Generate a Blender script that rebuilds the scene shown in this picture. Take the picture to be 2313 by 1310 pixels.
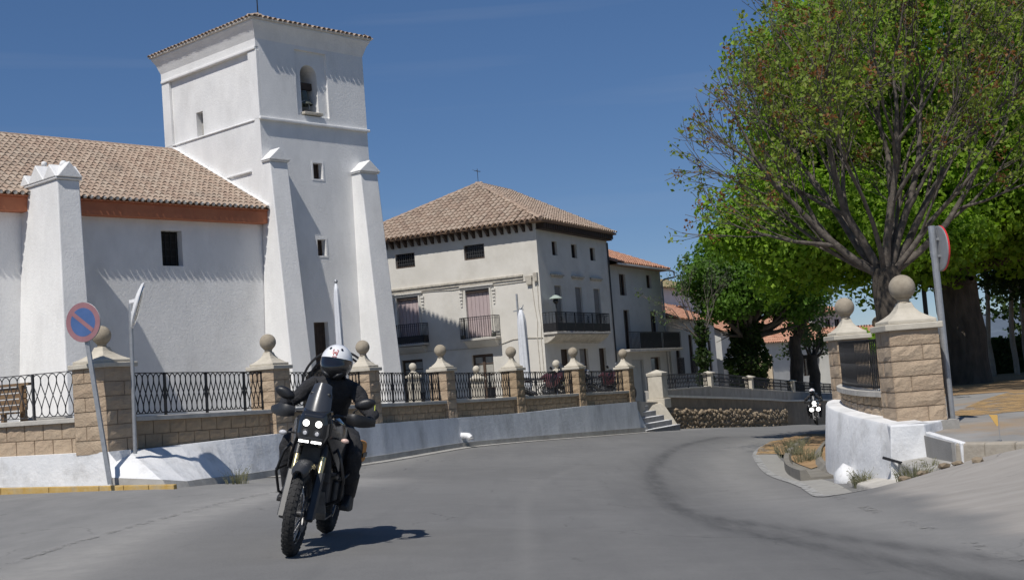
import bpy, bmesh, math, random
import numpy as np
from mathutils import Vector, Matrix, Quaternion
from mathutils.geometry import delaunay_2d_cdt
random.seed(7)
RNG = np.random.default_rng(11)
sc = bpy.context.scene
for o in list(bpy.data.objects):
    bpy.data.objects.remove(o, do_unlink=True)
COL = sc.collection
PI = math.pi
# ---------------------------------------------------------------- camera
EYE = Vector((0.0, 0.0, 1.25))
cam_d = bpy.data.cameras.new('camera')
cam = bpy.data.objects.new('camera', cam_d)
COL.objects.link(cam)
cr = Vector((0.9971015, 0.00542608, -0.07588914))
cu = Vector((0.07608288, -0.07111132, 0.9945625))
cf = Vector((0.0, 0.99745363, 0.07131803))
m3 = Matrix((cr, cu, -cf)).transposed()
cam.matrix_world = Matrix.Translation(EYE) @ m3.to_4x4()
cam_d.sensor_width = 36.0
cam_d.lens = 36.0 * 2900.0 / 2313.0
cam_d.clip_start = 0.1
cam_d.clip_end = 9000.0
sc.camera = cam
# ---------------------------------------------------------------- sky, sun, exposure
SUN_DIR = Vector((-0.41, -0.912, 0.0)).normalized()
SUN_EL = math.radians(56.5)
to_sun = Vector((SUN_DIR.x * math.cos(SUN_EL), SUN_DIR.y * math.cos(SUN_EL), math.sin(SUN_EL)))
world = bpy.data.worlds.new('World')
sc.world = world
world.use_nodes = True
wn = world.node_tree.nodes
wl = world.node_tree.links
for n in list(wn):
    wn.remove(n)
w_out = wn.new('ShaderNodeOutputWorld')
w_bg = wn.new('ShaderNodeBackground')
w_sky = wn.new('ShaderNodeTexSky')
w_sky.sky_type = 'NISHITA'
w_sky.sun_disc = False
w_sky.sun_elevation = SUN_EL
w_sky.sun_rotation = math.atan2(SUN_DIR.x, SUN_DIR.y)
w_sky.altitude = 900.0
w_sky.air_density = 0.72
w_sky.dust_density = 0.05
w_sky.ozone_density = 5.0
# faint contrail / cirrus streaks high in the air
w_tc = wn.new('ShaderNodeTexCoord')
w_map = wn.new('ShaderNodeMapping')
w_map.inputs['Rotation'].default_value = (math.radians(5), math.radians(7), math.radians(20))
w_map.inputs['Scale'].default_value = (1.2, 1.2, 26.0)
w_no = wn.new('ShaderNodeTexNoise')
w_no.inputs['Scale'].default_value = 1.4
w_no.inputs['Detail'].default_value = 5.0
w_rp = wn.new('ShaderNodeValToRGB')
w_rp.color_ramp.elements[0].position = 0.56
w_rp.color_ramp.elements[0].color = (0, 0, 0, 1)
w_rp.color_ramp.elements[1].position = 0.82
w_rp.color_ramp.elements[1].color = (1, 1, 1, 1)
w_mul = wn.new('ShaderNodeMath'); w_mul.operation = 'MULTIPLY'; w_mul.inputs[1].default_value = 0.10
w_mix = wn.new('ShaderNodeMix'); w_mix.data_type = 'RGBA'
w_mix.inputs[7].default_value = (5.2, 6.2, 7.6, 1)
wl.new(w_tc.outputs['Generated'], w_map.inputs['Vector'])
wl.new(w_map.outputs['Vector'], w_no.inputs['Vector'])
wl.new(w_no.outputs['Fac'], w_rp.inputs['Fac'])
wl.new(w_rp.outputs['Color'], w_mul.inputs[0])
wl.new(w_mul.outputs[0], w_mix.inputs[0])
wl.new(w_sky.outputs['Color'], w_mix.inputs[6])
w_ga = wn.new('ShaderNodeGamma'); w_ga.inputs['Gamma'].default_value = 0.66
wl.new(w_mix.outputs[2], w_ga.inputs['Color'])
w_hs = wn.new('ShaderNodeHueSaturation'); w_hs.inputs['Saturation'].default_value = 1.34; w_hs.inputs['Hue'].default_value = 0.508
wl.new(w_ga.outputs['Color'], w_hs.inputs['Color'])
wl.new(w_hs.outputs['Color'], w_bg.inputs['Color'])
w_bg.inputs['Strength'].default_value = 0.138
wl.new(w_bg.outputs[0], w_out.inputs['Surface'])
sun_d = bpy.data.lights.new('sun', 'SUN')
sun_d.energy = 4.3
sun_d.angle = math.radians(0.55)
sun_d.color = (1.0, 0.955, 0.89)
sun = bpy.data.objects.new('sun', sun_d)
COL.objects.link(sun)
sun.rotation_mode = 'QUATERNION'
sun.rotation_quaternion = to_sun.to_track_quat('Z', 'Y')
sun.location = (0, 0, 40)
sc.view_settings.view_transform = 'Standard'
sc.view_settings.look = 'None'
sc.view_settings.exposure = 0.0
sc.view_settings.gamma = 1.0
sc.view_settings.use_curve_mapping = False
sc.cycles.max_bounces = 6
sc.cycles.diffuse_bounces = 4
sc.cycles.transparent_max_bounces = 8

# ---------------------------------------------------------------- materials
MATS = {}
def mat(name, c1, c2=None, scale=3.0, rough=0.85, bump=0.0, bscale=40.0, metal=0.0, rnd=0.0, c3=None,
        stain=None, stain_scale=0.6, stain_amt=0.3, spec=None, coords='Object', stretch=None, bdist=0.02,
        trans=None, detail=6.0, alpha=None, coat=0.0):
    """principled surface whose colour varies with noise; rnd adds a per-piece colour shift"""
    if name in MATS:
        return MATS[name]
    m = bpy.data.materials.new(name)
    m.use_nodes = True
    N, L = m.node_tree.nodes, m.node_tree.links
    bs = N['Principled BSDF']
    bs.inputs['Roughness'].default_value = rough
    bs.inputs['Metallic'].default_value = metal
    if spec is not None:
        bs.inputs['Specular IOR Level'].default_value = spec
    if coat:
        bs.inputs['Coat Weight'].default_value = coat
    tc = N.new('ShaderNodeTexCoord')
    src = tc.outputs[coords]
    if coords == 'World':
        pass
    if stretch:
        mp = N.new('ShaderNodeMapping')
        mp.inputs['Scale'].default_value = stretch
        L.new(src, mp.inputs['Vector']); src = mp.outputs['Vector']
    c2 = c2 or tuple(min(1, x * 1.12) for x in c1)
    no = N.new('ShaderNodeTexNoise')
    no.inputs['Scale'].default_value = scale
    no.inputs['Detail'].default_value = detail
    no.inputs['Roughness'].default_value = 0.62
    L.new(src, no.inputs['Vector'])
    rp = N.new('ShaderNodeValToRGB')
    rp.color_ramp.elements[0].position = 0.34
    rp.color_ramp.elements[0].color = (*c1, 1)
    rp.color_ramp.elements[1].position = 0.66
    rp.color_ramp.elements[1].color = (*c2, 1)
    L.new(no.outputs['Fac'], rp.inputs['Fac'])
    col = rp.outputs['Color']
    if rnd:
        oi = N.new('ShaderNodeObjectInfo')
        at = N.new('ShaderNodeAttribute'); at.attribute_name = 'rnd'
        ad = N.new('ShaderNodeMath'); ad.operation = 'ADD'
        fr = N.new('ShaderNodeMath'); fr.operation = 'FRACT'
        L.new(oi.outputs['Random'], ad.inputs[0]); L.new(at.outputs['Fac'], ad.inputs[1])
        L.new(ad.outputs[0], fr.inputs[0])
        r2 = N.new('ShaderNodeValToRGB')
        e = r2.color_ramp.elements
        e[0].position = 0.0; e[0].color = (*(c3[0] if c3 else tuple(x * .6 for x in c1)), 1)
        e[1].position = 1.0; e[1].color = (*(c3[-1] if c3 else tuple(min(1, x * 1.5) for x in c2)), 1)
        if c3 and len(c3) > 2:
            for i, cc in enumerate(c3[1:-1]):
                el = e.new((i + 1) / (len(c3) - 1)); el.color = (*cc, 1)
        L.new(fr.outputs[0], r2.inputs['Fac'])
        mx = N.new('ShaderNodeMix'); mx.data_type = 'RGBA'
        mx.inputs[0].default_value = rnd
        L.new(col, mx.inputs[6]); L.new(r2.outputs['Color'], mx.inputs[7])
        col = mx.outputs[2]
    if stain:
        n2 = N.new('ShaderNodeTexNoise')
        n2.inputs['Scale'].default_value = stain_scale
        n2.inputs['Detail'].default_value = 7.0
        n2.inputs['Roughness'].default_value = 0.7
        L.new(src, n2.inputs['Vector'])
        r3 = N.new('ShaderNodeValToRGB')
        r3.color_ramp.elements[0].position = 0.5; r3.color_ramp.elements[0].color = (0, 0, 0, 1)
        r3.color_ramp.elements[1].position = 0.72; r3.color_ramp.elements[1].color = (stain_amt,) * 3 + (1,)
        L.new(n2.outputs['Fac'], r3.inputs['Fac'])
        m2 = N.new('ShaderNodeMix'); m2.data_type = 'RGBA'
        L.new(r3.outputs['Color'], m2.inputs[0])
        L.new(col, m2.inputs[6]); m2.inputs[7].default_value = (*stain, 1)
        col = m2.outputs[2]
    L.new(col, bs.inputs['Base Color'])
    if bump:
        nb = N.new('ShaderNodeTexNoise')
        nb.inputs['Scale'].default_value = bscale
        nb.inputs['Detail'].default_value = 8.0; nb.inputs['Roughness'].default_value = .72
        L.new(src if 'bark' in name or 'bench' in name else tc.outputs[coords], nb.inputs['Vector'])
        bp = N.new('ShaderNodeBump')
        bp.inputs['Strength'].default_value = bump
        bp.inputs['Distance'].default_value = bdist
        L.new(nb.outputs['Fac'], bp.inputs['Height'])
        L.new(bp.outputs['Normal'], bs.inputs['Normal'])
    if trans:
        out = [n for n in N if n.type == 'OUTPUT_MATERIAL'][0]
        tr = N.new('ShaderNodeBsdfTranslucent')
        tm = N.new('ShaderNodeMix'); tm.data_type = 'RGBA'; tm.blend_type = 'MULTIPLY'; tm.inputs[0].default_value = 1.0
        L.new(col, tm.inputs[6]); tm.inputs[7].default_value = (*trans, 1)
        L.new(tm.outputs[2], tr.inputs['Color'])
        ms = N.new('ShaderNodeMixShader'); ms.inputs[0].default_value = 0.48
        L.new(bs.outputs[0], ms.inputs[1]); L.new(tr.outputs[0], ms.inputs[2])
        L.new(ms.outputs[0], out.inputs['Surface'])
    if alpha is not None:
        bs.inputs['Alpha'].default_value = alpha
    MATS[name] = m
    return m
def emit(name, col, strength):
    m = bpy.data.materials.new(name); m.use_nodes = True
    b = m.node_tree.nodes['Principled BSDF']
    b.inputs['Base Color'].default_value = (*col, 1)
    b.inputs['Emission Color'].default_value = (*col, 1)
    b.inputs['Emission Strength'].default_value = strength
    MATS[name] = m
    return m
M_plaster = mat('white_plaster', (.70, .70, .695), (.78, .778, .768), 1.3, .92, 0.33, 13.0, stain=(.54, .535, .52), stain_scale=.8, stain_amt=.45, stretch=(1, 1, .55), bdist=.045)
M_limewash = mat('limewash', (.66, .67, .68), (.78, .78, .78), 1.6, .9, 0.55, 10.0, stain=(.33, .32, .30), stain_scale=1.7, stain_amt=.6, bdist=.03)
M_shade_wash = mat('shaded_limewash', (.50, .52, .55), (.66, .68, .71), 1.7, .9, .5, 12.0, stain=(.27, .28, .29), stain_scale=1.0, stain_amt=.75, stretch=(1, 1, .45), bdist=.03)  # grey base stands in for grazing shade on the wall; streaks are stains
M_tile = mat('clay_tile', (.31, .235, .18), (.41, .32, .25), 9, .9, .3, 60, rnd=.45, c3=[(.21, .135, .10), (.38, .27, .20), (.46, .38, .30), (.31, .23, .17), (.41, .31, .24)], stain=(.19, .18, .155), stain_scale=1.1, stain_amt=.5)
M_tile_deck = mat('clay_channel', (.16, .10, .07), (.24, .16, .10), 7, .95, .3, 40)
M_tile_red = mat('red_clay_tile', (.40, .19, .12), (.48, .26, .17), 5, .9, .3, 40, rnd=.5, c3=[(.34, .15, .095), (.48, .25, .16), (.52, .32, .22)])
M_mortar_edge = mat('pale_mortar', (.55, .52, .47), (.66, .63, .58), 6, .9, .4, 40)
M_fascia = mat('painted_fascia', (.40, .135, .065), (.46, .165, .08), 2.5, .8, .15, 30, stain=(.2, .08, .05), stain_amt=.3)
M_block = mat('split_face_block', (.40, .30, .21), (.50, .39, .275), 7, .95, .9, 26, rnd=.3, c3=[(.36, .26, .175), (.46, .35, .24), (.50, .40, .29)], stain=(.22, .18, .14), stain_scale=1.4, stain_amt=.45, bdist=.03)
M_block_core = mat('block_joint', (.20, .155, .115), (.27, .21, .155), 9, .95)
M_shade_block = mat('shaded_block', (.32, .235, .15), (.40, .30, .195), 5, .95, .7, 26, rnd=.12, c3=[(.28, .20, .125), (.36, .27, .175), (.44, .33, .22)], stain=(.12, .105, .085), stain_scale=1.2, stain_amt=.6, bdist=.03)  # darker copy of the block with shade put into its colour, plus stains
M_cap = mat('cast_stone', (.46, .42, .345), (.56, .515, .43), 5, .9, .35, 40, stain=(.30, .27, .22), stain_scale=1.6, stain_amt=.4)
M_coping = mat('concrete_coping', (.40, .38, .34), (.52, .49, .44), 5, .9, .35, 40, stain=(.22, .2, .18), stain_scale=2.2, stain_amt=.5)
M_ball = mat('stone_ball', (.27, .23, .175), (.38, .33, .255), 7, .92, .5, 45, stain=(.22, .19, .15), stain_scale=5, stain_amt=.4)
M_iron = mat('black_iron', (.018, .018, .02), (.03, .03, .032), 12, .55, 0, metal=.3)
M_iron_grey = mat('greyed_iron', (.045, .045, .048), (.08, .08, .082), 12, .6, 0, metal=.3)
M_concrete = mat('old_concrete', (.30, .29, .27), (.40, .39, .365), 4, .93, .5, 35, stain=(.2, .18, .15), stain_scale=1.5, stain_amt=.4)
M_kerb = mat('yellow_kerb_paint', (.42, .26, .06), (.48, .34, .14), 9, .8, .4, 40, stain=(.33, .30, .24), stain_scale=2.2, stain_amt=.95)
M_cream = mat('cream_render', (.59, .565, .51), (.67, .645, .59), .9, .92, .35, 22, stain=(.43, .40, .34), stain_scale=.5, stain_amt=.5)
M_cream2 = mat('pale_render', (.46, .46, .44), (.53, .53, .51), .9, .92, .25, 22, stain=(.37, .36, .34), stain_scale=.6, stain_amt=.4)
M_mould = mat('worn_moulding', (.40, .37, .31), (.55, .51, .44), 6, .93, .6, 30, stain=(.22, .2, .17), stain_scale=4, stain_amt=.7)
M_wood_dark = mat('dark_wood', (.035, .024, .018), (.06, .04, .03), 6, .8)
M_shutter = mat('faded_mauve_shutter', (.40, .32, .32), (.47, .385, .38), 4, .75, .1, 40, stretch=(4, 4, .5))
M_shutter_grey = mat('grey_roller_shutter', (.20, .19, .185), (.25, .24, .23), 5, .7)
M_glass_dark = mat('dark_glass', (.012, .013, .015), (.02, .021, .023), 3, .12, spec=.6)
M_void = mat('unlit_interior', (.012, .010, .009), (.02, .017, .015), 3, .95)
M_window_frame = mat('brown_window_frame', (.07, .045, .03), (.10, .065, .045), 6, .6)
M_galv = mat('galvanised_steel', (.33, .34, .35), (.42, .43, .44), 14, .45, 0, metal=.55)
M_white_paint = mat('white_paint', (.72, .72, .72), (.78, .78, .78), 8, .5)
M_bark = mat('tree_bark', (.05, .041, .032), (.11, .09, .07), 6, .95, 1.0, 18, stretch=(1, 1, .3), bdist=.06)
M_bark_grey = mat('grey_branch_bark', (.06, .05, .042), (.15, .13, .11), 8, .95, .6, 25, bdist=.03)
M_bronze = mat('bell_bronze', (.10, .11, .09), (.16, .17, .14), 8, .5, metal=.6)

# ---------------------------------------------------------------- object helpers
def link(name, data, parent=None, m=None, loc=None):
    o = bpy.data.objects.new(name, data)
    COL.objects.link(o)
    if parent is not None:
        o.parent = parent
    if loc is not None:
        o.location = loc
    if m is not None and data is not None and len(data.materials) == 0:
        data.materials.append(m)
    return o
def tag(o, label=None, cat=None, group=None, kind=None):
    if label: o['label'] = label
    if cat: o['category'] = cat
    if group: o['group'] = group
    if kind: o['kind'] = kind
    return o
def thing(name, label, cat, loc=(0, 0, 0), rz=0.0, group=None):
    o = bpy.data.objects.new(name, None)
    COL.objects.link(o)
    o.location = loc
    o.rotation_euler = (0, 0, rz)
    o.empty_display_size = .2
    return tag(o, label, cat, group)
def copy_tree(o, parent=None):
    c = o.copy(); COL.objects.link(c)
    if parent is not None:
        c.parent = parent
    for ch in list(o.children):
        copy_tree(ch, c)
    return c

class MB:
    """collects simple solids into one mesh"""
    def __init__(self):
        self.v = []; self.f = []; self.r = []
    def raw(self, vs, fs, rnd=0.0):
        n = len(self.v)
        self.v += [tuple(p) for p in vs]
        self.f += [tuple(i + n for i in f) for f in fs]
        self.r += [rnd] * len(fs)
        return self
    def hexa(self, p, rnd=0.0):
        """8 points: bottom loop 0-3, top loop 4-7"""
        return self.raw(p, [(3, 2, 1, 0), (4, 5, 6, 7), (0, 1, 5, 4), (1, 2, 6, 5), (2, 3, 7, 6), (3, 0, 4, 7)], rnd)
    def box(self, x0, x1, y0, y1, z0, z1, rnd=0.0):
        return self.hexa([(x0, y0, z0), (x1, y0, z0), (x1, y1, z0), (x0, y1, z0), (x0, y0, z1), (x1, y0, z1), (x1, y1, z1), (x0, y1, z1)], rnd)
    def bar(self, a, b, w, h=None, up=(0, 0, 1), rnd=0.0):
        a, b = Vector(a), Vector(b); h = h or w
        d = (b - a).normalized(); u = Vector(up)
        if abs(d.dot(u)) > .98: u = Vector((1, 0, 0))
        s = d.cross(u).normalized() * w / 2; t = s.cross(d).normalized() * h / 2
        return self.hexa([a - s - t, a + s - t, a + s + t, a - s + t, b - s - t, b + s - t, b + s + t, b - s + t], rnd)
    def tube(self, pts, rad, n=8, cap=True, rnd=0.0):
        pts = [Vector(p) for p in pts]
        rs = rad if isinstance(rad, (list, tuple)) else [rad] * len(pts)
        rings = []; u = None
        for i, p in enumerate(pts):
            d = (pts[min(i + 1, len(pts) - 1)] - pts[max(i - 1, 0)])
            if d.length < 1e-9: d = Vector((0, 0, 1))
            d.normalize()
            if u is None:
                u = d.orthogonal().normalized()
            u = (u - d * u.dot(d))
            if u.length < 1e-6: u = d.orthogonal()
            u.normalize(); w = d.cross(u)
            rings.append([p + (u * math.cos(2 * PI * k / n) + w * math.sin(2 * PI * k / n)) * rs[i] for k in range(n)])
        return self.loft(rings, cap, rnd)
    def loft(self, rings, cap=True, rnd=0.0, closed=True):
        n = len(rings[0]); vs = [p for r in rings for p in r]; fs = []
        for i in range(len(rings) - 1):
            for k in range(n if closed else n - 1):
                k2 = (k + 1) % n
                fs.append((i * n + k, i * n + k2, (i + 1) * n + k2, (i + 1) * n + k))
        if cap:
            fs.append(tuple(range(n - 1, -1, -1)))
            fs.append(tuple((len(rings) - 1) * n + k for k in range(n)))
        return self.raw(vs, fs, rnd)
    def lathe(self, prof, n=20, c=(0, 0, 0), axis='z', cap=True):
        rings = []
        for r, h in prof:
            ring = []
            for k in range(n):
                a = 2 * PI * k / n
                if axis == 'z': q = (c[0] + r * math.cos(a), c[1] + r * math.sin(a), c[2] + h)
                elif axis == 'x': q = (c[0] + h, c[1] + r * math.cos(a), c[2] + r * math.sin(a))
                else: q = (c[0] + r * math.sin(a), c[1] + h, c[2] + r * math.cos(a))
                ring.append(q)
            rings.append(ring)
        return self.loft(rings, cap)
    def ball(self, c, r, n=20, m=12, sz=1.0):
        prof = [(max(1e-4, r * math.sin(PI * i / m)), -r * sz * math.cos(PI * i / m)) for i in range(m + 1)]
        return self.lathe(prof, n, c)
    def prism(self, poly, y0, y1, axis='y'):
        """poly in (x,z) extruded along y (or (y,z) along x)"""
        n = len(poly)
        if axis == 'y': vs = [(a, y0, b) for a, b in poly] + [(a, y1, b) for a, b in poly]
        elif axis == 'x': vs = [(y0, a, b) for a, b in poly] + [(y1, a, b) for a, b in poly]
        else: vs = [(a, b, y0) for a, b in poly] + [(a, b, y1) for a, b in poly]
        fs = [tuple(range(n)), tuple(range(2 * n - 1, n - 1, -1))] + [(i, i + n, (i + 1) % n + n, (i + 1) % n) for i in range(n)]
        return self.raw(vs, fs)
    def mesh(self, name, m=None, smooth=False, angle=None, fix=True):
        me = bpy.data.meshes.new(name)
        me.from_pydata(self.v, [], self.f)
        if m is not None:
            for mm in (m if isinstance(m, (list, tuple)) else [m]): me.materials.append(mm)
        if any(self.r):
            at = me.attributes.new('rnd', 'FLOAT', 'FACE')
            at.data.foreach_set('value', self.r)
        if fix:
            bm = bmesh.new(); bm.from_mesh(me)
            bmesh.ops.recalc_face_normals(bm, faces=bm.faces)
            bm.to_mesh(me); bm.free()
        if smooth:
            me.polygons.foreach_set('use_smooth', [True] * len(me.polygons))
            if angle is not None:
                me.set_sharp_from_angle(angle=math.radians(angle))
        me.update()
        return me
    def obj(self, name, m, parent=None, smooth=False, angle=None, loc=None, fix=True):
        return link(name, self.mesh(name, m, smooth, angle, fix), parent, None, loc)

def bevel(o, w, seg=2, ang=35):
    bm = bmesh.new(); bm.from_mesh(o.data)
    es = [e for e in bm.edges if len(e.link_faces) == 2 and e.calc_face_angle(0) > math.radians(ang)]
    bmesh.ops.bevel(bm, geom=es, offset=w, segments=seg, affect='EDGES', profile=.5, clamp_overlap=True)
    bm.to_mesh(o.data); bm.free()
    return o
def evaluated(o):
    dg = bpy.context.evaluated_depsgraph_get()
    me = bpy.data.meshes.new_from_object(o.evaluated_get(dg))
    old = o.data
    o.modifiers.clear()
    o.data = me
    return o
def cut(o, cutter_mb):
    """carve openings out of a solid wall; the cutter is gone afterwards"""
    cme = cutter_mb.mesh('opening')
    c = link('opening', cme)
    c.parent = o.parent
    bpy.context.view_layer.update()
    md = o.modifiers.new('openings', 'BOOLEAN')
    md.operation = 'DIFFERENCE'; md.object = c; md.solver = 'EXACT'
    bpy.context.view_layer.update()
    evaluated(o)
    bpy.data.objects.remove(c, do_unlink=True)
    return o
def sheet(name, poly, zf, m, inner=1.0, lift=0.0, kind='structure', parent=None, skirt=0.0):
    """ground sheet: polygon filled with a mesh that follows zf"""
    xs = [p[0] for p in poly]; ys = [p[1] for p in poly]
    n = len(poly)
    bp = []
    for i in range(n):
        a = Vector(poly[i]); b = Vector(poly[(i + 1) % n]); L = (b - a).length
        k = max(1, int(L / inner))
        bp += [a.lerp(b, j / k) for j in range(k)]
    def inside(x, y):
        c = False
        for i in range(n):
            x1, y1 = poly[i]; x2, y2 = poly[(i + 1) % n]
            if (y1 > y) != (y2 > y) and x < (x2 - x1) * (y - y1) / (y2 - y1) + x1: c = not c
        return c
    ip = []
    x = min(xs) + inner * .5
    while x < max(xs):
        y = min(ys) + inner * .5
        while y < max(ys):
            if inside(x, y): ip.append(Vector((x, y)))
            y += inner
        x += inner
    nb = len(bp)
    res = delaunay_2d_cdt(bp + ip, [(i, (i + 1) % nb) for i in range(nb)], [], 1, 1e-5)
    vs = [(p.x, p.y, zf(p.x, p.y) + lift) for p in res[0]]
    mb = MB(); mb.raw(vs, [tuple(f) for f in res[2]])
    if skirt:
        for i in range(nb):
            a, b = bp[i], bp[(i + 1) % nb]
            za, zb = zf(a.x, a.y) + lift, zf(b.x, b.y) + lift
            mb.raw([(a.x, a.y, za), (b.x, b.y, zb), (b.x, b.y, zb - skirt), (a.x, a.y, za - skirt)], [(0, 1, 2, 3)])
    o = mb.obj(name, m, parent, fix=False)
    bm = bmesh.new(); bm.from_mesh(o.data)
    for f in bm.faces:
        if f.normal.z < -0.3: f.normal_flip()
    bm.to_mesh(o.data); bm.free()
    if parent is None: o['kind'] = kind
    return o
# ---------------------------------------------------------------- terrain
ROAD_PTS = [(-4, -3, .02), (4, -3, -.03), (0, 3, 0), (-6, 5, .04), (6, 4, -.06), (-1.9, 10.4, 0.0), (-1.98, 12, -.01), (-4.4, 10.5, .03), (0, 8.5, -.03),
            (-5.15, 19.0, .07), (-4.86, 22.0, -.08), (-4.54, 23.5, -.10), (-3.35, 27, -.15), (-1.75, 31, -.19), (-.03, 34.2, -.32),
            (4.04, 42.3, -.70), (5.6, 29.5, -.67), (4.78, 26.2, -.62), (4.09, 21, -.56), (3.86, 17.2, -.44), (4.51, 15.8, -.38),
            (15.3, 66, -2.10), (8.58, 37, -.92), (6.07, 48, -.95), (10.3, 58, -1.55), (-8.3, 20.5, .10), (-12, 22.5, .15), (-16, 12, .15), (-12, 6, .1),
            (4.95, 14.9, -.06), (5.6, 14.3, .11), (4.9, 13.4, -.06), (5.6, 12, .06), (7, 11, .2), (8, 6, .15), (10, 10, .25), (2.6, 11.6, -.22), (3.4, 9.2, -.12), (12, 2, .15), (22, 0, .1), (20, 30, -1.2), (30, 60, -3), (24, 72, -3.2), (-25, 22, .2), (-25, 0, .2), (-20, 50, .2), (10, 75, -2.2)]
def _tps(points, reg=0.02):
    P = np.array([p[:2] for p in points], float); z = np.array([p[2] for p in points], float)
    r = np.linalg.norm(P[:, None] - P[None], axis=2)
    K = np.where(r > 0, r ** 2 * np.log(r + 1e-9), 0) + np.eye(len(P)) * reg
    A = np.zeros((len(P) + 3,) * 2); A[:len(P), :len(P)] = K
    Q = np.c_[np.ones(len(P)), P]; A[:len(P), len(P):] = Q; A[len(P):, :len(P)] = Q.T
    w = np.linalg.solve(A, np.r_[z, 0, 0, 0])
    def f(x, y):
        x = np.asarray(x, float); y = np.asarray(y, float)
        r = np.sqrt((x[..., None] - P[:, 0]) ** 2 + (y[..., None] - P[:, 1]) ** 2)
        return (np.where(r > 0, r ** 2 * np.log(r + 1e-9), 0) @ w[:-3]) + w[-3] + w[-2] * x + w[-1] * y
    return f
_rz = _tps(ROAD_PTS, 0.3)
def road_z(x, y):
    return float(_rz(x, y))
def plaza_z(x, y):
    return .95 - .028 * (y - 20) if y < 43 else .306 - .055 * (min(y, 95) - 43)
def park_z(x, y):
    return .28 - .13 * min(1.0, max(0.0, (16.8 - y) / 1.8))
def seg_dist(X, Y, pts):
    d = np.full(X.shape, 1e9); tt = np.zeros(X.shape); L = 0
    for (x1, y1), (x2, y2) in zip(pts[:-1], pts[1:]):
        l2 = (x2 - x1) ** 2 + (y2 - y1) ** 2
        t = np.clip(((X - x1) * (x2 - x1) + (Y - y1) * (y2 - y1)) / l2, 0, 1)
        q = np.hypot(X - x1 - t * (x2 - x1), Y - y1 - t * (y2 - y1))
        m = q < d; d = np.where(m, q, d)
    return d
def smooth_path(pts, n=6):
    out = []
    P = [Vector(p) for p in pts]; P = [2 * P[0] - P[1]] + P + [2 * P[-1] - P[-2]]
    for i in range(1, len(P) - 2):
        for k in range(n):
            t = k / n
            a, b, c, d = P[i - 1], P[i], P[i + 1], P[i + 2]
            out.append(.5 * ((2 * b) + (-a + c) * t + (2 * a - 5 * b + 4 * c - d) * t * t + (-a + 3 * b - 3 * c + d) * t ** 3))
    out.append(P[-2])
    return [tuple(p) for p in out]
xs = np.r_[np.arange(-34, -9, 1.0), np.arange(-9, 9, .14), np.arange(9, 36, 1.0)]
ys = np.r_[np.arange(-6, 6, .8), np.arange(6, 20, .14), np.arange(20, 45, .35), np.arange(45, 82, 1.2)]
GX, GY = np.meshgrid(xs, ys)
GZ = _rz(GX.ravel(), GY.ravel()).reshape(GX.shape)
nx, ny = len(xs), len(ys)
idx = np.arange(nx * ny).reshape(ny, nx)
quads = np.stack([idx[:-1, :-1], idx[:-1, 1:], idx[1:, 1:], idx[1:, :-1]], -1).reshape(-1, 4)
me = bpy.data.meshes.new('road')
me.from_pydata(np.c_[GX.ravel(), GY.ravel(), GZ.ravel()].tolist(), [], quads.tolist())
me.polygons.foreach_set('use_smooth', [True] * len(me.polygons))
def put(name, arr):
    a = me.attributes.new(name, 'FLOAT', 'POINT'); a.data.foreach_set('value', arr.astype(np.float32).ravel())
skid1 = smooth_path([(5.5, 36), (3.55, 30.0), (2.42, 24.3), (2.01, 20.3), (1.75, 15.7), (1.77, 12.9), (1.99, 10.7), (2.33, 8.6), (2.67, 7.1), (3.6, 4)])
skid2 = smooth_path([(1.80, 14.8), (1.86, 13.2), (2.19, 11.7), (2.44, 10.3), (2.94, 8.3), (3.6, 6.4)])
d1 = seg_dist(GX, GY, skid1); d2 = seg_dist(GX, GY, skid2)
put('skid', np.clip(np.exp(-(d1 / .12) ** 2) * 1.0 + np.exp(-(d2 / .09) ** 2) * .8 + .32 * np.exp(-((d1 - .15) / .5) ** 2), 0, 1))
# wheel-polished bands following the bend, and dust blown onto the verges
mid = smooth_path([(12, 52), (8, 42), (3.9, 36.5), (1.6, 30), (.2, 23), (-.4, 16), (-.3, 10), (.3, 4), (1, -3)])
dm = seg_dist(GX, GY, mid)
band = .5 * np.exp(-((dm - 1.9) / .45) ** 2) + .35 * np.exp(-((dm - .7) / .35) ** 2)
put('polish', np.clip(band, 0, 1))
fan = seg_dist(GX, GY, smooth_path([(-2.6, 21.5), (-3.9, 16.5), (-4.3, 13), (-4.2, 9), (-4.0, 5)]))
left = np.clip((-(GX) - 3.1 - .04 * (GY - 12)) / 2.2, 0, 1)
put('dust', np.clip(.85 * np.exp(-(fan / .75) ** 2) + .45 * np.exp(-((dm - 3.4) / .5) ** 2) + .0 * left, 0, 1))
put('oldroad', np.where(GY < 22.5, np.clip((-GX - 3.9 + .05 * (GY - 12)) * 1.6, 0, 1), 0))
lane_edge = 3.70 - .075 * (13.4 - GY) + .10 * np.sin(GY * 3.1) + .05 * np.sin(GY * 9.0)
put('lane', np.clip((GX - lane_edge) * 3.0, 0, 1) * np.clip((16.2 - GY) * 1.5, 0, 1))
crack = seg_dist(GX, GY, smooth_path([(-.02, 6), (-.05, 8.6), (-.04, 12), (-.03, 14.7), (.02, 18), (.3, 21.3), (1.1, 25)]))
put('seam', np.exp(-(crack / .06) ** 2))
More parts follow.
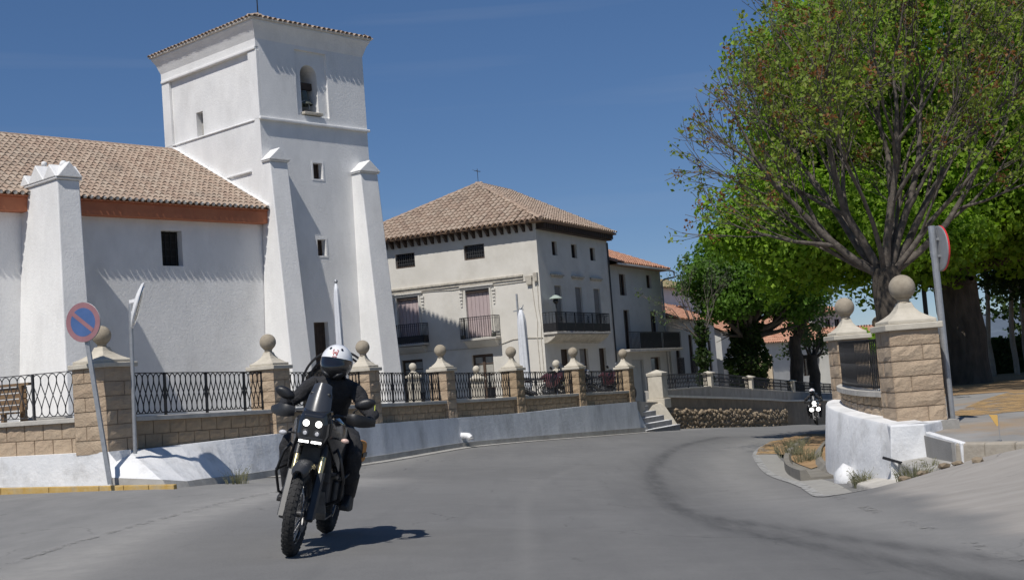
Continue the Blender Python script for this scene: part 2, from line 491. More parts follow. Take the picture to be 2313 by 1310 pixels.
# asphalt material
M_road = bpy.data.materials.new('asphalt'); M_road.use_nodes = True
N, L = M_road.node_tree.nodes, M_road.node_tree.links
bs = N['Principled BSDF']; bs.inputs['Roughness'].default_value = .88; bs.inputs['Specular IOR Level'].default_value = .35
tc = N.new('ShaderNodeTexCoord')
def noise(scale, detail=6, rough=.6, st=None):
    n = N.new('ShaderNodeTexNoise'); n.inputs['Scale'].default_value = scale; n.inputs['Detail'].default_value = detail; n.inputs['Roughness'].default_value = rough
    if st:
        mp = N.new('ShaderNodeMapping'); mp.inputs['Scale'].default_value = st
        L.new(tc.outputs['Object'], mp.inputs['Vector']); L.new(mp.outputs['Vector'], n.inputs['Vector'])
    else: L.new(tc.outputs['Object'], n.inputs['Vector'])
    return n.outputs['Fac']
def ramp(f, p0, c0, p1, c1):
    r = N.new('ShaderNodeValToRGB'); e = r.color_ramp.elements
    e[0].position = p0; e[0].color = (*c0, 1); e[1].position = p1; e[1].color = (*c1, 1)
    L.new(f, r.inputs['Fac']); return r.outputs['Color']
def mixc(fac, a, b):
    m = N.new('ShaderNodeMix'); m.data_type = 'RGBA'
    if isinstance(fac, (int, float)): m.inputs[0].default_value = fac
    else: L.new(fac, m.inputs[0])
    for s, v in ((6, a), (7, b)):
        if isinstance(v, tuple): m.inputs[s].default_value = (*v, 1)
        else: L.new(v, m.inputs[s])
    return m.outputs[2]
def mul(a, b):
    m = N.new('ShaderNodeMath'); m.operation = 'MULTIPLY'
    for i, v in enumerate((a, b)):
        if isinstance(v, (int, float)): m.inputs[i].default_value = v
        else: L.new(v, m.inputs[i])
    return m.outputs[0]
def attr(n):
    a = N.new('ShaderNodeAttribute'); a.attribute_name = n; return a.outputs['Fac']
base = ramp(noise(.35, 5), .35, (.150, .148, .144), .68, (.182, .18, .175))
fine = ramp(noise(60, 4, .85), .30, (.09, .09, .091), .72, (.27, .268, .262))
c = mixc(.42, base, fine)
mid_n = ramp(noise(2.3, 7, .7), .45, (0, 0, 0), .75, (1, 1, 1))
pn = ramp(noise(.16, 3, .5), .50, (0, 0, 0), .53, (1, 1, 1))
c = mixc(mul(pn, .28), c, (.125, .124, .122))
c = mixc(mul(mid_n, .45), c, (.215, .212, .206))
long_n = ramp(noise(1.1, 6, .65, (2.4, .22, 1)), .5, (0, 0, 0), .72, (1, 1, 1))
c = mixc(mul(long_n, .45), c, (.125, .125, .125))
c = mixc(mul(attr('polish'), .35), c, (.135, .135, .135))
dn = ramp(noise(3.0, 7, .75), .25, (.35, .35, .35), .7, (1, 1, 1))
c = mixc(mul(mul(attr('dust'), dn), .85), c, (.34, .33, .31))
on = ramp(noise(1.7, 7, .7, (1, .45, 1)), .35, (.20, .198, .192), .7, (.27, .265, .255))
c = mixc(mul(attr('oldroad'), .8), c, on)
ln = ramp(noise(2.2, 8, .7, (.5, 1.6, 1)), .3, (.285, .265, .24), .7, (.38, .355, .325))
c = mixc(mul(attr('lane'), .92), c, ln)
sn = ramp(noise(6, 6, .7, (1, .15, 1)), .25, (.25, .25, .25), .65, (1, 1, 1))
c = mixc(mul(mul(attr('skid'), sn), .78), c, (.052, .052, .053))
c = mixc(mul(mul(attr('seam'), dn), .35), c, (.24, .235, .225))
# hairline cracks
vo = N.new('ShaderNodeTexVoronoi'); vo.feature = 'DISTANCE_TO_EDGE'; vo.inputs['Scale'].default_value = .55
wp = N.new('ShaderNodeTexNoise'); wp.inputs['Scale'].default_value = 2.0; wp.inputs['Detail'].default_value = 6
L.new(tc.outputs['Object'], wp.inputs['Vector'])
va = N.new('ShaderNodeVectorMath'); va.operation = 'MULTIPLY_ADD'; va.inputs[1].default_value = (.5, .5, .5)
L.new(wp.outputs['Color'], va.inputs[0]); L.new(tc.outputs['Object'], va.inputs[2]); L.new(va.outputs[0], vo.inputs['Vector'])
cr_ = ramp(vo.outputs['Distance'], .0, (1, 1, 1), .009, (0, 0, 0))
gate = ramp(noise(.5, 3), .52, (0, 0, 0), .62, (1, 1, 1))
c = mixc(mul(mul(cr_, gate), .6), c, (.04, .04, .04))
L.new(c, bs.inputs['Base Color'])
bp = N.new('ShaderNodeBump'); bp.inputs['Strength'].default_value = .55; bp.inputs['Distance'].default_value = .012
L.new(noise(110, 3, .8), bp.inputs['Height']); L.new(bp.outputs['Normal'], bs.inputs['Normal'])
me.materials.append(M_road)
tag(link('road', me), kind='structure')

# painted edge line on the inner side of the bend, worn away in places
def ribbon(name, path, w, zf, m, lift, parent=None, kind='structure', wear=None):
    mb = MB(); pr = None
    for i, p in enumerate(path):
        a = Vector(path[max(i - 1, 0)][:2]); b = Vector(path[min(i + 1, len(path) - 1)][:2])
        d = (b - a).normalized(); s = Vector((-d.y, d.x)) * w / 2
        q = [(p[0] + s.x * k, p[1] + s.y * k) for k in (-1, 0, 1)]
        row = [(x, y, zf(x, y) + lift) for x, y in q]
        if pr is not None and not (wear and wear(i)):
            mb.raw(pr + row, [(0, 1, 4, 3), (1, 2, 5, 4)])
        pr = row
    o = mb.obj(name, m, parent)
    if parent is None: o['kind'] = kind
    return o
def worn_paint(name, col, cover, sc1=7.0):
    m = mat(name, tuple(x * .85 for x in col), col, 6, .8, .3, 60)
    N, L = m.node_tree.nodes, m.node_tree.links
    n = N.new('ShaderNodeTexNoise'); n.inputs['Scale'].default_value = sc1; n.inputs['Detail'].default_value = 9; n.inputs['Roughness'].default_value = .8
    t = N.new('ShaderNodeTexCoord'); L.new(t.outputs['Object'], n.inputs['Vector'])
    r = N.new('ShaderNodeValToRGB'); e = r.color_ramp.elements
    e[0].position = 1 - cover - .05; e[0].color = (0, 0, 0, 1); e[1].position = 1 - cover + .05; e[1].color = (1, 1, 1, 1)
    L.new(n.outputs['Fac'], r.inputs['Fac']); L.new(r.outputs['Color'], N['Principled BSDF'].inputs['Alpha'])
    return m
M_line = worn_paint('worn_white_line', (.36, .355, .34), .56)
M_line2 = worn_paint('faded_white_line', (.27, .265, .25), .44)
edge = smooth_path([(8.6, 36.5), (6.4, 32.6), (4.95, 27.6), (4.3, 23.7), (3.92, 20.6), (3.72, 17.4), (3.42, 14.7)], 8)
M_strip = worn_paint('worn_concrete_edging', (.31, .30, .275), .66, 4.0)
ribbon('edging_strip', [(p[0] + .20, p[1] - .02) for p in edge], .46, road_z, M_strip, .005)
ribbon('edge_line', edge, .13, road_z, M_line, .010)
edge2 = smooth_path([(3.42, 14.7), (3.28, 12.9), (3.2, 11.6), (3.15, 10.2), (3.05, 8.6), (2.9, 6.5)], 8)
ribbon('edge_line', edge2, .11, road_z, M_line2, .006, wear=lambda i: (i // 5) % 2 == 1)
stop = smooth_path([(-3.0, 20.6), (-3.7, 17.2), (-4.15, 13.8), (-4.45, 10.8), (-4.6, 7)], 8)
ribbon('edge_line', stop, .10, road_z, M_line2, .006)

# ground everywhere else, out to the far hills
M_earth = mat('dry_earth', (.20, .155, .10), (.29, .235, .16), .8, .97, .5, 12, stain=(.10, .11, .05), stain_scale=.12, stain_amt=.8)
M_far_haze = mat('hazed_hillside', (.075, .10, .135), (.10, .125, .16), .004, 1.0, stain=(.14, .175, .21), stain_scale=.01, stain_amt=.6)  # blue-grey tint paints distance haze into the hillside colour
def far_z(x, y):
    r = math.hypot(x, y)
    return -3.8 - .012 * max(0, r - 60) if r < 1500 else -21
mb = MB(); rr = [0, 30, 60, 90, 130, 200, 320, 550, 900, 1500, 2600, 4200, 6500]; K = 48
vs = [(0, 0, -3.8)]
for r in rr[1:]:
    for k in range(K):
        a = 2 * PI * k / K
        vs.append((r * math.cos(a), r * math.sin(a), far_z(r, 0)))
fs = [(0, 1 + k, 1 + (k + 1) % K) for k in range(K)]
for i in range(len(rr) - 2):
    for k in range(K):
        a, b = 1 + i * K + k, 1 + i * K + (k + 1) % K
        fs.append((a, b, b + K, a + K))
mb.raw(vs, fs)
tag(mb.obj('ground', M_earth, fix=False), kind='structure')
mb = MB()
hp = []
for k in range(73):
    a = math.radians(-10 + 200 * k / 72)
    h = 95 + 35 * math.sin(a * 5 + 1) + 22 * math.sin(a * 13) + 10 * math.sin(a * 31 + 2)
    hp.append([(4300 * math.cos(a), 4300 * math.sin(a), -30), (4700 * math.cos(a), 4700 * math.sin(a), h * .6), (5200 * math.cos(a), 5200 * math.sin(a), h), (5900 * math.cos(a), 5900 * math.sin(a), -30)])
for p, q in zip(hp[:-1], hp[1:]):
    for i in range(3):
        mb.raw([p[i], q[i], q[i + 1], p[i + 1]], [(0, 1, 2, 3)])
tag(mb.obj('hills', M_far_haze, smooth=True), kind='structure')

# plaza behind the parapet (church forecourt, street in front of the houses)
M_paving = mat('plaza_paving', (.27, .25, .22), (.36, .335, .295), 1.2, .92, .3, 30, stain=(.17, .155, .13), stain_scale=.7, stain_amt=.5)
FEN = [(-6.46, 20.05), (-4.62, 23.95), (-3.25, 27.20), (-1.84, 31.00), (-.16, 34.30), (1.64, 37.70), (3.40, 41.40)]
plaza_poly = [(-40, 36.5), (-6.48, 20.07)] + FEN[1:] + [(3.9, 42.5), (4.3, 44.6), (6.2, 48.3), (8.2, 52.2), (11, 58), (12.4, 62), (15.5, 68), (19.5, 76), (26, 88), (30, 140), (-60, 140)]
sheet('plaza', plaza_poly, plaza_z, M_paving, 2.0, skirt=3.0)
# park ground inside the bend
M_park = mat('worn_pavement', (.21, .205, .195), (.28, .272, .26), 1.6, .93, .4, 40, stain=(.34, .21, .085), stain_scale=.33, stain_amt=.9)
park_poly = [(4.98, 15.12), (5.1, 15.0), (5.6, 14.5), (7.0, 13.2), (9.5, 11), (13, 6), (16, -2), (44, -2), (44, 44), (20, 47), (13, 42.5), (9.9, 37.2), (8.2, 32), (7.0, 27), (6.3, 24), (5.9, 22.4), (5.3, 21.2), (5.0, 19), (5.0, 16.7), (4.9, 16.0)]
sheet('park_pavement', park_poly, park_z, M_park, 1.5, skirt=1.6)
M_dirt = mat('orange_leaf_dirt', (.27, .165, .08), (.36, .235, .12), 2.2, .97, .6, 25, stain=(.20, .16, .09), stain_scale=1.2, stain_amt=.8)
dirt_poly = [(6.9, 27.0), (12, 26.2), (20, 25.4), (34, 24), (40, 43), (20, 46), (13, 41.5), (10.2, 37), (8.6, 32)]
sheet('dirt_ground', dirt_poly, park_z, M_dirt, 1.5, lift=.006)
M_litter = worn_paint('scattered_leaf_dirt', (.42, .27, .12), .52, 2.6)
tag(sheet('leaf_litter', [(4.75, 26.6), (5.25, 29.0), (6.2, 32.4), (8.4, 36.4), (8.9, 36.9), (7.1, 32.6), (6.3, 29.8), (5.9, 28.2), (5.5, 26.6)], road_z, M_litter, .5, lift=.014), kind='structure')
tag(sheet('leaf_litter', [(6.2, 18.2), (7.4, 18.6), (9.2, 20.2), (11.5, 21), (14, 25.5), (10, 26.4), (8.4, 23.5), (7.2, 21), (6.4, 19.4)], park_z, M_litter, .5, lift=.005), kind='structure')

# verge between the road and the curved wall
verge_poly = [(9.8, 37.7), (8.9, 36.9), (7.1, 34.2), (5.75, 29.8), (5.25, 27.2), (5.0, 25.2), (4.75, 22.6), (4.62, 21.0), (5.4, 22.6), (6.0, 24.3), (6.9, 27), (8.2, 32), (10, 37.0)]
sheet('verge', verge_poly, lambda x, y: road_z(x, y) + .03 + .10 * max(0, math.sin(x * 3 + y)) * .5, M_dirt, .5, lift=.02)
M_gutter = mat('gutter_concrete', (.155, .145, .125), (.24, .225, .195), 3, .95, .5, 30, stain=(.10, .08, .05), stain_scale=1.5, stain_amt=.7)
gut = smooth_path([(7.2, 31.5), (5.9, 27.0), (5.1, 23.8), (4.62, 21.4), (4.36, 19.6), (4.26, 18.6)], 6)
mb = MB(); pr = None
for i, p in enumerate(gut):
    a = Vector(gut[max(i - 1, 0)]); b = Vector(gut[min(i + 1, len(gut) - 1)]); d = (b - a).normalized(); s = Vector((-d.y, d.x))
    z = road_z(*p) + .02
    prof = [(.33, -.02), (.33, .13), (.24, .13), (.18, .018), (-.18, .018), (-.26, .10), (-.33, .10), (-.33, -.02)]
    row = [(p[0] - s.x * u, p[1] - s.y * u, z + h) for u, h in prof]
    if pr: mb.raw(pr + row, [(k, k + 1, k + 9, k + 8) for k in range(7)])
    if not pr or i == len(gut) - 1: mb.raw(row + [row[0], row[7]], [(0, 1, 2, 3, 4, 5, 6, 7)])
    pr = row
tag(mb.obj('gutter', M_gutter), kind='structure')
# ---------------------------------------------------------------- masonry kit
def split_block(lx, ly, lz, seed, nx_=3, nz_=2, amp=.011):
    """rough-faced concrete block, origin at its lower front left corner"""
    r = random.Random(seed); mb = MB()
    def face(o, u, v, n, a, b, rough):
        vs = []
        for j in range(b + 1):
            for i in range(a + 1):
                p = Vector(o) + Vector(u) * i / a + Vector(v) * j / b
                if rough and 0 < i < a and 0 < j < b: p += Vector(n) * r.uniform(-.1, 1) * amp * 1.6
                elif rough: p += Vector(n) * -.004
                vs.append(p)
        mb.raw(vs, [(j * (a + 1) + i, j * (a + 1) + i + 1, (j + 1) * (a + 1) + i + 1, (j + 1) * (a + 1) + i) for j in range(b) for i in range(a)])
    face((0, 0, 0), (lx, 0, 0), (0, 0, lz), (0, -1, 0), nx_ + 1, nz_ + 1, True)
    face((0, ly, 0), (0, -ly, 0), (0, 0, lz), (-1, 0, 0), nx_, nz_ + 1, True)
    face((lx, 0, 0), (0, ly, 0), (0, 0, lz), (1, 0, 0), nx_, nz_ + 1, True)
    face((lx, ly, 0), (-lx, 0, 0), (0, 0, lz), (0, 1, 0), 1, 1, False)
    face((0, 0, lz), (lx, 0, 0), (0, ly, 0), (0, 0, 1), 1, 1, False)
    face((0, ly, 0), (lx, 0, 0), (0, -ly, 0), (0, 0, -1), 1, 1, False)
    return mb
BLK = {}
def block_mesh(lx, ly, lz, m, var):
    k = (round(lx, 3), round(ly, 3), round(lz, 3), m.name, var)
    if k not in BLK:
        BLK[k] = split_block(lx, ly, lz, var * 7 + 3).mesh('block', m, fix=False)
    return BLK[k]
def ball_cap(root, z0, w, s=1.0, r=.155, slab=None):
    """cap slab, flared pedestal, neck and stone ball on top of a pillar"""
    h = w / 2
    mb = MB(); mb.box(-h - .045 * s, h + .045 * s, -h - .045 * s, h + .045 * s, z0, z0 + .075 * s)
    bevel(mb.obj('cap_slab', M_cap, root), .01, 1)
    z1 = z0 + .075 * s
    prof = [(h - .01, 0), (h - .01, .045), (h - .05, .06), (h * .68, .09), (h * .48, .135), (h * .34, .19), (h * .27, .245), (h * .27, .255)]
    mb = MB(); rings = []
    for a, z in prof:
        a *= 1.0; z = z1 + z * s
        rings.append([(-a, -a, z), (a, -a, z), (a, a, z), (-a, a, z)])
    mb.loft(rings)
    bevel(mb.obj('pedestal', M_cap, root), .008, 1, 50)
    zz = z1 + .255 * s
    MB().lathe([(r * .52, 0), (r * .45, .02), (r * .5, .05), (r * .62, .06)], 16, (0, 0, zz)).obj('neck', M_ball, root, True, 40)
    MB().ball((0, 0, zz + .045 + r * .93), r, 24, 14).obj('ball', M_ball, root, True)
def block_pillar(name, label, loc, rz, w, zb, zt, courses, group, m=M_block, s=1.0, r=.155):
    root = thing(name, label, 'pillar', (loc[0], loc[1], zb), rz, group)
    H_ = zt - zb; ch = H_ / courses; g = .007
    MB().box(-w / 2 + .016, w / 2 - .016, -w / 2 + .016, w / 2 - .016, -.3, H_).obj('pillar_core', M_block_core, root)
    for c in range(courses):
        a = w * .64
        if c % 2 == 0: cells = [(0, a, 0, w), (a, w, 0, w)]
        else: cells = [(0, w, 0, a), (0, w, a, w)]
        if c % 4 == 2: cells = [(0, w - a, 0, w), (w - a, w, 0, w)]
        for q, (x0, x1, y0, y1) in enumerate(cells):
            o = link('block', block_mesh(x1 - x0 - g, y1 - y0 - g, ch - g, m, (c * 2 + q + int(abs(loc[0]) * 10)) % 5), root)
            o.location = (-w / 2 + x0 + g / 2, -w / 2 + y0 + g / 2, c * ch + g / 2)
    ball_cap(root, H_, w, s, r)
    return root
def track_frame(root, a, b):
    """put root at a with local x towards b, z up"""
    d = (Vector(b) - Vector(a)).normalized()
    y = Vector((0, 0, 1)).cross(d).normalized(); z = d.cross(y)
    root.matrix_world = Matrix.Translation(Vector(a)) @ Matrix((d, y, z)).transposed().to_4x4()
    return (Vector(b) - Vector(a)).length
_8 = {}
def eight_mesh(w, H_, t, m, seg=24):
    k = (round(w, 3), round(H_, 3), t, m.name)
    if k not in _8:
        mb = MB(); pts = []
        for i in range(seg):
            a = 2 * PI * i / seg
            pts.append(Vector((w * .97 * math.sin(2 * a) * (1 - .06 * math.cos(4 * a)), 0, H_ / 2 + H_ / 2 * math.sin(a))))
        rings = []
        for i in range(seg):
            d = (pts[(i + 1) % seg] - pts[i - 1]).normalized(); n_ = Vector((0, 1, 0)).cross(d)
            off = .003 * math.sin(i * PI / 12)
            rings.append([pts[i] + n_ * sx * t / 2 + Vector((0, sy * t / 2 + off, 0)) for sx, sy in ((-1, -1), (1, -1), (1, 1), (-1, 1))])
        rings.append(rings[0])
        mb.loft(rings, cap=False)
        _8[k] = mb.mesh('loop', m)
    return _8[k]
def railing(name, label, a, b, H_, pitch, group, m=M_iron, joined=False, t=.013, posts=8):
    root = thing(name, label, 'railing', group=group)
    Ln = track_frame(root, a, b)
    n = max(2, int(round(Ln / pitch))); p = Ln / n
    MB().box(0, Ln, -.014, .014, H_, H_ + .014).obj('top_rail', m, root)
    MB().box(0, Ln, -.012, .012, .035, .047).obj('bottom_rail', m, root)
    base = eight_mesh(p / 2, H_ - .05, t, m)
    if joined:
        mb = MB(); vs = [v.co.copy() for v in base.vertices]; fs = [tuple(q.vertices) for q in base.polygons]
        for i in range(n):
            mb.raw([(v.x + (i + .5) * p, v.y, v.z + .045) for v in vs], fs)
        o = mb.obj('loop', m, root, fix=False); o['kind'] = 'stuff'
    else:
        for i in range(n):
            o = link('loop', base, root); o.location = ((i + .5) * p, 0, .045)
    k = list(range(0, n + 1, posts)) + [n]
    for j in sorted(set(k)):
        MB().box(j * p - .016, j * p + .016, -.02, .02, 0, H_ + .01).obj('upright', m, root)
    return root
def parapet(name, label, a, b, hb, m, group, th=.26, courses=2, off=0.0, cope_mat=None, bl=.4):
    """low block wall between two pillars; a, b = coping top centre line"""
    root = thing(name, label, 'wall', group=group)
    Ln = track_frame(root, a, b)
    ct = .075
    mb = MB(); mb.box(0, Ln, -th / 2 - .07, th / 2 + .05, -ct, 0)
    o = bevel(mb.obj('coping', cope_mat or M_coping, root), .008, 1)
    hh = hb - ct; ch = hh / courses; g = .007
    MB().box(0, Ln, -th / 2 + .014, th / 2, -hb - .4, -ct - .002).obj('wall_core', M_block_core, root)
    k = 0
    for c in range(courses):
        x = -bl / 2 if c % 2 else 0.0
        while x < Ln - .03:
            x0, x1 = max(0, x), min(Ln, x + bl)
            if x1 - x0 > .04:
                o = link('block', block_mesh(x1 - x0 - g, .12, ch - g, m, k % 5), root)
                o.location = (x0 + g / 2, -th / 2, -hb + c * ch + g / 2); k += 1
            x += bl
    return root
def lerp(a, b, t): return a + (b - a) * t
def interp(x, pts):
    if x <= pts[0][0]: return pts[0][1]
    for (a, u), (b, v) in zip(pts[:-1], pts[1:]):
        if x <= b: return lerp(u, v, (x - a) / (b - a))
    return pts[-1][1]
def ledge_z(y): return 1.165 - .0222 * (y - 20.4)
WT = [(20.0, .64), (23.6, .64), (27, .60), (31, .50), (33.7, .43), (37.6, .40), (42, .31), (46, .25)]
def white_z(y): return interp(y, WT)

# ---- parapet with ball-topped pillars in front of the church
plabel = ['block pillar with a stone ball, behind the no-parking sign',
          'block pillar with a stone ball, left of the rider and second from the no-parking sign',
          'block pillar with a stone ball, just right of the rider\'s helmet',
          'ball-topped pillar standing in front of the shaded left part of the cream house',
          'ball-topped pillar just left of the white closed parasol in front of the house corner',
          'ball-topped pillar below the long balcony of the cream house',
          'last ball-topped pillar of the parapet, next to the street steps']
PGR = 'ball-topped pillars along the church parapet'
PW = [.66, .54, .48, .47, .46, .46, .46]
for i, (x, y) in enumerate(FEN):
    a = Vector(FEN[max(i - 1, 0)]); b = Vector(FEN[min(i + 1, 6)])
    if i == 0: b = Vector(FEN[1]); a = Vector(FEN[0])
    d = (b - a).normalized()
    zt = [1.95, 1.82, 1.71, 1.63, 1.545, 1.48, 1.39][i]
    zb = white_z(y) - .01
    block_pillar('stone_pillar', plabel[i], (x, y), math.atan2(d.y, d.x), PW[i], zb, zt, [6, 6, 5, 5, 5, 5, 5][i], PGR,
                 M_block if i == 0 else M_shade_block if i > 3 else M_block, 1.0 if i else 1.0, [.15, .153, .15, .146, .144, .144, .144][i])
blabel = ['between the first two pillars, behind the mirror pole', 'behind the rider', 'between the third and fourth pillars', 'between the fourth and fifth pillars',
          'between the fifth and sixth pillars', 'between the last two pillars before the steps']
for i in range(6):
    A_, B_ = Vector(FEN[i]), Vector(FEN[i + 1]); d = (B_ - A_).normalized(); n_ = Vector((d.y, -d.x))
    a2 = A_ + d * PW[i] / 2; b2 = B_ - d * PW[i + 1] / 2
    a3 = (a2.x, a2.y, ledge_z(a2.y)); b3 = (b2.x, b2.y, ledge_z(b2.y))
    hb = (ledge_z(a2.y) - white_z(a2.y) + ledge_z(b2.y) - white_z(b2.y)) / 2
    parapet('parapet_wall', 'low brown block wall with pale coping ' + blabel[i], a3, b3, hb + .02, M_shade_block, 'low block walls of the church parapet')
    rh = interp((a2.y + b2.y) / 2, [(20, .70), (30, .66), (42, .63)])
    railing('iron_railing', 'black iron railing of figure-eight loops ' + blabel[i], a3, b3, rh, .135, 'iron railings of the church parapet', joined=i >= 4)
# bay to the left of the first pillar, turned towards the street
P1 = Vector(FEN[0]); dl = Vector((-.90, .436)).normalized()
a2 = P1 + dl * .31; b2 = P1 + dl * 4.6
parapet('parapet_wall', 'sunlit tan block wall with pale coping left of the no-parking sign', (b2.x, b2.y, 1.235), (a2.x, a2.y, 1.215), .56, M_block, 'low block walls of the church parapet')
railing('iron_railing', 'thin iron railing of figure-eight loops in front of the wooden bench', (b2.x, b2.y, 1.235), (a2.x, a2.y, 1.215), .73, .172, 'iron railings of the church parapet', m=M_iron_grey, t=.011, posts=9)

# ---- limewashed retaining wall below the parapet
root = thing('retaining_wall', 'whitewashed sloping retaining wall below the parapet, shading to grey towards the steps', 'wall')
st = []   # (top outer, bottom) stations
def fen_at(t):
    i = min(int(t), 5); return Vector(FEN[i]).lerp(Vector(FEN[i + 1]), t - i)
dd = (Vector(FEN[1]) - P1).normalized(); nn = Vector((dd.y, -dd.x))
c0 = P1 + nn * .33 - dd * .33
st.append(((c0.x, c0.y, .665), (-6.25, 19.52, .20)))
st.append(((P1 + nn * .34 + dd * .1).to_tuple() + (.645,), (-5.30, 19.12, .12)))
st.append(((P1 + nn * .35 + dd * .6).to_tuple() + (.64,), (-5.10, 19.75, .02)))
for t in np.arange(.3, 6.01, .1):
    p = fen_at(t); q = fen_at(min(t + .05, 6)); r_ = fen_at(max(t - .05, 0)); d = (q - r_).normalized(); n_ = Vector((d.y, -d.x))
    o1 = .34; k = max(0, 1 - (t - .3) / .75); o2 = .40 + .62 * k * k
    tp = p + n_ * o1; bp_ = p + n_ * o2 - d * .2 * k
    st.append(((tp.x, tp.y, white_z(tp.y)), (bp_.x, bp_.y, road_z(bp_.x, bp_.y))))
tp = Vector((3.72, 42.35)); st.append(((tp.x, tp.y, .315), (4.10, 42.15, -.72)))
mb = MB(); mp_ = MB(); ms = MB()
for (t0, b0), (t1, b1) in zip(st[:-1], st[1:]):
    def mid(t_, b_, k): return tuple(lerp(b_[i], t_[i], k) for i in range(3))
    def inn(t_): return (t_[0] - .30, t_[1] + .16, t_[2])
    K0, K1 = .16, .16
    mb.raw([mid(t0, b0, K0), mid(t1, b1, K1), mid(t1, b1, .5), mid(t0, b0, .5), t1, t0, inn(t1), inn(t0)], [(0, 1, 2, 3), (3, 2, 4, 5), (5, 4, 6, 7)])
    def dn(b_): return (b_[0] + .03, b_[1] - .015, b_[2] - .12)
    mp_.raw([dn(b0), dn(b1), (mid(t1, b1, K1)[0] + .028, mid(t1, b1, K1)[1] - .014, mid(t1, b1, K1)[2]), (mid(t0, b0, K0)[0] + .028, mid(t0, b0, K0)[1] - .014, mid(t0, b0, K0)[2]), mid(t1, b1, K1), mid(t0, b0, K0)], [(0, 1, 2, 3), (3, 2, 4, 5)])
# end face by the steps
t1, b1 = st[-1]
mb.raw([b1, (b1[0] - .9, b1[1] + .35, b1[2]), (t1[0] - .5, t1[1] + .2, t1[2]), t1, (b1[0], b1[1], b1[2] - .3), (b1[0] - .9, b1[1] + .35, b1[2] - .3)], [(0, 1, 2, 3), (4, 5, 1, 0)])
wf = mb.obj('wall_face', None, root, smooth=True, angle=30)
wf.data.materials.append(M_limewash); wf.data.materials.append(M_shade_wash)
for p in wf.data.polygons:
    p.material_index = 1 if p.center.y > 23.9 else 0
mp_.obj('plinth', M_concrete, root, smooth=True, angle=30)
# short white wall under the left bay
c1 = P1 + dl * 4.9
MB().hexa([(c0.x, c0.y, -.1), (c1.x + nn.x * .1, c1.y - .36, -.1), (c1.x, c1.y, -.1), (c0.x + .25, c0.y + .3, -.1), (c0.x, c0.y, .665), (c1.x + nn.x * .1, c1.y - .36, .69), (c1.x, c1.y, .69), (c0.x + .25, c0.y + .3, .665)]).obj('wall_face', M_limewash, root)
# concrete drainage strip at the foot of the wall
strip_path = [(b[0] + .10, b[1] - .06) for t_, b in st[8:]]
ribbon('drain_strip', strip_path, .30, road_z, M_concrete, .012)

# pavement with yellow kerb
kA, kB = Vector((-5.12, 18.98)), Vector((-5.12, 18.98)) + Vector((-.90, .40)).normalized() * 9
wA = Vector((-5.35, 19.25))
def pav_z(x, y): return .128 + .022 * min(5, max(0, (-5.1 - x)))
tag(sheet('pavement', [kA.to_tuple(), wA.to_tuple(), (-6.2, 19.6), (c0.x, c0.y + .02), (c1.x, c1.y), (c1.x - 4, c1.y + 2), (kB.x, kB.y)], pav_z, M_concrete, .6), kind='structure')
pav = bpy.data.objects['pavement']
kd = (kB - kA).normalized(); kn = Vector((kd.y, -kd.x)) * -1
i = 0; x = 0.0
M_kerb_bare = mat('bare_kerb', (.33, .29, .21), (.44, .36, .22), 7, .9, .4, 40)
while x < 8.5:
    sl_ = .46 if i < 3 else .98
    p = kA + kd * x; q = kA + kd * (x + sl_); z0, z1 = pav_z(p.x, p.y) + .012, pav_z(q.x, q.y) + .012
    w_ = Vector((kd.y, -kd.x)); w_ = w_ if w_.y < 0 else -w_; w_ = w_ * .10
    o = MB().hexa([(p.x + w_.x, p.y + w_.y, z0 - .3), (q.x + w_.x, q.y + w_.y, z1 - .3), (q.x, q.y, z1 - .3), (p.x, p.y, z0 - .3), (p.x + w_.x * .8, p.y + w_.y * .8, z0), (q.x + w_.x * .8, q.y + w_.y * .8, z1), (q.x, q.y, z1), (p.x, p.y, z0)]).obj('kerb_stone', M_kerb, pav)
    bevel(o, .012, 2); x += sl_ + .01; i += 1

# ---- street steps at the end of the parapet
root = thing('street_steps', 'flight of whitewashed concrete steps rising from the road to the pavement', 'steps')
M_riser_shade = mat('shaded_step_riser', (.20, .20, .205), (.27, .27, .275), 5, .9, .3, 30)  # dark grey puts the unlit side of the steps into the colour
ux = Vector((.46, .888))
R0 = Vector((5.42, 44.5)); 
for i in range(6):
    R_ = R0 + Vector((-.26, .03)) * i; L_ = R_ - ux * 3.1; z0 = -.80 + i * .178; z1 = z0 + .178
    back = Vector((-1.6, .25))
    def P3(v, z): return (v.x, v.y, z)
    f = [P3(L_, -1.2), P3(R_, -1.2), P3(R_ + back, -1.2), P3(L_ + back, -1.2), P3(L_, z1 - .012), P3(R_, z1 - .012), P3(R_ + back, z1 - .012), P3(L_ + back, z1 - .012)]
    o = MB().hexa(f).obj('riser', M_riser_shade, root)
    nz = Vector((.02, -.01))
    MB().hexa([P3(L_ + nz, z1 - .012), P3(R_ + nz, z1 - .012), P3(R_ + back, z1 - .012), P3(L_ + back, z1 - .012), P3(L_ + nz, z1), P3(R_ + nz, z1), P3(R_ + back, z1), P3(L_ + back, z1)]).obj('tread', M_limewash, root)
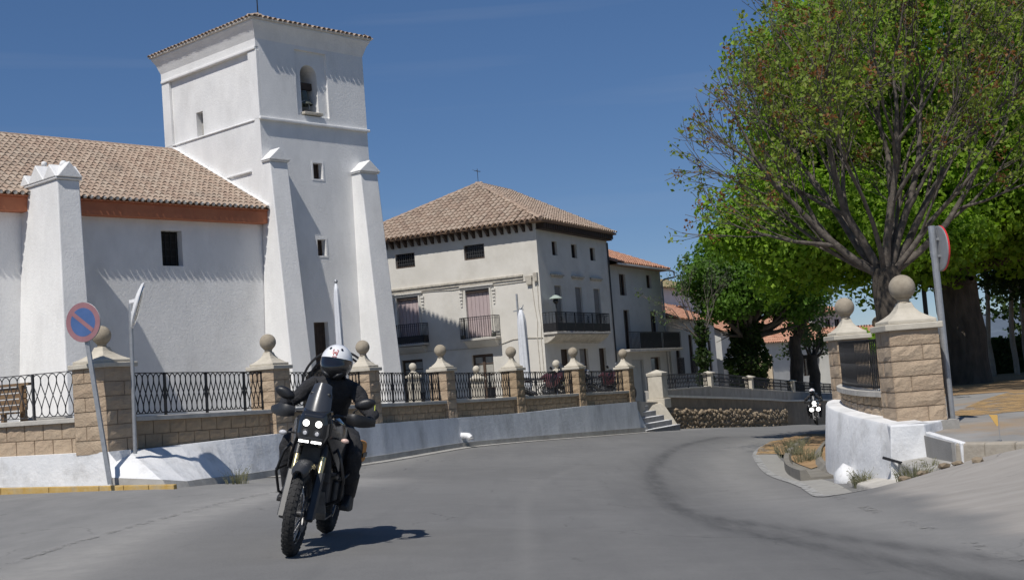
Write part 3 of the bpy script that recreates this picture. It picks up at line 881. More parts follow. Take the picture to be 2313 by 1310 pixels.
# stout pillar at the head of the steps
root = thing('stone_pillar', 'stout pale stone pillar with a shallow pyramid top, at the head of the steps', 'pillar', (4.93, 46.0, .18), math.atan2(.89, .45))
b = MB(); b.box(-.27, .27, -.27, .27, .09, .90); bevel(b.obj('shaft', M_cap, root), .015, 1)
b = MB(); b.box(-.33, .33, -.33, .33, -.25, .09); bevel(b.obj('base', M_cap, root), .015, 1)
b = MB(); b.loft([[(-a, -a, z), (a, -a, z), (a, a, z), (-a, a, z)] for a, z in ((.29, .90), (.30, .96), (.30, 1.0), (.01, 1.12))]); b.obj('cap', M_cap, root)
b = MB(); b.hexa([(4.62, 44.35, -.75), (5.5, 45.2, -.8), (5.35, 46.6, -1.2), (4.3, 46.5, -1.2), (4.35, 44.9, .05), (5.02, 45.65, .12), (4.98, 46.4, .18), (4.3, 46.3, .18)])
tag(b.obj('stair_cheek', M_cap), 'sloping pale concrete block beside the steps under the stout pillar', 'wall')

# ---- rubble retaining wall further down the street
W1 = [(5.05, 46.15), (6.2, 48.3), (8.2, 52.2), (11, 58), (12.4, 61.5), (15.5, 68), (19.5, 76)]
def w1_top(y): return interp(y, [(46, .38), (61.5, -.58), (76, -1.25)])
root = thing('street_wall', 'dark rendered retaining wall on rubble footing along the lower road', 'wall')
M_render_dark = mat('dark_render', (.24, .19, .135), (.33, .265, .19), 2, .95, .5, 20, stain=(.09, .08, .065), stain_scale=.8, stain_amt=.7, bdist=.03)
M_rubble = mat('rubble_stone', (.25, .195, .13), (.32, .25, .175), 5, .95, .6, 30, rnd=.35, c3=[(.21, .16, .105), (.28, .22, .15), (.33, .265, .185)])
mw, mc = MB(), MB()
for (x0, y0), (x1, y1) in zip(W1[:-1], W1[1:]):
    n = 4
    for k in range(n):
        a = Vector((lerp(x0, x1, k / n), lerp(y0, y1, k / n))); b = Vector((lerp(x0, x1, (k + 1) / n), lerp(y0, y1, (k + 1) / n)))
        d = (b - a).normalized(); w_ = Vector((d.y, -d.x))
        za, zb = w1_top(a.y), w1_top(b.y)
        A2, B2 = a + w_ * .16, b + w_ * .16; A3, B3 = a - w_ * .25, b - w_ * .25
        mw.hexa([(A2.x, A2.y, -3.4), (B2.x, B2.y, -3.4), (B3.x, B3.y, -3.4), (A3.x, A3.y, -3.4), (A2.x, A2.y, za - .08), (B2.x, B2.y, zb - .08), (B3.x, B3.y, zb - .08), (A3.x, A3.y, za - .08)])
        A2, B2 = a + w_ * .23, b + w_ * .23; A3, B3 = a - w_ * .3, b - w_ * .3
        mc.hexa([(A2.x, A2.y, za - .08), (B2.x, B2.y, zb - .08), (B3.x, B3.y, zb - .08), (A3.x, A3.y, za - .08), (A2.x, A2.y, za), (B2.x, B2.y, zb), (B3.x, B3.y, zb), (A3.x, A3.y, za)])
mw.obj('wall_body', M_render_dark, root); mc.obj('coping', mat('pale_wall_coping', (.56, .53, .47), (.66, .63, .56), 5, .9, .3, 30), root)
mf = MB()
for (x0, y0), (x1, y1) in zip(W1[:5], W1[1:5]):
    n = 5
    for k in range(n):
        a = Vector((lerp(x0, x1, k / n), lerp(y0, y1, k / n))); b = Vector((lerp(x0, x1, (k + 1) / n), lerp(y0, y1, (k + 1) / n))); d = (b - a).normalized(); w_ = Vector((d.y, -d.x))
        if b.y > 62: continue
        za, zb = lerp(road_z(a.x, a.y), w1_top(a.y), .60), lerp(road_z(b.x, b.y), w1_top(b.y), .60)
        A1, B1, A2, B2 = a + w_ * .27, b + w_ * .27, a + w_ * .21, b + w_ * .21
        mf.hexa([(A1.x, A1.y, -3.4), (B1.x, B1.y, -3.4), (b.x, b.y, -3.4), (a.x, a.y, -3.4), (A2.x, A2.y, za), (B2.x, B2.y, zb), (b.x, b.y, zb), (a.x, a.y, za)])
mf.obj('rubble_mortar', mat('rubble_mortar', (.22, .175, .12), (.31, .25, .18), 5, .95, .9, 14, bdist=.05), root)
def rock(seed, r=1.0):
    rr = random.Random(seed); bm = bmesh.new(); bmesh.ops.create_icosphere(bm, subdivisions=1, radius=r)
    for v in bm.verts: v.co *= rr.uniform(.78, 1.12); v.co.z *= .8
    me = bpy.data.meshes.new('stone'); bm.to_mesh(me); bm.free(); me.materials.append(M_rubble); return me
ROCKS = [rock(i) for i in range(6)]
rr = random.Random(5); cnt = 0
for (x0, y0), (x1, y1) in zip(W1[:5], W1[1:5]):
    L_ = math.hypot(x1 - x0, y1 - y0); d = Vector((x1 - x0, y1 - y0)).normalized(); w_ = Vector((d.y, -d.x))
    s = .1
    while s < L_:
        p = Vector((x0, y0)) + d * s; zb = road_z(p.x + .3, p.y); zt = lerp(zb, w1_top(p.y), .58)
        z = zb + rr.uniform(-.06, .06); sz = lerp(.115, .16, (p.y - 46) / 16) * rr.uniform(.95, 1.35)
        while z < zt and cnt < 299:
            o = link('stone', ROCKS[cnt % 6], root); cnt += 1
            o.location = (p.x + w_.x * .215, p.y + w_.y * .215, z); k = sz * rr.uniform(.7, 1.25)
            o.scale = (k * 1.0, k * .62, k * .78); o.rotation_euler = (rr.uniform(-.3, .3), rr.uniform(-.4, .4), math.atan2(d.y, d.x) + rr.uniform(-.3, .3))
            z += sz * 1.32
        s += lerp(.115, .16, (p.y - 46) / 16) * 1.75
# ---- upper pavement fence: grey wall, pale pillars, dark railings
W2 = [(4.7, 47.2), (7.92, 54), (10.68, 60), (14.3, 68), (17.05, 74), (21, 82)]
def w2_top(y): return interp(y, [(47, .56), (54, .46), (60, .10), (68, -.36), (74, -.70), (82, -1.1)])
w2l = ['nearest the stout pillar', 'under the slim ivy-wrapped pole', 'beside the big ivy-clad trunk', 'between the two dark trunks', 'behind the distant motorcycle']
M_grey_wall = mat('grey_dado', (.26, .255, .24), (.34, .33, .31), 1.5, .93, .3, 25, stain=(.15, .14, .12), stain_scale=.8, stain_amt=.5)
for i, ((x0, y0), (x1, y1)) in enumerate(zip(W2[:-1], W2[1:])):
    a, b = (x0, y0, w2_top(y0)), (x1, y1, w2_top(y1))
    root = thing('dwarf_wall', 'grey dwarf wall of the upper pavement ' + w2l[i], 'wall', group='dwarf walls of the upper pavement')
    Ln = track_frame(root, a, b)
    MB().box(0, Ln, -.12, .12, -1.2, -.04).obj('wall_body', M_grey_wall, root)
    MB().box(0, Ln, -.15, .15, -.04, 0).obj('coping', M_coping, root)
    railing('iron_railing', 'dark iron railing on the upper dwarf wall ' + w2l[i], a, b, .56, .2, 'iron railings of the upper pavement', joined=True, t=.02)
    if i:
        r2 = thing('stone_pillar', 'small pale pillar with pyramid cap on the upper dwarf wall, ' + ['', 'first beyond the stout pillar', 'left of the big ivy-clad trunk foot', 'in front of the middle dark trunk', 'above the distant motorcycle'][i], 'pillar', (x0, y0, w2_top(y0) - .05), math.atan2(y1 - y0, x1 - x0), 'pale pillars of the upper pavement')
        MB().box(-.17, .17, -.17, .17, 0, .56).obj('shaft', M_cap, r2)
        MB().loft([[(-q, -q, z), (q, -q, z), (q, q, z), (-q, q, z)] for q, z in ((.25, .56), (.26, .60), (.01, .68))]).obj('cap', M_cap, r2)

# ---- curved wall on the inside of the bend (right)
GRP_R = 'ball-topped pillars at the road bend'
block_pillar('stone_pillar', 'large sunlit block pillar with a stone ball beside the round sign pole on the right', (5.07, 16.72), 0.0, .64, .36, 1.53, 6, GRP_R, M_block, 1.08, .168)
block_pillar('stone_pillar', 'smaller farther block pillar with a stone ball at the left end of the curved wall', (5.56, 21.62), .05, .54, .50, 1.53, 5, GRP_R, M_block, 1.06, .163)
inner = smooth_path([(4.86, 17.05), (4.80, 18.0), (4.90, 19.3), (5.12, 20.5), (5.42, 21.4)], 3)
outer = smooth_path([(4.58, 15.95), (4.53, 16.8), (4.50, 17.9), (4.60, 19.3), (4.88, 20.7), (5.25, 21.8), (5.9, 23.2), (6.8, 25.2), (8.2, 29)], 4)
root = thing('curved_wall', 'curved block wall with railing ledge between the two right pillars', 'wall')
def cz(y): return interp(y, [(16.4, .74), (21.5, .81)])
def bzr(y): return interp(y, [(16, .36), (18.5, .47), (21, .545)])
arc = 0
for i in range(len(inner) - 1):
    a, b = Vector(inner[i]), Vector(inner[i + 1]); d = (b - a).normalized(); w_ = Vector((-d.y, d.x))
    ln = (b - a).length
    za, zb = cz(a.y), cz(b.y)
    def quad(o1, o2, z0a, z0b, z1a, z1b):
        A1, B1, B2, A2 = a + w_ * o1, b + w_ * o1, b - w_ * o2, a - w_ * o2
        return [(A1.x, A1.y, z0a), (B1.x, B1.y, z0b), (B2.x, B2.y, z0b), (A2.x, A2.y, z0a), (A1.x, A1.y, z1a), (B1.x, B1.y, z1b), (B2.x, B2.y, z1b), (A2.x, A2.y, z1a)]
    MB().hexa(quad(.09, .16, za - .07, zb - .07, za, zb)).obj('coping_stone', M_coping, root)
    MB().hexa(quad(.0, .12, bzr(a.y) - .1, bzr(b.y) - .1, za - .072, zb - .072)).obj('wall_core', M_block_core, root)
    for c in range(2):
        h0 = lerp(bzr(a.y), za - .07, c / 2) + .003; h1 = lerp(bzr(a.y), za - .07, (c + 1) / 2) - .004
        o = link('block', block_mesh(ln - .006, .10, h1 - h0, M_shade_block if c else M_block, i % 5), root)
        # block front faces the road: local -y = w_
        A1 = b + w_ * .03
        o.matrix_local = Matrix.Translation((A1.x, A1.y, h0)) @ Matrix.Rotation(math.atan2(-d.y, -d.x), 4, 'Z')
a_, b_ = Vector(inner[0]), Vector(inner[-1])
rp = [(p[0], p[1], cz(p[1])) for p in inner]
root = thing('iron_railing', 'dense dark iron railing between the two right pillars', 'railing')
for seg in range(0, len(rp) - 1, 2):
    a, b = Vector(rp[seg]), Vector(rp[min(seg + 2, len(rp) - 1)])
    d = (b - a); Ln = d.length; dn_ = d.normalized(); rzz = math.atan2(dn_.y, dn_.x)
    MB().bar(a + Vector((0, 0, .70)), b + Vector((0, 0, .70)), .03, .014).obj('top_rail', M_iron, root)
    MB().bar(a + Vector((0, 0, .04)), b + Vector((0, 0, .04)), .03, .012).obj('bottom_rail', M_iron, root)
    n = int(Ln / .075)
    for k in range(n):
        p = a.lerp(b, (k + .5) / n)
        o = link('loop', eight_mesh(.038, .65, .012, M_iron), root); o.location = (p.x, p.y, p.z + .045); o.rotation_euler = (0, 0, rzz)
# whitewashed base of the bend wall
root = thing('retaining_wall', 'whitewashed curved base wall under the right pillars, cracked near its foot', 'wall')
mb = MB(); mt = MB(); pr = None
for i, p in enumerate(outer):
    a = Vector(outer[max(i - 1, 0)]); b = Vector(outer[min(i + 1, len(outer) - 1)]); d = (b - a).normalized(); w_ = Vector((-d.y, d.x))
    zt = bzr(p[1]); q = Vector(p) + w_ * .05
    row = [(q.x + w_.x * .06, q.y + w_.y * .06, road_z(q.x, q.y) - .25), (q.x + w_.x * .02, q.y + w_.y * .02, lerp(road_z(q.x, q.y), zt, .33)), (p[0], p[1], zt - .03), (p[0] - w_.x * .02, p[1] - w_.y * .02, zt), (p[0] - w_.x * .42, p[1] - w_.y * .42, zt + .01)]
    if pr: mb.raw(pr + row, [(k, k + 1, k + 6, k + 5) for k in range(4)])
    pr = row
mb.obj('wall_face', M_limewash, root, smooth=True, angle=40)
# bright front face and pier
b = MB(); b.hexa([(4.42, 15.90, -.75), (4.98, 15.80, -.75), (5.05, 16.35, -.75), (4.6, 16.4, -.75), (4.52, 15.92, .365), (4.93, 15.90, .36), (5.4, 16.44, .36), (4.6, 16.45, .365)])
bevel(b.obj('pier', M_limewash, root), .02, 2)
b = MB(); b.box(4.76, 5.5, 16.3, 17.1, .1, .358); b.obj('pillar_footing', M_concrete, root)
# wing wall falling towards the lane
b = MB(); b.hexa([(4.92, 15.86, -.6), (5.03, 14.93, -.6), (5.10, 14.95, -.6), (5.0, 15.92, -.6), (4.92, 15.86, .26), (5.03, 14.93, .165), (5.10, 14.95, .165), (5.0, 15.92, .26)])
bevel(b.obj('wing_wall', M_limewash, root), .012, 1)
b = MB(); b.hexa([(4.58, 15.2, -.6), (5.02, 14.85, -.6), (5.02, 15.9, -.6), (4.56, 15.95, -.6), (4.60, 15.25, -.13), (5.02, 14.92, -.07), (5.02, 15.9, -.03), (4.56, 15.92, -.08)])
bevel(b.obj('footing_slab', M_concrete, root), .02, 2)
b = MB(); b.hexa([(4.1, 15.1, -.8), (4.62, 14.9, -.8), (4.62, 16.3, -.8), (4.22, 17.3, -.8), (4.12, 15.4, -.34), (4.6, 15.2, -.26), (4.6, 16.2, -.28), (4.24, 17.2, -.38)])
bevel(b.obj('footing_slab', M_coping, root), .025, 2)
# broken kerb edge of the right pavement
rk = random.Random(3); M_kerb_old = mat('old_beige_kerb', (.30, .265, .215), (.40, .36, .30), 6, .95, .6, 25, stain=(.17, .15, .12), stain_scale=3, stain_amt=.7)
kp = [(5.02, 15.04), (5.27, 14.8), (5.52, 14.56), (5.85, 14.26), (6.3, 13.85), (7.0, 13.18)]
parkp = bpy.data.objects['park_pavement']
for (x0, y0), (x1, y1) in zip(kp[:-1], kp[1:]):
    o = MB().hexa([(x0 - .07, y0 - .05, -.6), (x1 - .07, y1, -.6), (x1 + .12, y1 + .03, -.6), (x0 + .12, y0 + .03, -.6), (x0 - .03 + rk.uniform(-.02, .02), y0 - .03, park_z(x0, y0) + .004), (x1 - .03 + rk.uniform(-.02, .02), y1 - .03, park_z(x1, y1) + .004), (x1 + .12, y1 + .10, park_z(x1, y1) + .006), (x0 + .12, y0 + .10, park_z(x0, y0) + .006)]).obj('kerb_stone', M_kerb_old, parkp)
    bevel(o, .025, 2)
# loose stones and a painted rock at the foot
for i, (x, y, r_) in enumerate([(4.36, 15.0, .055), (4.52, 14.88, .06), (4.75, 14.72, .07), (4.86, 14.6, .05), (4.62, 15.05, .05), (4.98, 14.3, .06)]):
    me_ = ROCKS[i % 6]
    o = link('loose_stone', me_); o.location = (x, y, road_z(x, y) + r_ * .4); o.scale = (r_ * 1.5, r_, r_ * .8); o.rotation_euler = (.2, .1, i)
    tag(o, ['small stone at the left end of the row below the white pier', 'rounded stone below the white pier', 'largest loose stone by the broken kerb', 'stone next to the largest one by the kerb', 'stone touching the concrete footing slab', 'loose stone farthest right along the broken kerb'][i], 'stone', 'loose stones at the kerb')
o = link('painted_rock', rock(44)); o.data.materials.clear(); o.data.materials.append(M_limewash)
o.location = (4.30, 17.55, -.40); o.scale = (.20, .26, .27)
tag(o, 'whitewashed boulder at the foot of the curved wall next to the gutter', 'rock')
for p in o.data.polygons: p.use_smooth = True
# ---------------------------------------------------------------- roof tiles
def tile_mesh(L_, r1, r2, m, name='roof_tile', seg=5):
    mb = MB(); vs = []
    for (y, r, z) in ((0, r1, .022), (L_, r2, 0)):
        for k in range(seg + 1):
            a = PI * k / seg
            vs.append((-r * math.cos(a), y, r * math.sin(a) * .85 + z))
    fs = [(k, k + 1, seg + 2 + k, seg + 1 + k) for k in range(seg)]
    mb.raw(vs, fs)
    # thickness of the visible front edge
    t = .014
    vs2 = []
    for k in range(seg + 1):
        a = PI * k / seg
        vs2.append((-(r1 - t) * math.cos(a), 0.0, (r1 - t) * math.sin(a) * .85 + .022))
    mb.raw(vs[:seg + 1] + vs2, [(k, seg + 1 + k, seg + 2 + k, k + 1) for k in range(seg)])
    vs3 = [(x, L_ * .5, z) for x, y, z in vs2]
    mb.raw(vs2 + vs3, [(k, seg + 1 + k, seg + 2 + k, k + 1) for k in range(seg)])
    return mb.mesh(name, m, smooth=True, angle=45, fix=False)
TILES = {}
def lay_tiles(root, planes, m, nparts=300, pu=.225, pv=.33, seed=1, jitter=1.0):
    """planes: (origin, u, v, inside(a,b), ulen, vlen); the nearest tiles become parts, the rest one joined part"""
    rr = random.Random(seed)
    key = (pu, pv, m.name)
    if key not in TILES: TILES[key] = tile_mesh(pv * 1.22, pu * .40, pu * .33, m)
    base = TILES[key]
    bpy.context.view_layer.update()
    W = root.matrix_world.copy(); items = []
    for (o, u, v, ins, ul, vl) in planes:
        o, u, v = Vector(o), Vector(u).normalized(), Vector(v).normalized(); n = u.cross(v)
        if n.z < 0: n = -n
        na, nb_ = int(ul / pu), int(vl / pv) + 1
        wob = [rr.uniform(-.012, .012) for _ in range(na + 1)]
        for i in range(na + 1):
            for j in range(nb_):
                a, b = (i + .5) * pu + wob[i] * jitter, j * pv + rr.uniform(-.012, .012) * jitter - .03
                if not ins(a, b + .1): continue
                d = Quaternion(n, rr.uniform(-.035, .035) * jitter)
                uu, vv = d @ u, d @ v
                p = o + u * a + v * b + n * (rr.uniform(0, .008) + .004)
                M_ = Matrix.Translation(p) @ Matrix((uu, vv, n)).transposed().to_4x4()
                items.append(((W @ p - EYE).length, M_))
    items.sort(key=lambda t: t[0])
    for d, M_ in items[:nparts]:
        q = link('roof_tile', base, root); q.matrix_local = M_
    rest = items[nparts:]
    if rest:
        bv = np.array([v.co[:] + (1,) for v in base.vertices]); bf = [tuple(p.vertices) for p in base.polygons]
        nv = len(bv); allv = []; allf = []; rn = []
        for k, (d, M_) in enumerate(rest):
            allv.append(bv @ np.array(M_).T[:, :3]); allf += [tuple(i + k * nv for i in f) for f in bf]; rn += [rr.random()] * len(bf)
        mb = MB(); mb.v = np.concatenate(allv).tolist(); mb.f = allf; mb.r = rn
        q = mb.obj('roof_tile', m, root, smooth=True, angle=45, fix=False); q['kind'] = 'stuff'
def rafter_row(root, n, start, step, size, m, name='corbel'):
    for i in range(n):
        p = Vector(start) + Vector(step) * i
        o = link(name, size, root); o.location = p

# ---------------------------------------------------------------- church
CH = thing('church', 'white plastered village church with square bell tower, buttresses and clay tile roofs', 'church', (-8.47, 45.0, 0), math.atan2(.74247569, .66987301))
TX, TY = 5.05, 6.05
zt_s = 11.25
# lower tower shaft with its openings
w = MB(); w.box(0, TX, 0, TY, .0, zt_s); low = w.obj('tower_wall', M_plaster, CH)
c = MB()
c.box(2.27, 2.70, -.5, .32, 9.22, 9.82).box(2.24, 2.63, -.5, .32, 6.38, 6.98).box(1.83, 2.50, -.5, .35, 1.3, 3.95)
cut(low, c)
# belfry stage, corner strips left proud of a recessed field on the left side
w = MB(); w.box(.12, TX, 0, TY, zt_s, 14.15); up_ = w.obj('belfry_wall', M_plaster, CH)
c = MB()
def arch(x0, x1, z0, z1, n=12):
    r_ = (x1 - x0) / 2; cx = (x0 + x1) / 2
    return [(x0, z0), (x1, z0)] + [(cx + r_ * math.cos(PI * k / n), z1 - r_ + r_ * math.sin(PI * k / n)) for k in range(n + 1)]
c.prism(arch(2.02, 2.80, 11.72, 13.50), -.5, 1.6)
cut(up_, c)
c = MB(); c.box(1.74, 3.22, -.4, .10, 11.55, 14.0); cut(up_, c)
c = MB(); c.box(-.3, .50, 3.60, 4.03, 11.30, 12.24); cut(up_, c)
for q0, q1 in ((0, .50), (5.55, TY)):
    w = MB(); w.box(0, .122, q0, q1, zt_s, 13.75)
    bevel(w.obj('corner_strip', M_plaster, CH), .02, 2)
w = MB(); w.box(-.05, .122, .02, TY - .02, 13.75, 13.86); bevel(w.obj('moulding', M_plaster, CH), .025, 2)
w = MB(); w.box(.0, .122, 0, TY, 13.862, 14.15); w.obj('frieze', M_plaster, CH)
w = MB(); w.box(-.06, TX + .07, -.12, .0, 11.19, 11.30); bevel(w.obj('string_course', M_plaster, CH), .03, 2)
w = MB(); w.box(-.045, 0, .3, 5.5, 11.20, 11.27); bevel(w.obj('string_course', M_plaster, CH), .02, 1)
w = MB(); w.box(-.08, 0, .64, 2.25, 9.40, 9.48); bevel(w.obj('ledge', M_plaster, CH), .025, 2)
w = MB(); w.box(1.98, 2.86, -.10, .12, 11.60, 11.70); bevel(w.obj('sill', M_mould, CH), .02, 2)
for (a, b, z0, z1) in ((2.20, 2.78, 9.16, 9.90), (2.17, 2.71, 6.31, 7.06)):
    w = MB(); w.box(a, a + .07, -.010, 0, z0, z1).box(b - .07, b, -.014, 0, z0, z1).box(a + .07, b - .07, -.010, 0, z1 - .08, z1).box(a + .07, b - .07, -.012, 0, z0, z0 + .06)
    w.obj('window_surround', M_plaster, CH)
# coved cornice flaring to the tiles
w = MB(); rings = []
for o_, z in ((0, 14.14), (.02, 14.2), (.07, 14.34), (.12, 14.50), (.20, 14.64), (.24, 14.70), (.24, 14.76), (.0, 14.80)):
    rings.append([(-o_, -o_, z), (TX + o_, -o_, z), (TX + o_, TY + o_, z), (-o_, TY + o_, z)])
w.loft(rings); w.obj('cornice', M_plaster, CH, smooth=True, angle=25)
OV = .32; ze = 14.80; rise = 1.05
cx, cy = TX / 2, TY / 2
w = MB(); e = [(-OV + .04, -OV + .04), (TX + OV - .04, -OV + .04), (TX + OV - .04, TY + OV - .04), (-OV + .04, TY + OV - .04)]
w.raw([(x, y, ze) for x, y in e] + [(cx, cy - .4, ze + rise), (cx, cy + .4, ze + rise)], [(0, 1, 4), (1, 2, 5, 4), (2, 3, 5), (3, 0, 4, 5), (3, 2, 1, 0)])
w.obj('tower_roof', M_tile_deck, CH)
MB().loft([[(-q, -q, z), (TX + q, -q, z), (TX + q, TY + q, z), (-q, TY + q, z)] for q, z in ((OV - .10, ze - .035), (OV - .01, ze - .02), (OV - .01, ze + .035))], cap=True).obj('eaves_mortar', M_mortar_edge, CH)
TW, TH = TX + 2 * OV, TY + 2 * OV
sl1 = math.hypot(TH / 2 - .4, rise); sl2 = math.hypot(TW / 2, rise)
def tri(W_, S_, top=0.0): return lambda a, b: 0 <= a <= W_ and b <= S_ and (b / S_) * (W_ - top) / 2 <= a <= W_ - (b / S_) * (W_ - top) / 2
tower_planes = [((-OV, -OV, ze + .01), (1, 0, 0), (0, TH / 2 - .4, rise), tri(TW, sl1), TW, sl1),
                ((-OV, TY + OV, ze + .01), (0, -1, 0), (TW / 2, 0, rise), tri(TH, sl2, .8), TH, sl2),
                ((TX + OV, -OV, ze + .01), (0, 1, 0), (-TW / 2, 0, rise), tri(TH, sl2, .8), TH, sl2),
                ((TX + OV, TY + OV, ze + .01), (-1, 0, 0), (0, -(TH / 2 - .4), rise), tri(TW, sl1), TW, sl1)]
MB().tube([(cx, cy, ze + rise - .1), (cx, cy, ze + rise + 2.6)], [.03, .012], 6).obj('lightning_rod', M_iron, CH)
w = MB(); w.ball((cx, cy, ze + rise + .15), .12, 10, 8); w.obj('finial', M_plaster, CH, True)
# openings: dark boards, door
for (a, b, z0, z1) in ((2.27, 2.70, 9.22, 9.82), (2.24, 2.63, 6.38, 6.98)):
    f = MB().box(a, b, .26, .30, z0, z1).obj('window', M_wood_dark, CH)
    fr = MB(); fr.box(a, a + .035, .22, .26, z0, z1).box(b - .035, b, .22, .26, z0, z1).box((a + b) / 2 - .015, (a + b) / 2 + .015, .22, .26, z0, z1); fr.obj('frame', M_window_frame, f)
d_ = MB().box(1.83, 2.50, .22, .28, .3, 3.95).obj('door', M_wood_dark, CH)
for k in range(5): MB().box(1.83 + k * .134 + .008, 1.83 + (k + 1) * .134 - .008, .205, .22, 1.3, 3.93).obj('plank', M_wood_dark, d_)
MB().box(.36, .40, 3.60, 4.03, 11.30, 12.24).obj('window', M_concrete, CH)
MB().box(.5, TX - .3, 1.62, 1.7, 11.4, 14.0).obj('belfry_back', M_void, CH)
# bell with headstock
bc = (2.41, .45)
bl = MB(); bl.lathe([(.02, 0), (.13, -.02), (.17, -.10), (.19, -.28), (.23, -.42), (.31, -.52), (.33, -.56), (.29, -.56), (.16, -.2), (.01, -.1)], 20, (bc[0], bc[1], 12.62), cap=False)
bell = bl.obj('bell', M_bronze, CH, True, 50)
MB().box(bc[0] - .36, bc[0] + .36, bc[1] - .07, bc[1] + .07, 12.64, 12.90).obj('headstock', M_wood_dark, bell)
MB().tube([(bc[0], bc[1], 12.3), (bc[0], bc[1], 12.02)], [.012, .035], 6).obj('clapper', M_iron, bell)
w = MB()
pts = [(bc[0] - .12 + .20 * math.cos(a), .25, 11.98 + .20 * math.sin(a)) for a in np.linspace(-.5, 2.6, 12)]
w.tube(pts, .018, 6); w.obj('bell_wheel', M_galv, bell)
# buttresses
def buttress(name, x0, x1, x0b, x1b, pt, pb, ztop, zb=0.2, cap='gable', y0=0.0):
    w = MB()
    def row(t):
        z = lerp(zb, ztop, t); a = lerp(x0b, x0, t); b = lerp(x1b, x1, t); p = lerp(pb, pt, t)
        return [(a, y0 + .1, z), (a, y0 - p, z), (b, y0 - p, z), (b, y0 + .1, z)]
    w.loft([row(t) for t in np.linspace(0, 1, 7)])
    bt = bevel(w.obj('buttress', M_plaster, CH), .035, 2, 50)
    w = MB()
    o_ = .06; a, b, p = x0 - o_, x1 + o_, pt + o_
    if cap == 'gable':
        w.box(a, b, y0 - p, y0, ztop, ztop + .05)
        xm = (a + b) / 2
        w.prism([(a - .02, ztop + .05), (b + .02, ztop + .05), (b + .02, ztop + .09), (xm, ztop + .50), (a - .02, ztop + .09)], y0 - p - .04, y0, 'y')
        bevel(w.obj('cap', M_plaster, bt), .02, 1)
    else:
        w.box(a, b, y0 - p, y0 + .3, ztop, ztop + .07)
        n = 3; q = (p) / 2.45
        for k, (s0, s1, hh) in enumerate(((y0 - p - .03, y0 - p + .88 * q + .0, .50), (y0 - p + .80 * q, y0 - p + 1.9 * q, .60), (y0 - p + 1.8 * q, y0 + .05, .42))):
            sm = (s0 + s1) / 2
            w.prism([(s0, ztop + .07), (s1, ztop + .07), (sm, ztop + hh)], a - .02, b + .02, 'x')
        xm = (a + b) / 2
        w.prism([(a, ztop + .07), (b, ztop + .07), (xm, ztop + .55)], y0 - p - .05, y0 - p + .5, 'y')
        bevel(w.obj('cap', M_plaster, bt), .025, 1)
        w = MB(); w.ball((xm, y0 - p + .3, ztop + .5), .12, 8, 6).ball((xm - .1, y0 - p + 1.25, ztop + .66), .09, 8, 6).ball((xm, y0 - p + 2.0, ztop + .48), .08, 8, 6)
        w.obj('cap_knob', M_plaster, bt, True)
    return bt
buttress('b', .0, .78, -.44, .48, .42, 1.62, 9.64)
buttress('b', 4.12, 4.98, 3.98, 4.90, .50, 1.30, 9.50)
buttress('b', 4.45, 5.45, 4.6, 5.72, .30, .42, 9.68, y0=.55)
# nave
NX = -19.0
w = MB(); w.box(NX, -.001, .12, 5.24 * 2 - .12, 0, 7.44); nv_ = w.obj('nave_wall', M_plaster, CH)
c = MB(); c.box(-4.21, -3.42, -.4, .5, 5.92, 7.10); cut(nv_, c)
f = MB().box(-4.21, -3.42, .40, .44, 5.92, 7.10).obj('window', M_void, CH)
fr = MB()
for k in range(4): fr.box(-4.21 + .79 * (k + .5) / 4 - .012, -4.21 + .79 * (k + .5) / 4 + .012, .36, .384, 5.92, 7.10)
for k in range(5): fr.box(-4.21, -3.42, .385, .399, 5.92 + 1.18 * (k + .5) / 5 - .012, 5.92 + 1.18 * (k + .5) / 5 + .012)
fr.obj('grille', M_iron, f)
w = MB(); w.box(NX, -.06, -.22, .30, 7.44, 7.88); bevel(w.obj('fascia', M_fascia, CH), .015, 1)
w = MB(); w.box(NX, -.06, -.28, .30, 7.88, 7.93); w.obj('eaves_board', M_fascia, CH)
zr, ye, yr = 10.99, -.33, 5.24; ze2 = 7.95
w = MB(); w.raw([(NX, ye + .04, ze2), (0, ye + .04, ze2), (0, yr, zr - .03), (NX, yr, zr - .03), (NX, 2 * yr - ye, ze2), (0, 2 * yr - ye, ze2)], [(0, 1, 2, 3), (3, 2, 5, 4), (1, 0, 4, 5), (0, 3, 4), (1, 5, 2)])
w.obj('nave_roof', M_tile_deck, CH)
SL = math.hypot(yr - ye, zr - ze2)
w = MB()
for (o_, h_) in ((0, 0),):
    w.prism([(ye - .02, ze2 + .0), (ye - .02, ze2 + .14), (yr + .05, zr + .16), (yr + .05, zr)], -.17, -.004, 'x')
bevel(w.obj('verge_flashing', M_plaster, CH), .03, 2)
w = MB()
n = int(18.8 / .38)
for k in range(n):
    x = -18.9 + k * .38
    w.tube([(x, yr, zr + .0), (x + .42, yr, zr + .02)], [.10, .085], 8)
w.obj('ridge_tiles', M_tile, CH, True, 40)['kind'] = 'stuff'
w = MB()
for k in range(int(18.9 / .225)):
    x = -18.95 + (k + .5) * .225
    w.ball((x, ye - .01, ze2 + .035), .068, 6, 4)
w.obj('eaves_mortar', M_mortar_edge, CH)['kind'] = 'stuff'
lay_tiles(CH, tower_planes + [((NX, ye, ze2 + .01), (1, 0, 0), (0, yr - ye, zr - ze2), lambda a, b: 0 <= a <= 18.86 and b <= SL - .05, 18.9, SL)], M_tile, 300, .225, .33)
def nb_buttress():
    return buttress('b', -8.93, -8.22, -9.46, -8.58, 2.10, 3.0, 8.14, cap='zigzag', y0=.12)
nb_buttress()

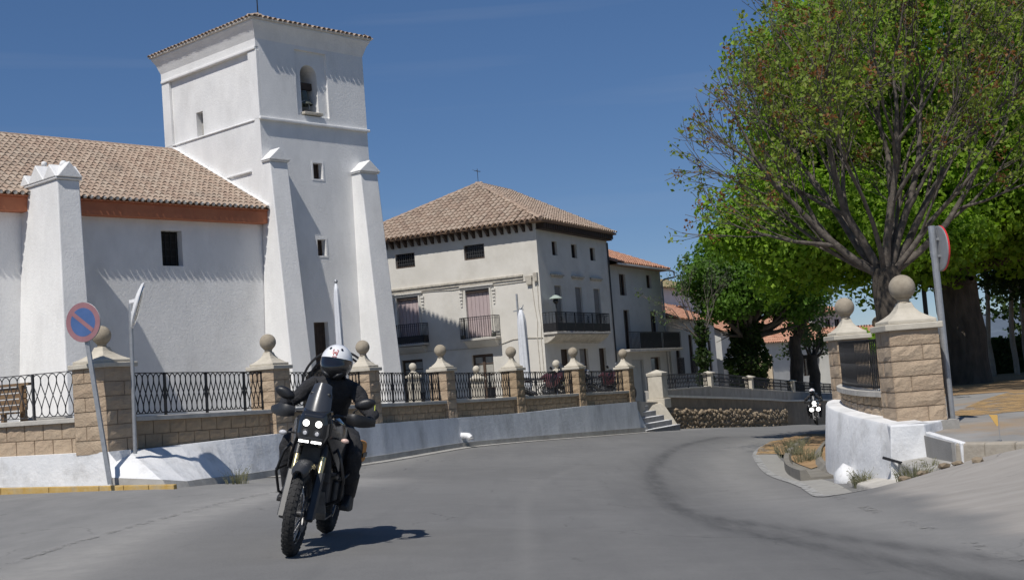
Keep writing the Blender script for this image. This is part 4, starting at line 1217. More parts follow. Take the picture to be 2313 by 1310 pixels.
# ---------------------------------------------------------------- cream corner house
KM = 1.045
HS = thing('corner_house', 'three-storey cream corner house with hipped clay tile roof and iron balconies', 'house', (1.1443 * KM, 52 * KM, 0), math.atan2(.89957604, .43676418))
def hz(z): return 1.25 + (z - 1.25) * KM
def hs(s): return s * KM
SW, SD = hs(9.3), hs(7.72)      # length of the left face (y), of the right face (x)
w = MB(); w.box(0, SD, 0, SW, -.4, hz(7.66)); hw = w.obj('wall', M_cream, HS)
c = MB()
LW = [(2.41, 3.37, 6.45, 7.07), (5.76, 6.72, 6.45, 7.07)]
LD = [(2.33, 3.44, 3.2, 5.18), (5.73, 6.80, 3.2, 5.18)]
LG = [(2.37, 3.36, .1, 2.49), (5.73, 6.76, .1, 2.52)]
for a, b, z0, z1 in LW + LD + LG: c.box(-.4, .22, hs(a), hs(b), hz(z0), hz(z1))
RW = [(1.49, 2.02, 6.39, 6.99), (3.52, 4.13, 6.39, 6.99), (5.60, 6.21, 6.38, 6.97)]
RD = [(1.42, 2.12, 3.2, 5.12), (3.59, 4.32, 3.2, 5.12), (5.66, 6.42, 3.2, 5.12)]
RG = [(1.57, 2.42, .1, 2.46), (3.54, 4.48, .1, 2.46), (5.74, 6.54, .1, 2.46)]
for a, b, z0, z1 in RW + RD + RG: c.box(hs(a), hs(b), -.4, .22, hz(z0), hz(z1))
cut(hw, c)
def bars(parent, x0, x1, z0, z1, plane, off, n, mesh_rows=1):
    f = MB()
    for k in range(n):
        t = lerp(x0, x1, (k + .5) / n)
        if plane == 'L': f.box(off - .01, off + .01, t - .009, t + .009, z0, z1)
        else: f.box(t - .009, t + .009, off - .01, off + .01, z0, z1)
    for k in range(mesh_rows):
        z = lerp(z0, z1, (k + 1) / (mesh_rows + 1))
        if plane == 'L': f.box(off - .016, off - .011, x0, x1, z - .01, z + .01)
        else: f.box(x0, x1, off - .016, off - .011, z - .01, z + .01)
    return f.obj('grille', M_iron_grey, parent)
for a, b, z0, z1 in LW:
    p = MB().box(.16, .20, hs(a), hs(b), hz(z0), hz(z1)).obj('window', M_glass_dark, HS)
    q = MB(); q.box(.10, .159, hs(a), hs(b), hz(z0), hz(z0) + .09).box(.10, .159, hs(a), hs(a) + .07, hz(z0) + .09, hz(z1)).box(.10, .159, hs(b) - .07, hs(b), hz(z0) + .09, hz(z1)); q.obj('frame', M_window_frame, p)
    bars(p, hs(a) + .02, hs(b) - .02, hz(z0) + .01, hz(z1) - .01, 'L', .06, 9, 3)
for i, (a, b, z0, z1) in enumerate(LD):
    p = MB().box(.15, .20, hs(a), hs(b), hz(z0), hz(z1)).obj('shutter', M_shutter, HS)
    n = 6; wd = (hs(b) - hs(a)) / n
    for k in range(n):
        MB().box(.125, .149, hs(a) + k * wd + .008, hs(a) + (k + 1) * wd - .008, hz(z0), hz(z1) - .13).obj('plank', M_shutter, p)
    MB().box(.02, .10, hs(a), hs(b), hz(z1) - .11, hz(z1)).obj('lintel', M_wood_dark, p)
for a, b, z0, z1 in LG:
    p = MB().box(.17, .20, hs(a), hs(b), hz(z0), hz(z1)).obj('glazed_door', M_glass_dark, HS)
    q = MB(); y0, y1 = hs(a), hs(b); ym = (y0 + y1) / 2
    q.box(.12, .169, y0, y0 + .08, hz(z0), hz(z1)).box(.12, .169, y1 - .08, y1, hz(z0), hz(z1)).box(.12, .169, ym - .06, ym + .06, hz(z0), hz(z1)).box(.12, .169, y0 + .08, y1 - .08, hz(z1) - .09, hz(z1))
    for z in (1.1, 1.65, 2.1): q.box(.135, .169, y0 + .08, y1 - .08, hz(z) - .02, hz(z) + .02)
    q.obj('frame', M_window_frame, p)
    MB().box(.171, .173, y0 + .09, ym - .07, hz(1.1), hz(z1) - .12).obj('curtain', mat('net_curtain', (.32, .31, .28), (.40, .39, .35), 8, .9), p).location.x = -.012
    MB().box(.171, .173, ym + .07, y1 - .09, hz(1.1), hz(z1) - .12).obj('curtain', MATS['net_curtain'], p).location.x = -.012
for a, b, z0, z1 in RW:
    p = MB().box(hs(a), hs(b), .16, .20, hz(z0), hz(z1)).obj('window', M_glass_dark, HS)
    q = MB(); q.box(hs(a), hs(a) + .05, .11, .159, hz(z0), hz(z1)).box(hs(b) - .05, hs(b), .11, .159, hz(z0), hz(z1)); q.obj('frame', M_window_frame, p)
for a, b, z0, z1 in RD:
    p = MB().box(hs(a), hs(b), .10, .20, hz(z0), hz(z1)).obj('shutter', M_shutter_grey, HS)
    q = MB()
    nsl = 22
    for k in range(nsl):
        zz = lerp(hz(z0), hz(z1), k / nsl); q.box(hs(a) + .01, hs(b) - .01, .085, .0995, zz + .01, zz + (hz(z1) - hz(z0)) / nsl - .012)
    q.obj('slat', M_shutter_grey, p)['kind'] = 'stuff'
for i, (a, b, z0, z1) in enumerate(RG):
    p = MB().box(hs(a), hs(b), .16, .20, hz(z0), hz(z1)).obj('door' if i != 1 else 'shutter', M_shutter_grey if i == 1 else M_wood_dark, HS)
    q = MB(); q.box(hs(a), hs(a) + .06, .11, .159, hz(z0), hz(z1)).box(hs(b) - .06, hs(b), .11, .159, hz(z0), hz(z1)); q.obj('frame', M_window_frame, p)
# string mouldings, hoods and scroll brackets on the left face
w = MB(); w.box(-.10, .0, hs(.72), SW, hz(5.50), hz(5.60)); w.box(-.05, .0, hs(.72), SW, hz(5.38), hz(5.50)); bevel(w.obj('string_course', M_mould, HS), .02, 2)
for a, b, z0, z1 in LD:
    w = MB(); w.box(-.10, 0, hs(a) - .25, hs(b) + .25, hz(5.30), hz(5.37)).box(-.05, 0, hs(a) - .18, hs(b) + .18, hz(5.22), hz(5.30))
    w.box(-.035, 0, hs(a) - .09, hs(a), hz(z0), hz(5.22)).box(-.035, 0, hs(b), hs(b) + .09, hz(z0), hz(5.22))
    bevel(w.obj('hood', M_cream, HS), .012, 1)
    for yy in (hs(a) - .22, hs(b) + .22):
        w = MB()
        for k, zq in enumerate((5.12, 4.98, 4.84, 4.70, 4.56)): w.box(-.07 + .009 * k, 0, yy - .09 + .012 * k, yy + .09 - .012 * k, hz(zq) - .05, hz(zq) + .05)
        bevel(w.obj('scroll_bracket', M_cream, HS), .02, 2)
for a, b, z0, z1 in RD:
    w = MB(); w.box(hs(a) - .35, hs(b) + .25, -.11, 0, hz(5.52), hz(5.60)).box(hs(a) - .28, hs(b) + .18, -.06, 0, hz(5.46), hz(5.52)); bevel(w.obj('hood', M_mould, HS), .015, 1)
# small balconies (left face) and the long one (right face)
def balcony(x0, x1, y0, y1, z0, ht, pitch, panels=False, band=0.0, slab=M_coping, thick=.10):
    s = MB(); s.box(x0, x1, y0, y1, z0 - thick, z0); sl = bevel(s.obj('balcony', slab, HS), .012, 1)
    f = MB()
    out = 'x' if abs(x1) < .05 else 'y'
    def run(ax, ay, bx, by, off):
        Ln = math.hypot(bx - ax, by - ay); n = max(1, int(Ln / pitch))
        f.bar((ax, ay, z0 + ht), (bx, by, z0 + ht), .035, .03); f.bar((ax, ay, z0 + .05), (bx, by, z0 + .05), .02, .02); f.bar((ax, ay, z0 + ht - .10), (bx, by, z0 + ht - .10), .014, .014)
        for k in range(n + 1):
            x, y = lerp(ax, bx, k / n), lerp(ay, by, k / n); f.box(x - .009, x + .009, y - .009, y + .009, z0 + .012, z0 + ht - .014)
        if band:
            f.bar((ax, ay, z0 + .04 + band / 2), (bx, by, z0 + .04 + band / 2), .012, band)
    if out == 'x': run(x0 + .03, y0 + .03, x0 + .03, y1 - .03, 0); run(x0 + .03, y0 + .03, -.02, y0 + .03, 0); run(x0 + .03, y1 - .03, -.02, y1 - .03, 0)
    else: run(x0 + .03, y0 + .03, x1 - .03, y0 + .03, 0); run(x0 + .03, y0 + .03, x0 + .03, -.02, 0); run(x1 - .03, y0 + .03, x1 - .03, -.02, 0)
    f.obj('balcony_rail', M_iron, sl)
    return sl
b1_ = balcony(-.50, -.0, hs(1.92), hs(3.60), hz(3.16), .87 * KM, .10)
b2_ = balcony(-.50, -.0, hs(5.32), hs(6.95), hz(3.18), .83 * KM, .10, band=.30)
for z_, yy in ((0, 2.0), (0, 3.45)):
    w = MB(); w.box(-.46, -.32, hs(yy), hs(yy) + .14, hz(3.16), hz(3.16) + .17); w.obj('flower_pot', mat('pot_dark', (.05, .06, .05), (.10, .10, .08), 5, .8), b1_)
w = MB(); w.raw([], [])
for a0, a1 in ((1.95, 3.55), (5.4, 6.9)):
    w = MB(); w.loft([[(-o_, hs(a0) + .1, z), (0, hs(a0) + .1, z), (0, hs(a1) - .1, z), (-o_, hs(a1) - .1, z)] for o_, z in ((.06, hz(2.78)), (.16, hz(2.86)), (.34, hz(2.97)), (.40, hz(3.06)))])
    w.obj('balcony_corbel', M_cream, HS, True, 40)
b3_ = balcony(hs(-.06), hs(5.80), -.66, -.0, hz(3.14), .80 * KM, .13, band=.34)
f = MB()
for k in range(6):
    x0 = lerp(hs(.05), hs(5.7), k / 6); x1 = lerp(hs(.05), hs(5.7), (k + 1) / 6)
    f.box(x0 - .02, x0 + .02, -.65, -.61, hz(3.14) + .0, hz(3.14) + .84)
    if k in (0, 3, 5):
        for q in range(7):
            a = 2 * PI * q / 7
            f.bar(((x0 + x1) / 2, -.63, hz(3.14) + .55), ((x0 + x1) / 2 + .16 * math.cos(a), -.63, hz(3.14) + .55 + .16 * math.sin(a)), .014)
f.obj('scrollwork', M_iron, b3_)['kind'] = 'stuff'
w = MB()
for k in range(9):
    x0 = lerp(hs(.0), hs(5.75), k / 9); x1 = lerp(hs(.0), hs(5.75), (k + 1) / 9)
    w.loft([[(x0 + .0, -o_, z), (x1 - .02, -o_, z), (x1 - .02, 0, z), (x0 + .0, 0, z)] for o_, z in ((.12, hz(2.72)), (.30, hz(2.80)), (.50, hz(2.93)), (.58, hz(3.03)))])
w.obj('balcony_corbel', M_mould, HS, True, 40)
# electric boxes, cables, lamp bracket
w = MB(); w.box(-.14, 0, hs(.05), hs(.22), hz(5.25), hz(5.6)).box(-.12, 0, hs(.32), hs(.55), hz(5.15), hz(5.42)).box(-.1, 0, hs(.3), hs(.62), hz(5.42), hz(5.5)); w.obj('junction_box', M_mould, HS)
rc = random.Random(9)
for pts in ([( -.02, hs(8), hz(2.9)), (-.02, hs(6.8), hz(2.86)), (-.02, hs(5), hz(2.80)), (-.02, hs(3.0), hz(2.76)), (-.02, hs(1.95), hz(2.84)), (-.02, hs(1.4), hz(2.98)), (-.02, hs(.9), hz(3.0)), (-.02, hs(.05), hz(2.95))],
            [(-.02, hs(8), hz(5.36)), (-.02, hs(5), hz(5.33)), (-.02, hs(4), hz(5.28)), (-.02, hs(2.9), hz(5.34)), (-.02, hs(1.8), hz(5.28)), (-.02, hs(.6), hz(5.30))],
            [(-.02, hs(.35), hz(5.2)), (-.02, hs(.30), hz(4.3)), (-.02, hs(.22), hz(3.6)), (-.02, hs(.28), hz(3.0)), (-.02, hs(.25), hz(.2))],
            [(-.02, hs(.10), hz(5.2)), (-.02, hs(.12), hz(4.2)), (-.02, hs(.06), hz(3.4)), (-.02, hs(.12), hz(2.9)), (-.02, hs(.1), hz(.2))],
            [(-.02, hs(.05), hz(2.93)), (0.1, -.02, hz(2.95)), (.9, -.02, hz(2.98)), (1.3, -.1, hz(2.8)), (1.4, -.3, hz(2.72)), (5.5, -.3, hz(2.66))]):
    MB().tube(pts, .016, 5).obj('cable', M_mould, HS)
MB().tube([(hs(7.66), -.05, hz(7.3)), (hs(7.66), -.05, -.2)], .035, 6).obj('downpipe', M_iron_grey, HS)
# eaves: rafter tails left, dentil row right
CORB = MB(); CORB.prism([(-.45, hz(7.66) - .10), (-.45, hz(7.66)), (0, hz(7.66)), (0, hz(7.66) - .36), (-.10, hz(7.66) - .36), (-.22, hz(7.66) - .22)], -.045, .045, 'y')
cm = CORB.mesh('corbel', M_wood_dark)
k = hs(.18)
while k < SW:
    o = link('corbel', cm, HS); o.location = (0, k, 0); k += .345
k = hs(.1)
CORB2 = MB(); CORB2.box(-.045, .045, -.42, 0, hz(7.66) - .26, hz(7.66) - .02); cm2 = CORB2.mesh('corbel', M_wood_dark)
while k < SD:
    o = link('corbel', cm2, HS); o.location = (k, 0, 0); k += .235
w = MB(); w.box(-.0, SD + .0, -.30, 0, hz(7.66) - .30, hz(7.66) - .262); w.obj('eaves_board', M_wood_dark, HS)
O2 = .50; zE = hz(7.66) + .03; apx = hs(4.7); zA = hz(10.30)
w = MB()
x0, x1, y0, y1 = -O2, SD + .12, -O2, SW + O2; ym = (y0 + y1) / 2
w.raw([(x0, y0, zE), (x1, y0, zE), (x1, y1, zE), (x0, y1, zE), (x0 + (y1 - y0) / 2 * .93, ym, zA), (x1, ym, zA), (x0 + .02, y0 + .02, zE - .07), (x1, y0 + .02, zE - .07), (x1, y1, zE - .07), (x0 + .02, y1, zE - .07)],
      [(0, 1, 5, 4), (1, 2, 5), (2, 3, 4, 5), (3, 0, 4), (6, 7, 1, 0), (7, 8, 2, 1), (8, 9, 3, 2), (9, 6, 0, 3), (9, 8, 7, 6)])
w.obj('roof', M_tile_deck, HS)
hx = (y1 - y0) / 2 * .93; RW_ = y1 - y0; RL = x1 - x0
sA = math.hypot(hx, zA - zE); sB = math.hypot(RW_ / 2, zA - zE)
lay_tiles(HS, [((x0, y1, zE + .01), (0, -1, 0), (hx, 0, zA - zE), tri(RW_, sA), RW_, sA),
               ((x0, y0, zE + .01), (1, 0, 0), (0, RW_ / 2, zA - zE), lambda a, b: 0 <= b <= sB and a >= b / sB * hx and a <= RL, RL, sB)], M_tile, 300, .255, .36, 5)
w = MB()
for (p, q) in (((x0, y0, zE + .04), (x0 + hx, ym, zA + .03)), ((x0, y1, zE + .04), (x0 + hx, ym, zA + .03)), ((x0 + hx, ym, zA + .03), (x1, ym, zA + .03))):
    p, q = Vector(p), Vector(q); n = int((q - p).length / .36)
    for k in range(n): w.tube([p.lerp(q, k / n), p.lerp(q, (k + 1.1) / n)], [.11, .09], 8)
w.obj('hip_tiles', M_tile, HS, True, 40)['kind'] = 'stuff'
w = MB(); w.box(hs(6.6), hs(6.95), hs(2.1), hs(2.5), hz(8.6), hz(9.08)); w.obj('chimney', M_mould, HS)
w = MB(); w.tube([(hs(4.3), ym, zA - .1), (hs(4.3), ym, zA + .75)], .014, 5)
w.bar((hs(4.0), ym, zA + .62), (hs(4.6), ym, zA + .66), .016); w.bar((hs(4.1), ym - .15, zA + .55), (hs(4.1), ym + .15, zA + .7), .014); w.bar((hs(4.35), ym - .12, zA + .58), (hs(4.35), ym + .12, zA + .7), .014)
w.obj('tv_aerial', M_iron_grey, HS)
# street lamp on the corner
LP = thing('wall_lamp', 'small street lamp with pale green shade on the corner of the cream house', 'lamp', (0, 0, 0))
wm = HS.matrix_world
bpy.context.view_layer.update(); wm = HS.matrix_world.copy()
lp = wm @ Vector((hs(.55), -.42, hz(4.50)))
LP.location = lp
w = MB(); w.lathe([(.03, .16), (.10, .14), (.26, .04), (.30, .0), (.28, -.01)], 16); w.obj('lamp_shade', mat('pale_green_enamel', (.30, .36, .32), (.36, .42, .38), 5, .5), LP, True, 40)
w = MB(); w.lathe([(.10, -.02), (.13, -.12), (.06, -.22), (.01, -.24)], 12); w.obj('globe', M_glass_dark, LP, True)
ax = wm.to_3x3() @ Vector((0, 1, 0)); bx = wm.to_3x3() @ Vector((1, 0, 0))
w = MB(); w.tube([(0, 0, -.1), (0, 0, -1.3), tuple(ax * .15 + Vector((0, 0, -1.36))), tuple(ax * .42 + Vector((0, 0, -1.36)))], .03, 6).bar((0, 0, -1.6), tuple(ax * .42 + Vector((0, 0, -1.6))), .03)
w.obj('bracket', M_iron_grey, LP)
w = MB(); p0 = Vector((0, 0, -1.25)) - bx * .25; w.box(p0.x - .2, p0.x + .2, p0.y - .02, p0.y + .02, p0.z - .15, p0.z + .12); w.obj('bracket_plate', M_iron_grey, LP)
# ---------------------------------------------------------------- houses further down the street
ROT = math.atan2(.89957604, .43676418)
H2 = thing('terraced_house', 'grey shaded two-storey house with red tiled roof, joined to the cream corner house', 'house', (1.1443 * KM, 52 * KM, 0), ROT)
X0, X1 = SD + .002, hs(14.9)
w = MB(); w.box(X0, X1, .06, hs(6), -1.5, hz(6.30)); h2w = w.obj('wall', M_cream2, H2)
WN = [(9.08, 9.92, 4.92, 5.95), (12.80, 13.5, 5.38, 6.05)]
DR = [(9.29, 10.05, 2.36, 4.24), (12.96, 13.90, 2.36, 4.24)]
GR = [(9.86, 11.45, -.3, 1.87), (12.49, 13.85, .6, 1.95)]
c = MB()
for a, b, z0, z1 in WN + DR + GR: c.box(hs(a), hs(b), -.3, .30, hz(z0), hz(z1))
cut(h2w, c)
for i, (a, b, z0, z1) in enumerate(WN + DR + GR):
    nm, mm = ('window', M_glass_dark) if i < 2 or i == 5 else ('glazed_door', M_glass_dark) if i < 4 else ('garage_door', mat('pale_metal_door', (.36, .38, .38), (.42, .44, .44), 3, .6))
    p = MB().box(hs(a), hs(b), .22, .26, hz(z0), hz(z1)).obj(nm, mm, H2)
    q = MB(); q.box(hs(a), hs(a) + .06, .17, .219, hz(z0), hz(z1)).box(hs(b) - .06, hs(b), .17, .219, hz(z0), hz(z1)).box(hs(a) + .06, hs(b) - .06, .17, .219, hz(z1) - .06, hz(z1))
    if i < 4: q.box(hs((a + b) / 2) - .03, hs((a + b) / 2) + .03, .17, .219, hz(z0), hz(z1) - .06)
    q.obj('frame', M_window_frame if i != 4 else M_galv, p)
w = MB(); w.box(hs(7.8), hs(15.3), -.72, .059, hz(2.22), hz(2.34)); sl = bevel(w.obj('balcony', M_coping, H2), .01, 1)
f = MB(); zb_ = hz(2.34)
f.box(hs(7.85), hs(15.2), -.70, -.67, zb_ + .82, zb_ + .85)
for k in range(46):
    x = lerp(hs(7.86), hs(15.19), k / 45); f.box(x - .01, x + .01, -.695, -.675, zb_, zb_ + .82)
f.obj('balcony_rail', M_iron, sl)
f = MB(); f.box(hs(9.4), hs(12.3), -.665, -.66, zb_ + .03, zb_ + .80).box(hs(12.6), hs(15.15), -.665, -.66, zb_ + .03, zb_ + .80); f.obj('privacy_screen', mat('dark_netting', (.025, .03, .03), (.04, .045, .045), 20, .9), sl)
w = MB(); o2 = .42; zE2, zR2 = hz(6.35), hz(7.75)
w.raw([(X0, -o2, zE2), (X1 + .25, -o2, zE2), (X1 + .25, 3.2, zR2), (X0, 3.2, zR2), (X1 + .25, 7, zE2), (X0, 7, zE2), (X0, -o2, zE2 - .07), (X1 + .25, -o2, zE2 - .07), (X1 + .25, 7, zE2 - .07), (X0, 7, zE2 - .07)],
      [(0, 1, 2, 3), (3, 2, 4, 5), (6, 7, 1, 0), (7, 8, 4, 2, 1), (9, 8, 7, 6)])
w.obj('roof', M_tile_deck, H2)
s_ = math.hypot(3.2 + o2, zR2 - zE2)
lay_tiles(H2, [((X0, -o2, zE2 + .01), (1, 0, 0), (0, 3.2 + o2, zR2 - zE2), lambda a, b: 0 <= b <= s_ and a <= X1 + .2 - X0, X1 + .25 - X0, s_)], M_tile_red, 300, .26, .38, 8)
w = MB(); w.prism([(-o2, zE2 - .05), (-o2, zE2 + .10), (3.2, zR2 + .10), (3.2, zR2 - .05)], X1 + .2, X1 + .32, 'x'); w.obj('verge_flashing', M_mortar_edge, H2)
w = MB(); w.tube([(X0, -o2 - .06, zE2 - .06), (X1 + .3, -o2 - .06, zE2 - .06), (X1 + .62, -o2 - .1, zE2 - .10), (X1 + .62, -o2 - .1, zE2 - .40), (X1 + .2, -.1, zE2 - .48), (X1 - .05, -.02, zE2 - .6), (X1 - .05, -.02, -1)], .05, 8); w.obj('gutter_pipe', M_galv, H2, True)

def simple_house(name, label, a, b, depth, z0, eave, ridge, wallm, roofm, openings=(), over=.35, seed=1, parts=0, verge=True, group=None, rails=(), mono=False):
    """front wall runs from a to b (x,y); depth goes behind; openings (t0,t1,z0,z1,kind) in metres along the wall"""
    a, b = Vector(a), Vector(b); Ln = (b - a).length
    root = thing(name, label, 'house', (a.x, a.y, 0), math.atan2(b.y - a.y, b.x - a.x), group)
    w = MB()
    w.prism([(0, z0), (depth, z0), (depth, eave), (depth / 2, ridge - .12), (0, eave)], 0, Ln, 'x') if not mono else w.prism([(0, z0), (depth, z0), (depth, ridge - .1), (0, eave)], 0, Ln, 'x')
    wl_ = w.obj('wall', wallm, root)
    if openings:
        c = MB()
        for t0, t1, q0, q1, kd in openings: c.box(t0, t1, -.3, .2, q0, q1)
        cut(wl_, c)
        for t0, t1, q0, q1, kd in openings:
            p = MB().box(t0, t1, .12, .16, q0, q1).obj(kd, M_glass_dark if kd == 'window' else M_wood_dark, root)
            q = MB(); q.box(t0, t0 + .05, .07, .119, q0, q1).box(t1 - .05, t1, .07, .119, q0, q1).box((t0 + t1) / 2 - .025, (t0 + t1) / 2 + .025, .07, .119, q0, q1); q.obj('frame', M_window_frame, p)
    for t0, t1, q0, q1 in rails:
        f = MB(); n = int((t1 - t0) / .12)
        f.box(t0, t1, -.14, -.11, q1 - .03, q1).box(t0, t1, -.14, -.11, q0, q0 + .03)
        for k in range(n + 1): x = lerp(t0, t1 - .02, k / n); f.box(x, x + .016, -.135, -.115, q0 + .03, q1 - .03)
        f.obj('railing', M_iron, root)
    dr = depth / 2 if not mono else depth
    w = MB()
    if mono: w.raw([(-over, -over, eave - .05), (Ln + over, -over, eave - .05), (Ln + over, dr, ridge), (-over, dr, ridge)], [(0, 1, 2, 3)])
    else: w.raw([(-over, -over, eave - .05), (Ln + over, -over, eave - .05), (Ln + over, dr, ridge), (-over, dr, ridge), (-over, depth + over, eave - .05), (Ln + over, depth + over, eave - .05)], [(0, 1, 2, 3), (3, 2, 5, 4)])
    w.obj('roof', M_tile_deck, root)
    sl = math.hypot(dr + over, ridge - eave + .05)
    pl = [((-over, -over, eave - .04), (1, 0, 0), (0, dr + over, ridge - eave + .05), lambda x, y: 0 <= y <= sl and x <= Ln + 2 * over, Ln + 2 * over, sl)]
    if not mono: pl.append(((Ln + over, depth + over, eave - .04), (-1, 0, 0), (0, -(dr + over), ridge - eave + .05), lambda x, y: 0 <= y <= sl and x <= Ln + 2 * over, Ln + 2 * over, sl))
    lay_tiles(root, pl, roofm, parts, .30, .42, seed)
    w = MB()
    for k in range(int(Ln / .45) + 1): w.tube([(k * .45 - .1, dr, ridge + .0), (k * .45 + .4, dr, ridge + .02)], [.13, .11], 6)
    w.obj('ridge_tiles', roofm, root, True, 40)['kind'] = 'stuff'
    return root
M_moss_tile = mat('mossy_tile', (.26, .21, .11), (.36, .30, .17), 3, .95, .3, 40, rnd=.4)
simple_house('low_house', 'low white house with red roof and two tall railed windows right of the grey house', (8.3, 69.5), (12.6, 81.5), 7, -2.5, 4.05, 5.6, M_cream2, M_tile_red,
             [(1.3, 2.3, .95, 3.2, 'window'), (4.8, 5.8, .95, 3.2, 'window'), (10.3, 11.2, 1.0, 2.9, 'window')], rails=[(1.0, 2.6, .9, 1.9), (4.5, 6.1, .9, 1.9)], seed=3)
simple_house('white_house', 'taller white house with mossy tiled roof seen over the low red roof', (6.6, 79), (15.5, 96), 9, -2.5, 6.75, 8.1, M_plaster, M_moss_tile, seed=4)
simple_house('low_house', 'grey-walled house with red roof behind the big ivy-clad trunk', (13.3, 83.5), (17.5, 95), 7, -3, 3.5, 5.3, M_cream2, M_tile_red, [(1.6, 2.6, .3, 2.4, 'window'), (5, 6, .3, 2.4, 'window')], seed=6)
simple_house('low_house', 'long white house with two dark windows between the ivy-clad trunk and the dark trunk', (17.0, 88), (24.2, 96), 8, -3.2, 2.6, 4.5, M_cream2, M_tile_red, [(3.2, 4.2, .1, 1.6, 'window'), (4.8, 5.8, .1, 1.6, 'window')], seed=7)
simple_house('tower_house', 'narrow pale house with paired attic windows rising above the far red roofs', (23.3, 101), (26.6, 103.4), 5, -3.4, 4.9, 5.5, M_cream, M_tile_red, [(1.6, 2.2, 2.9, 4.3, 'window'), (2.7, 3.3, 2.9, 4.3, 'window')], seed=9)
simple_house('low_house', 'far low house with red roof and small dark window left of the right pillar', (22.5, 92), (30, 96.5), 7, -3.4, 2.2, 3.4, M_cream2, M_tile_red, [(3.2, 4.2, -.8, .6, 'window')], seed=10)
o = MB().hexa([(14.3, 84, -3), (16.4, 83.3, -3), (16.6, 84, -3), (14.5, 84.6, -3), (14.3, 84, 1.9), (16.4, 83.3, 1.75), (16.6, 84, 1.75), (14.5, 84.6, 1.9)]).obj('stone_wall', mat('sunny_stone', (.45, .36, .25), (.58, .48, .35), 3, .95, .7, 12))
tag(o, 'sunlit stone wall end left of the big ivy-clad trunk', 'wall')

# ---------------------------------------------------------------- forecourt furniture
GI = 'small ball-topped posts at the back of the forecourt'
for (x, y, zc, s_, lb) in ((-3.67, 45.0, 2.05, .135, 'small stone ball post in front of the shaded door of the cream house'), (-1.44, 44.4, 1.79, .125, 'small stone ball post in front of the glazed door of the cream house'), (1.37, 46.0, 1.78, .14, 'small stone ball post below the house corner, next to the sixth big pillar')):
    zg = plaza_z(x, y); r2 = thing('stone_post', lb, 'post', (x, y, zg), .43, GI)
    MB().box(-.17, .17, -.17, .17, 0, zc - zg - .38).obj('shaft', M_cap, r2)
    z1 = zc - zg - .38
    MB().loft([[(-q, -q, z), (q, -q, z), (q, q, z), (-q, q, z)] for q, z in ((.23, z1), (.24, z1 + .06), (.15, z1 + .10), (.07, z1 + .2), (.06, z1 + .27))]).obj('pedestal', M_cap, r2)
    MB().ball((0, 0, zc - zg), s_, 16, 10).obj('ball', M_cap, r2, True)
def parasol(label, x, y, ztip, lean, r0, w_):
    zg = plaza_z(x, y)
    root = thing('closed_parasol', label, 'parasol', (x, y, zg), 0, 'closed parasols on the forecourt'); root.rotation_euler = (0, lean, 0)
    H_ = ztip - zg
    MB().tube([(0, 0, 0), (0, 0, H_ - .1)], .025, 8).obj('pole', M_white_paint, root)
    mb = MB(); rings = []
    for i in range(15):
        t = i / 14; z = lerp(.55, H_ - .02, t); r_ = w_ * (1 - .25 * t) * (1 if i < 13 else .8 if i == 13 else .35) * (1 if i > 0 else .8)
        rings.append([(r_ * (1 + .14 * math.sin(6 * a + t * 2.2)) * math.cos(a), r_ * (1 + .14 * math.sin(6 * a + t * 2.2)) * math.sin(a), z) for a in np.linspace(0, 2 * PI, 24, endpoint=False)])
    mb.loft(rings); mb.obj('cover', mat('parasol_cover', (.58, .60, .64), (.68, .70, .73), 4, .7, .3, 8), root, True)
    MB().ball((0, 0, H_ + .02), .045, 10, 6).obj('finial', M_galv, root, True)
    MB().box(-.35, .35, -.35, .35, 0, .08).obj('foot', M_concrete, root)
parasol('tall closed white parasol rising behind the rider', -3.97, 29.0, 3.80, .0, 0, .085)
parasol('closed white parasol in front of the cream house corner', .24, 43.0, 3.66, .0, 0, .17)
r2 = thing('lamp_post', 'thin dark post with small arms beside the right parasol', 'post', (.14, 43.1, plaza_z(0, 43)))
MB().tube([(0, 0, 0), (0, 0, 3.88)], .035, 6).obj('post', M_galv, r2)
MB().bar((-.15, 0, 3.3), (.2, 0, 3.34), .04).bar((.12, 0, 3.3), (.2, 0, 3.5), .03).obj('arm', M_galv, r2)
# dark metal hoops behind the rider
root = thing('metal_arch', 'black metal hoops with dark drape behind the rider', 'sculpture', (-4.75, 33.6, plaza_z(0, 33.6)))
for k, (r_, dz, dx) in enumerate(((.90, .40, 0), (.79, .38, .02), (.64, .30, -.04), (.53, .22, .06))):
    pts = [(dx + r_ * math.cos(a), .1 * k, dz + .55 + r_ * math.sin(a)) for a in np.linspace(-.15, PI + .15, 22)]
    MB().tube(pts, .032, 6).obj('hoop', M_iron, root)
mb = MB(); mb.loft([[(-.95, .1, 0), (-.3, .1, 0), (-.3, .5, 0), (-.95, .5, 0)], [(-.9, .1, 1.0), (-.2, .1, 1.3), (-.2, .5, 1.3), (-.9, .5, 1.0)], [(-.75, .15, 1.35), (-.3, .15, 1.55), (-.3, .4, 1.55), (-.7, .4, 1.35)]]); mb.obj('drape', M_void, root)
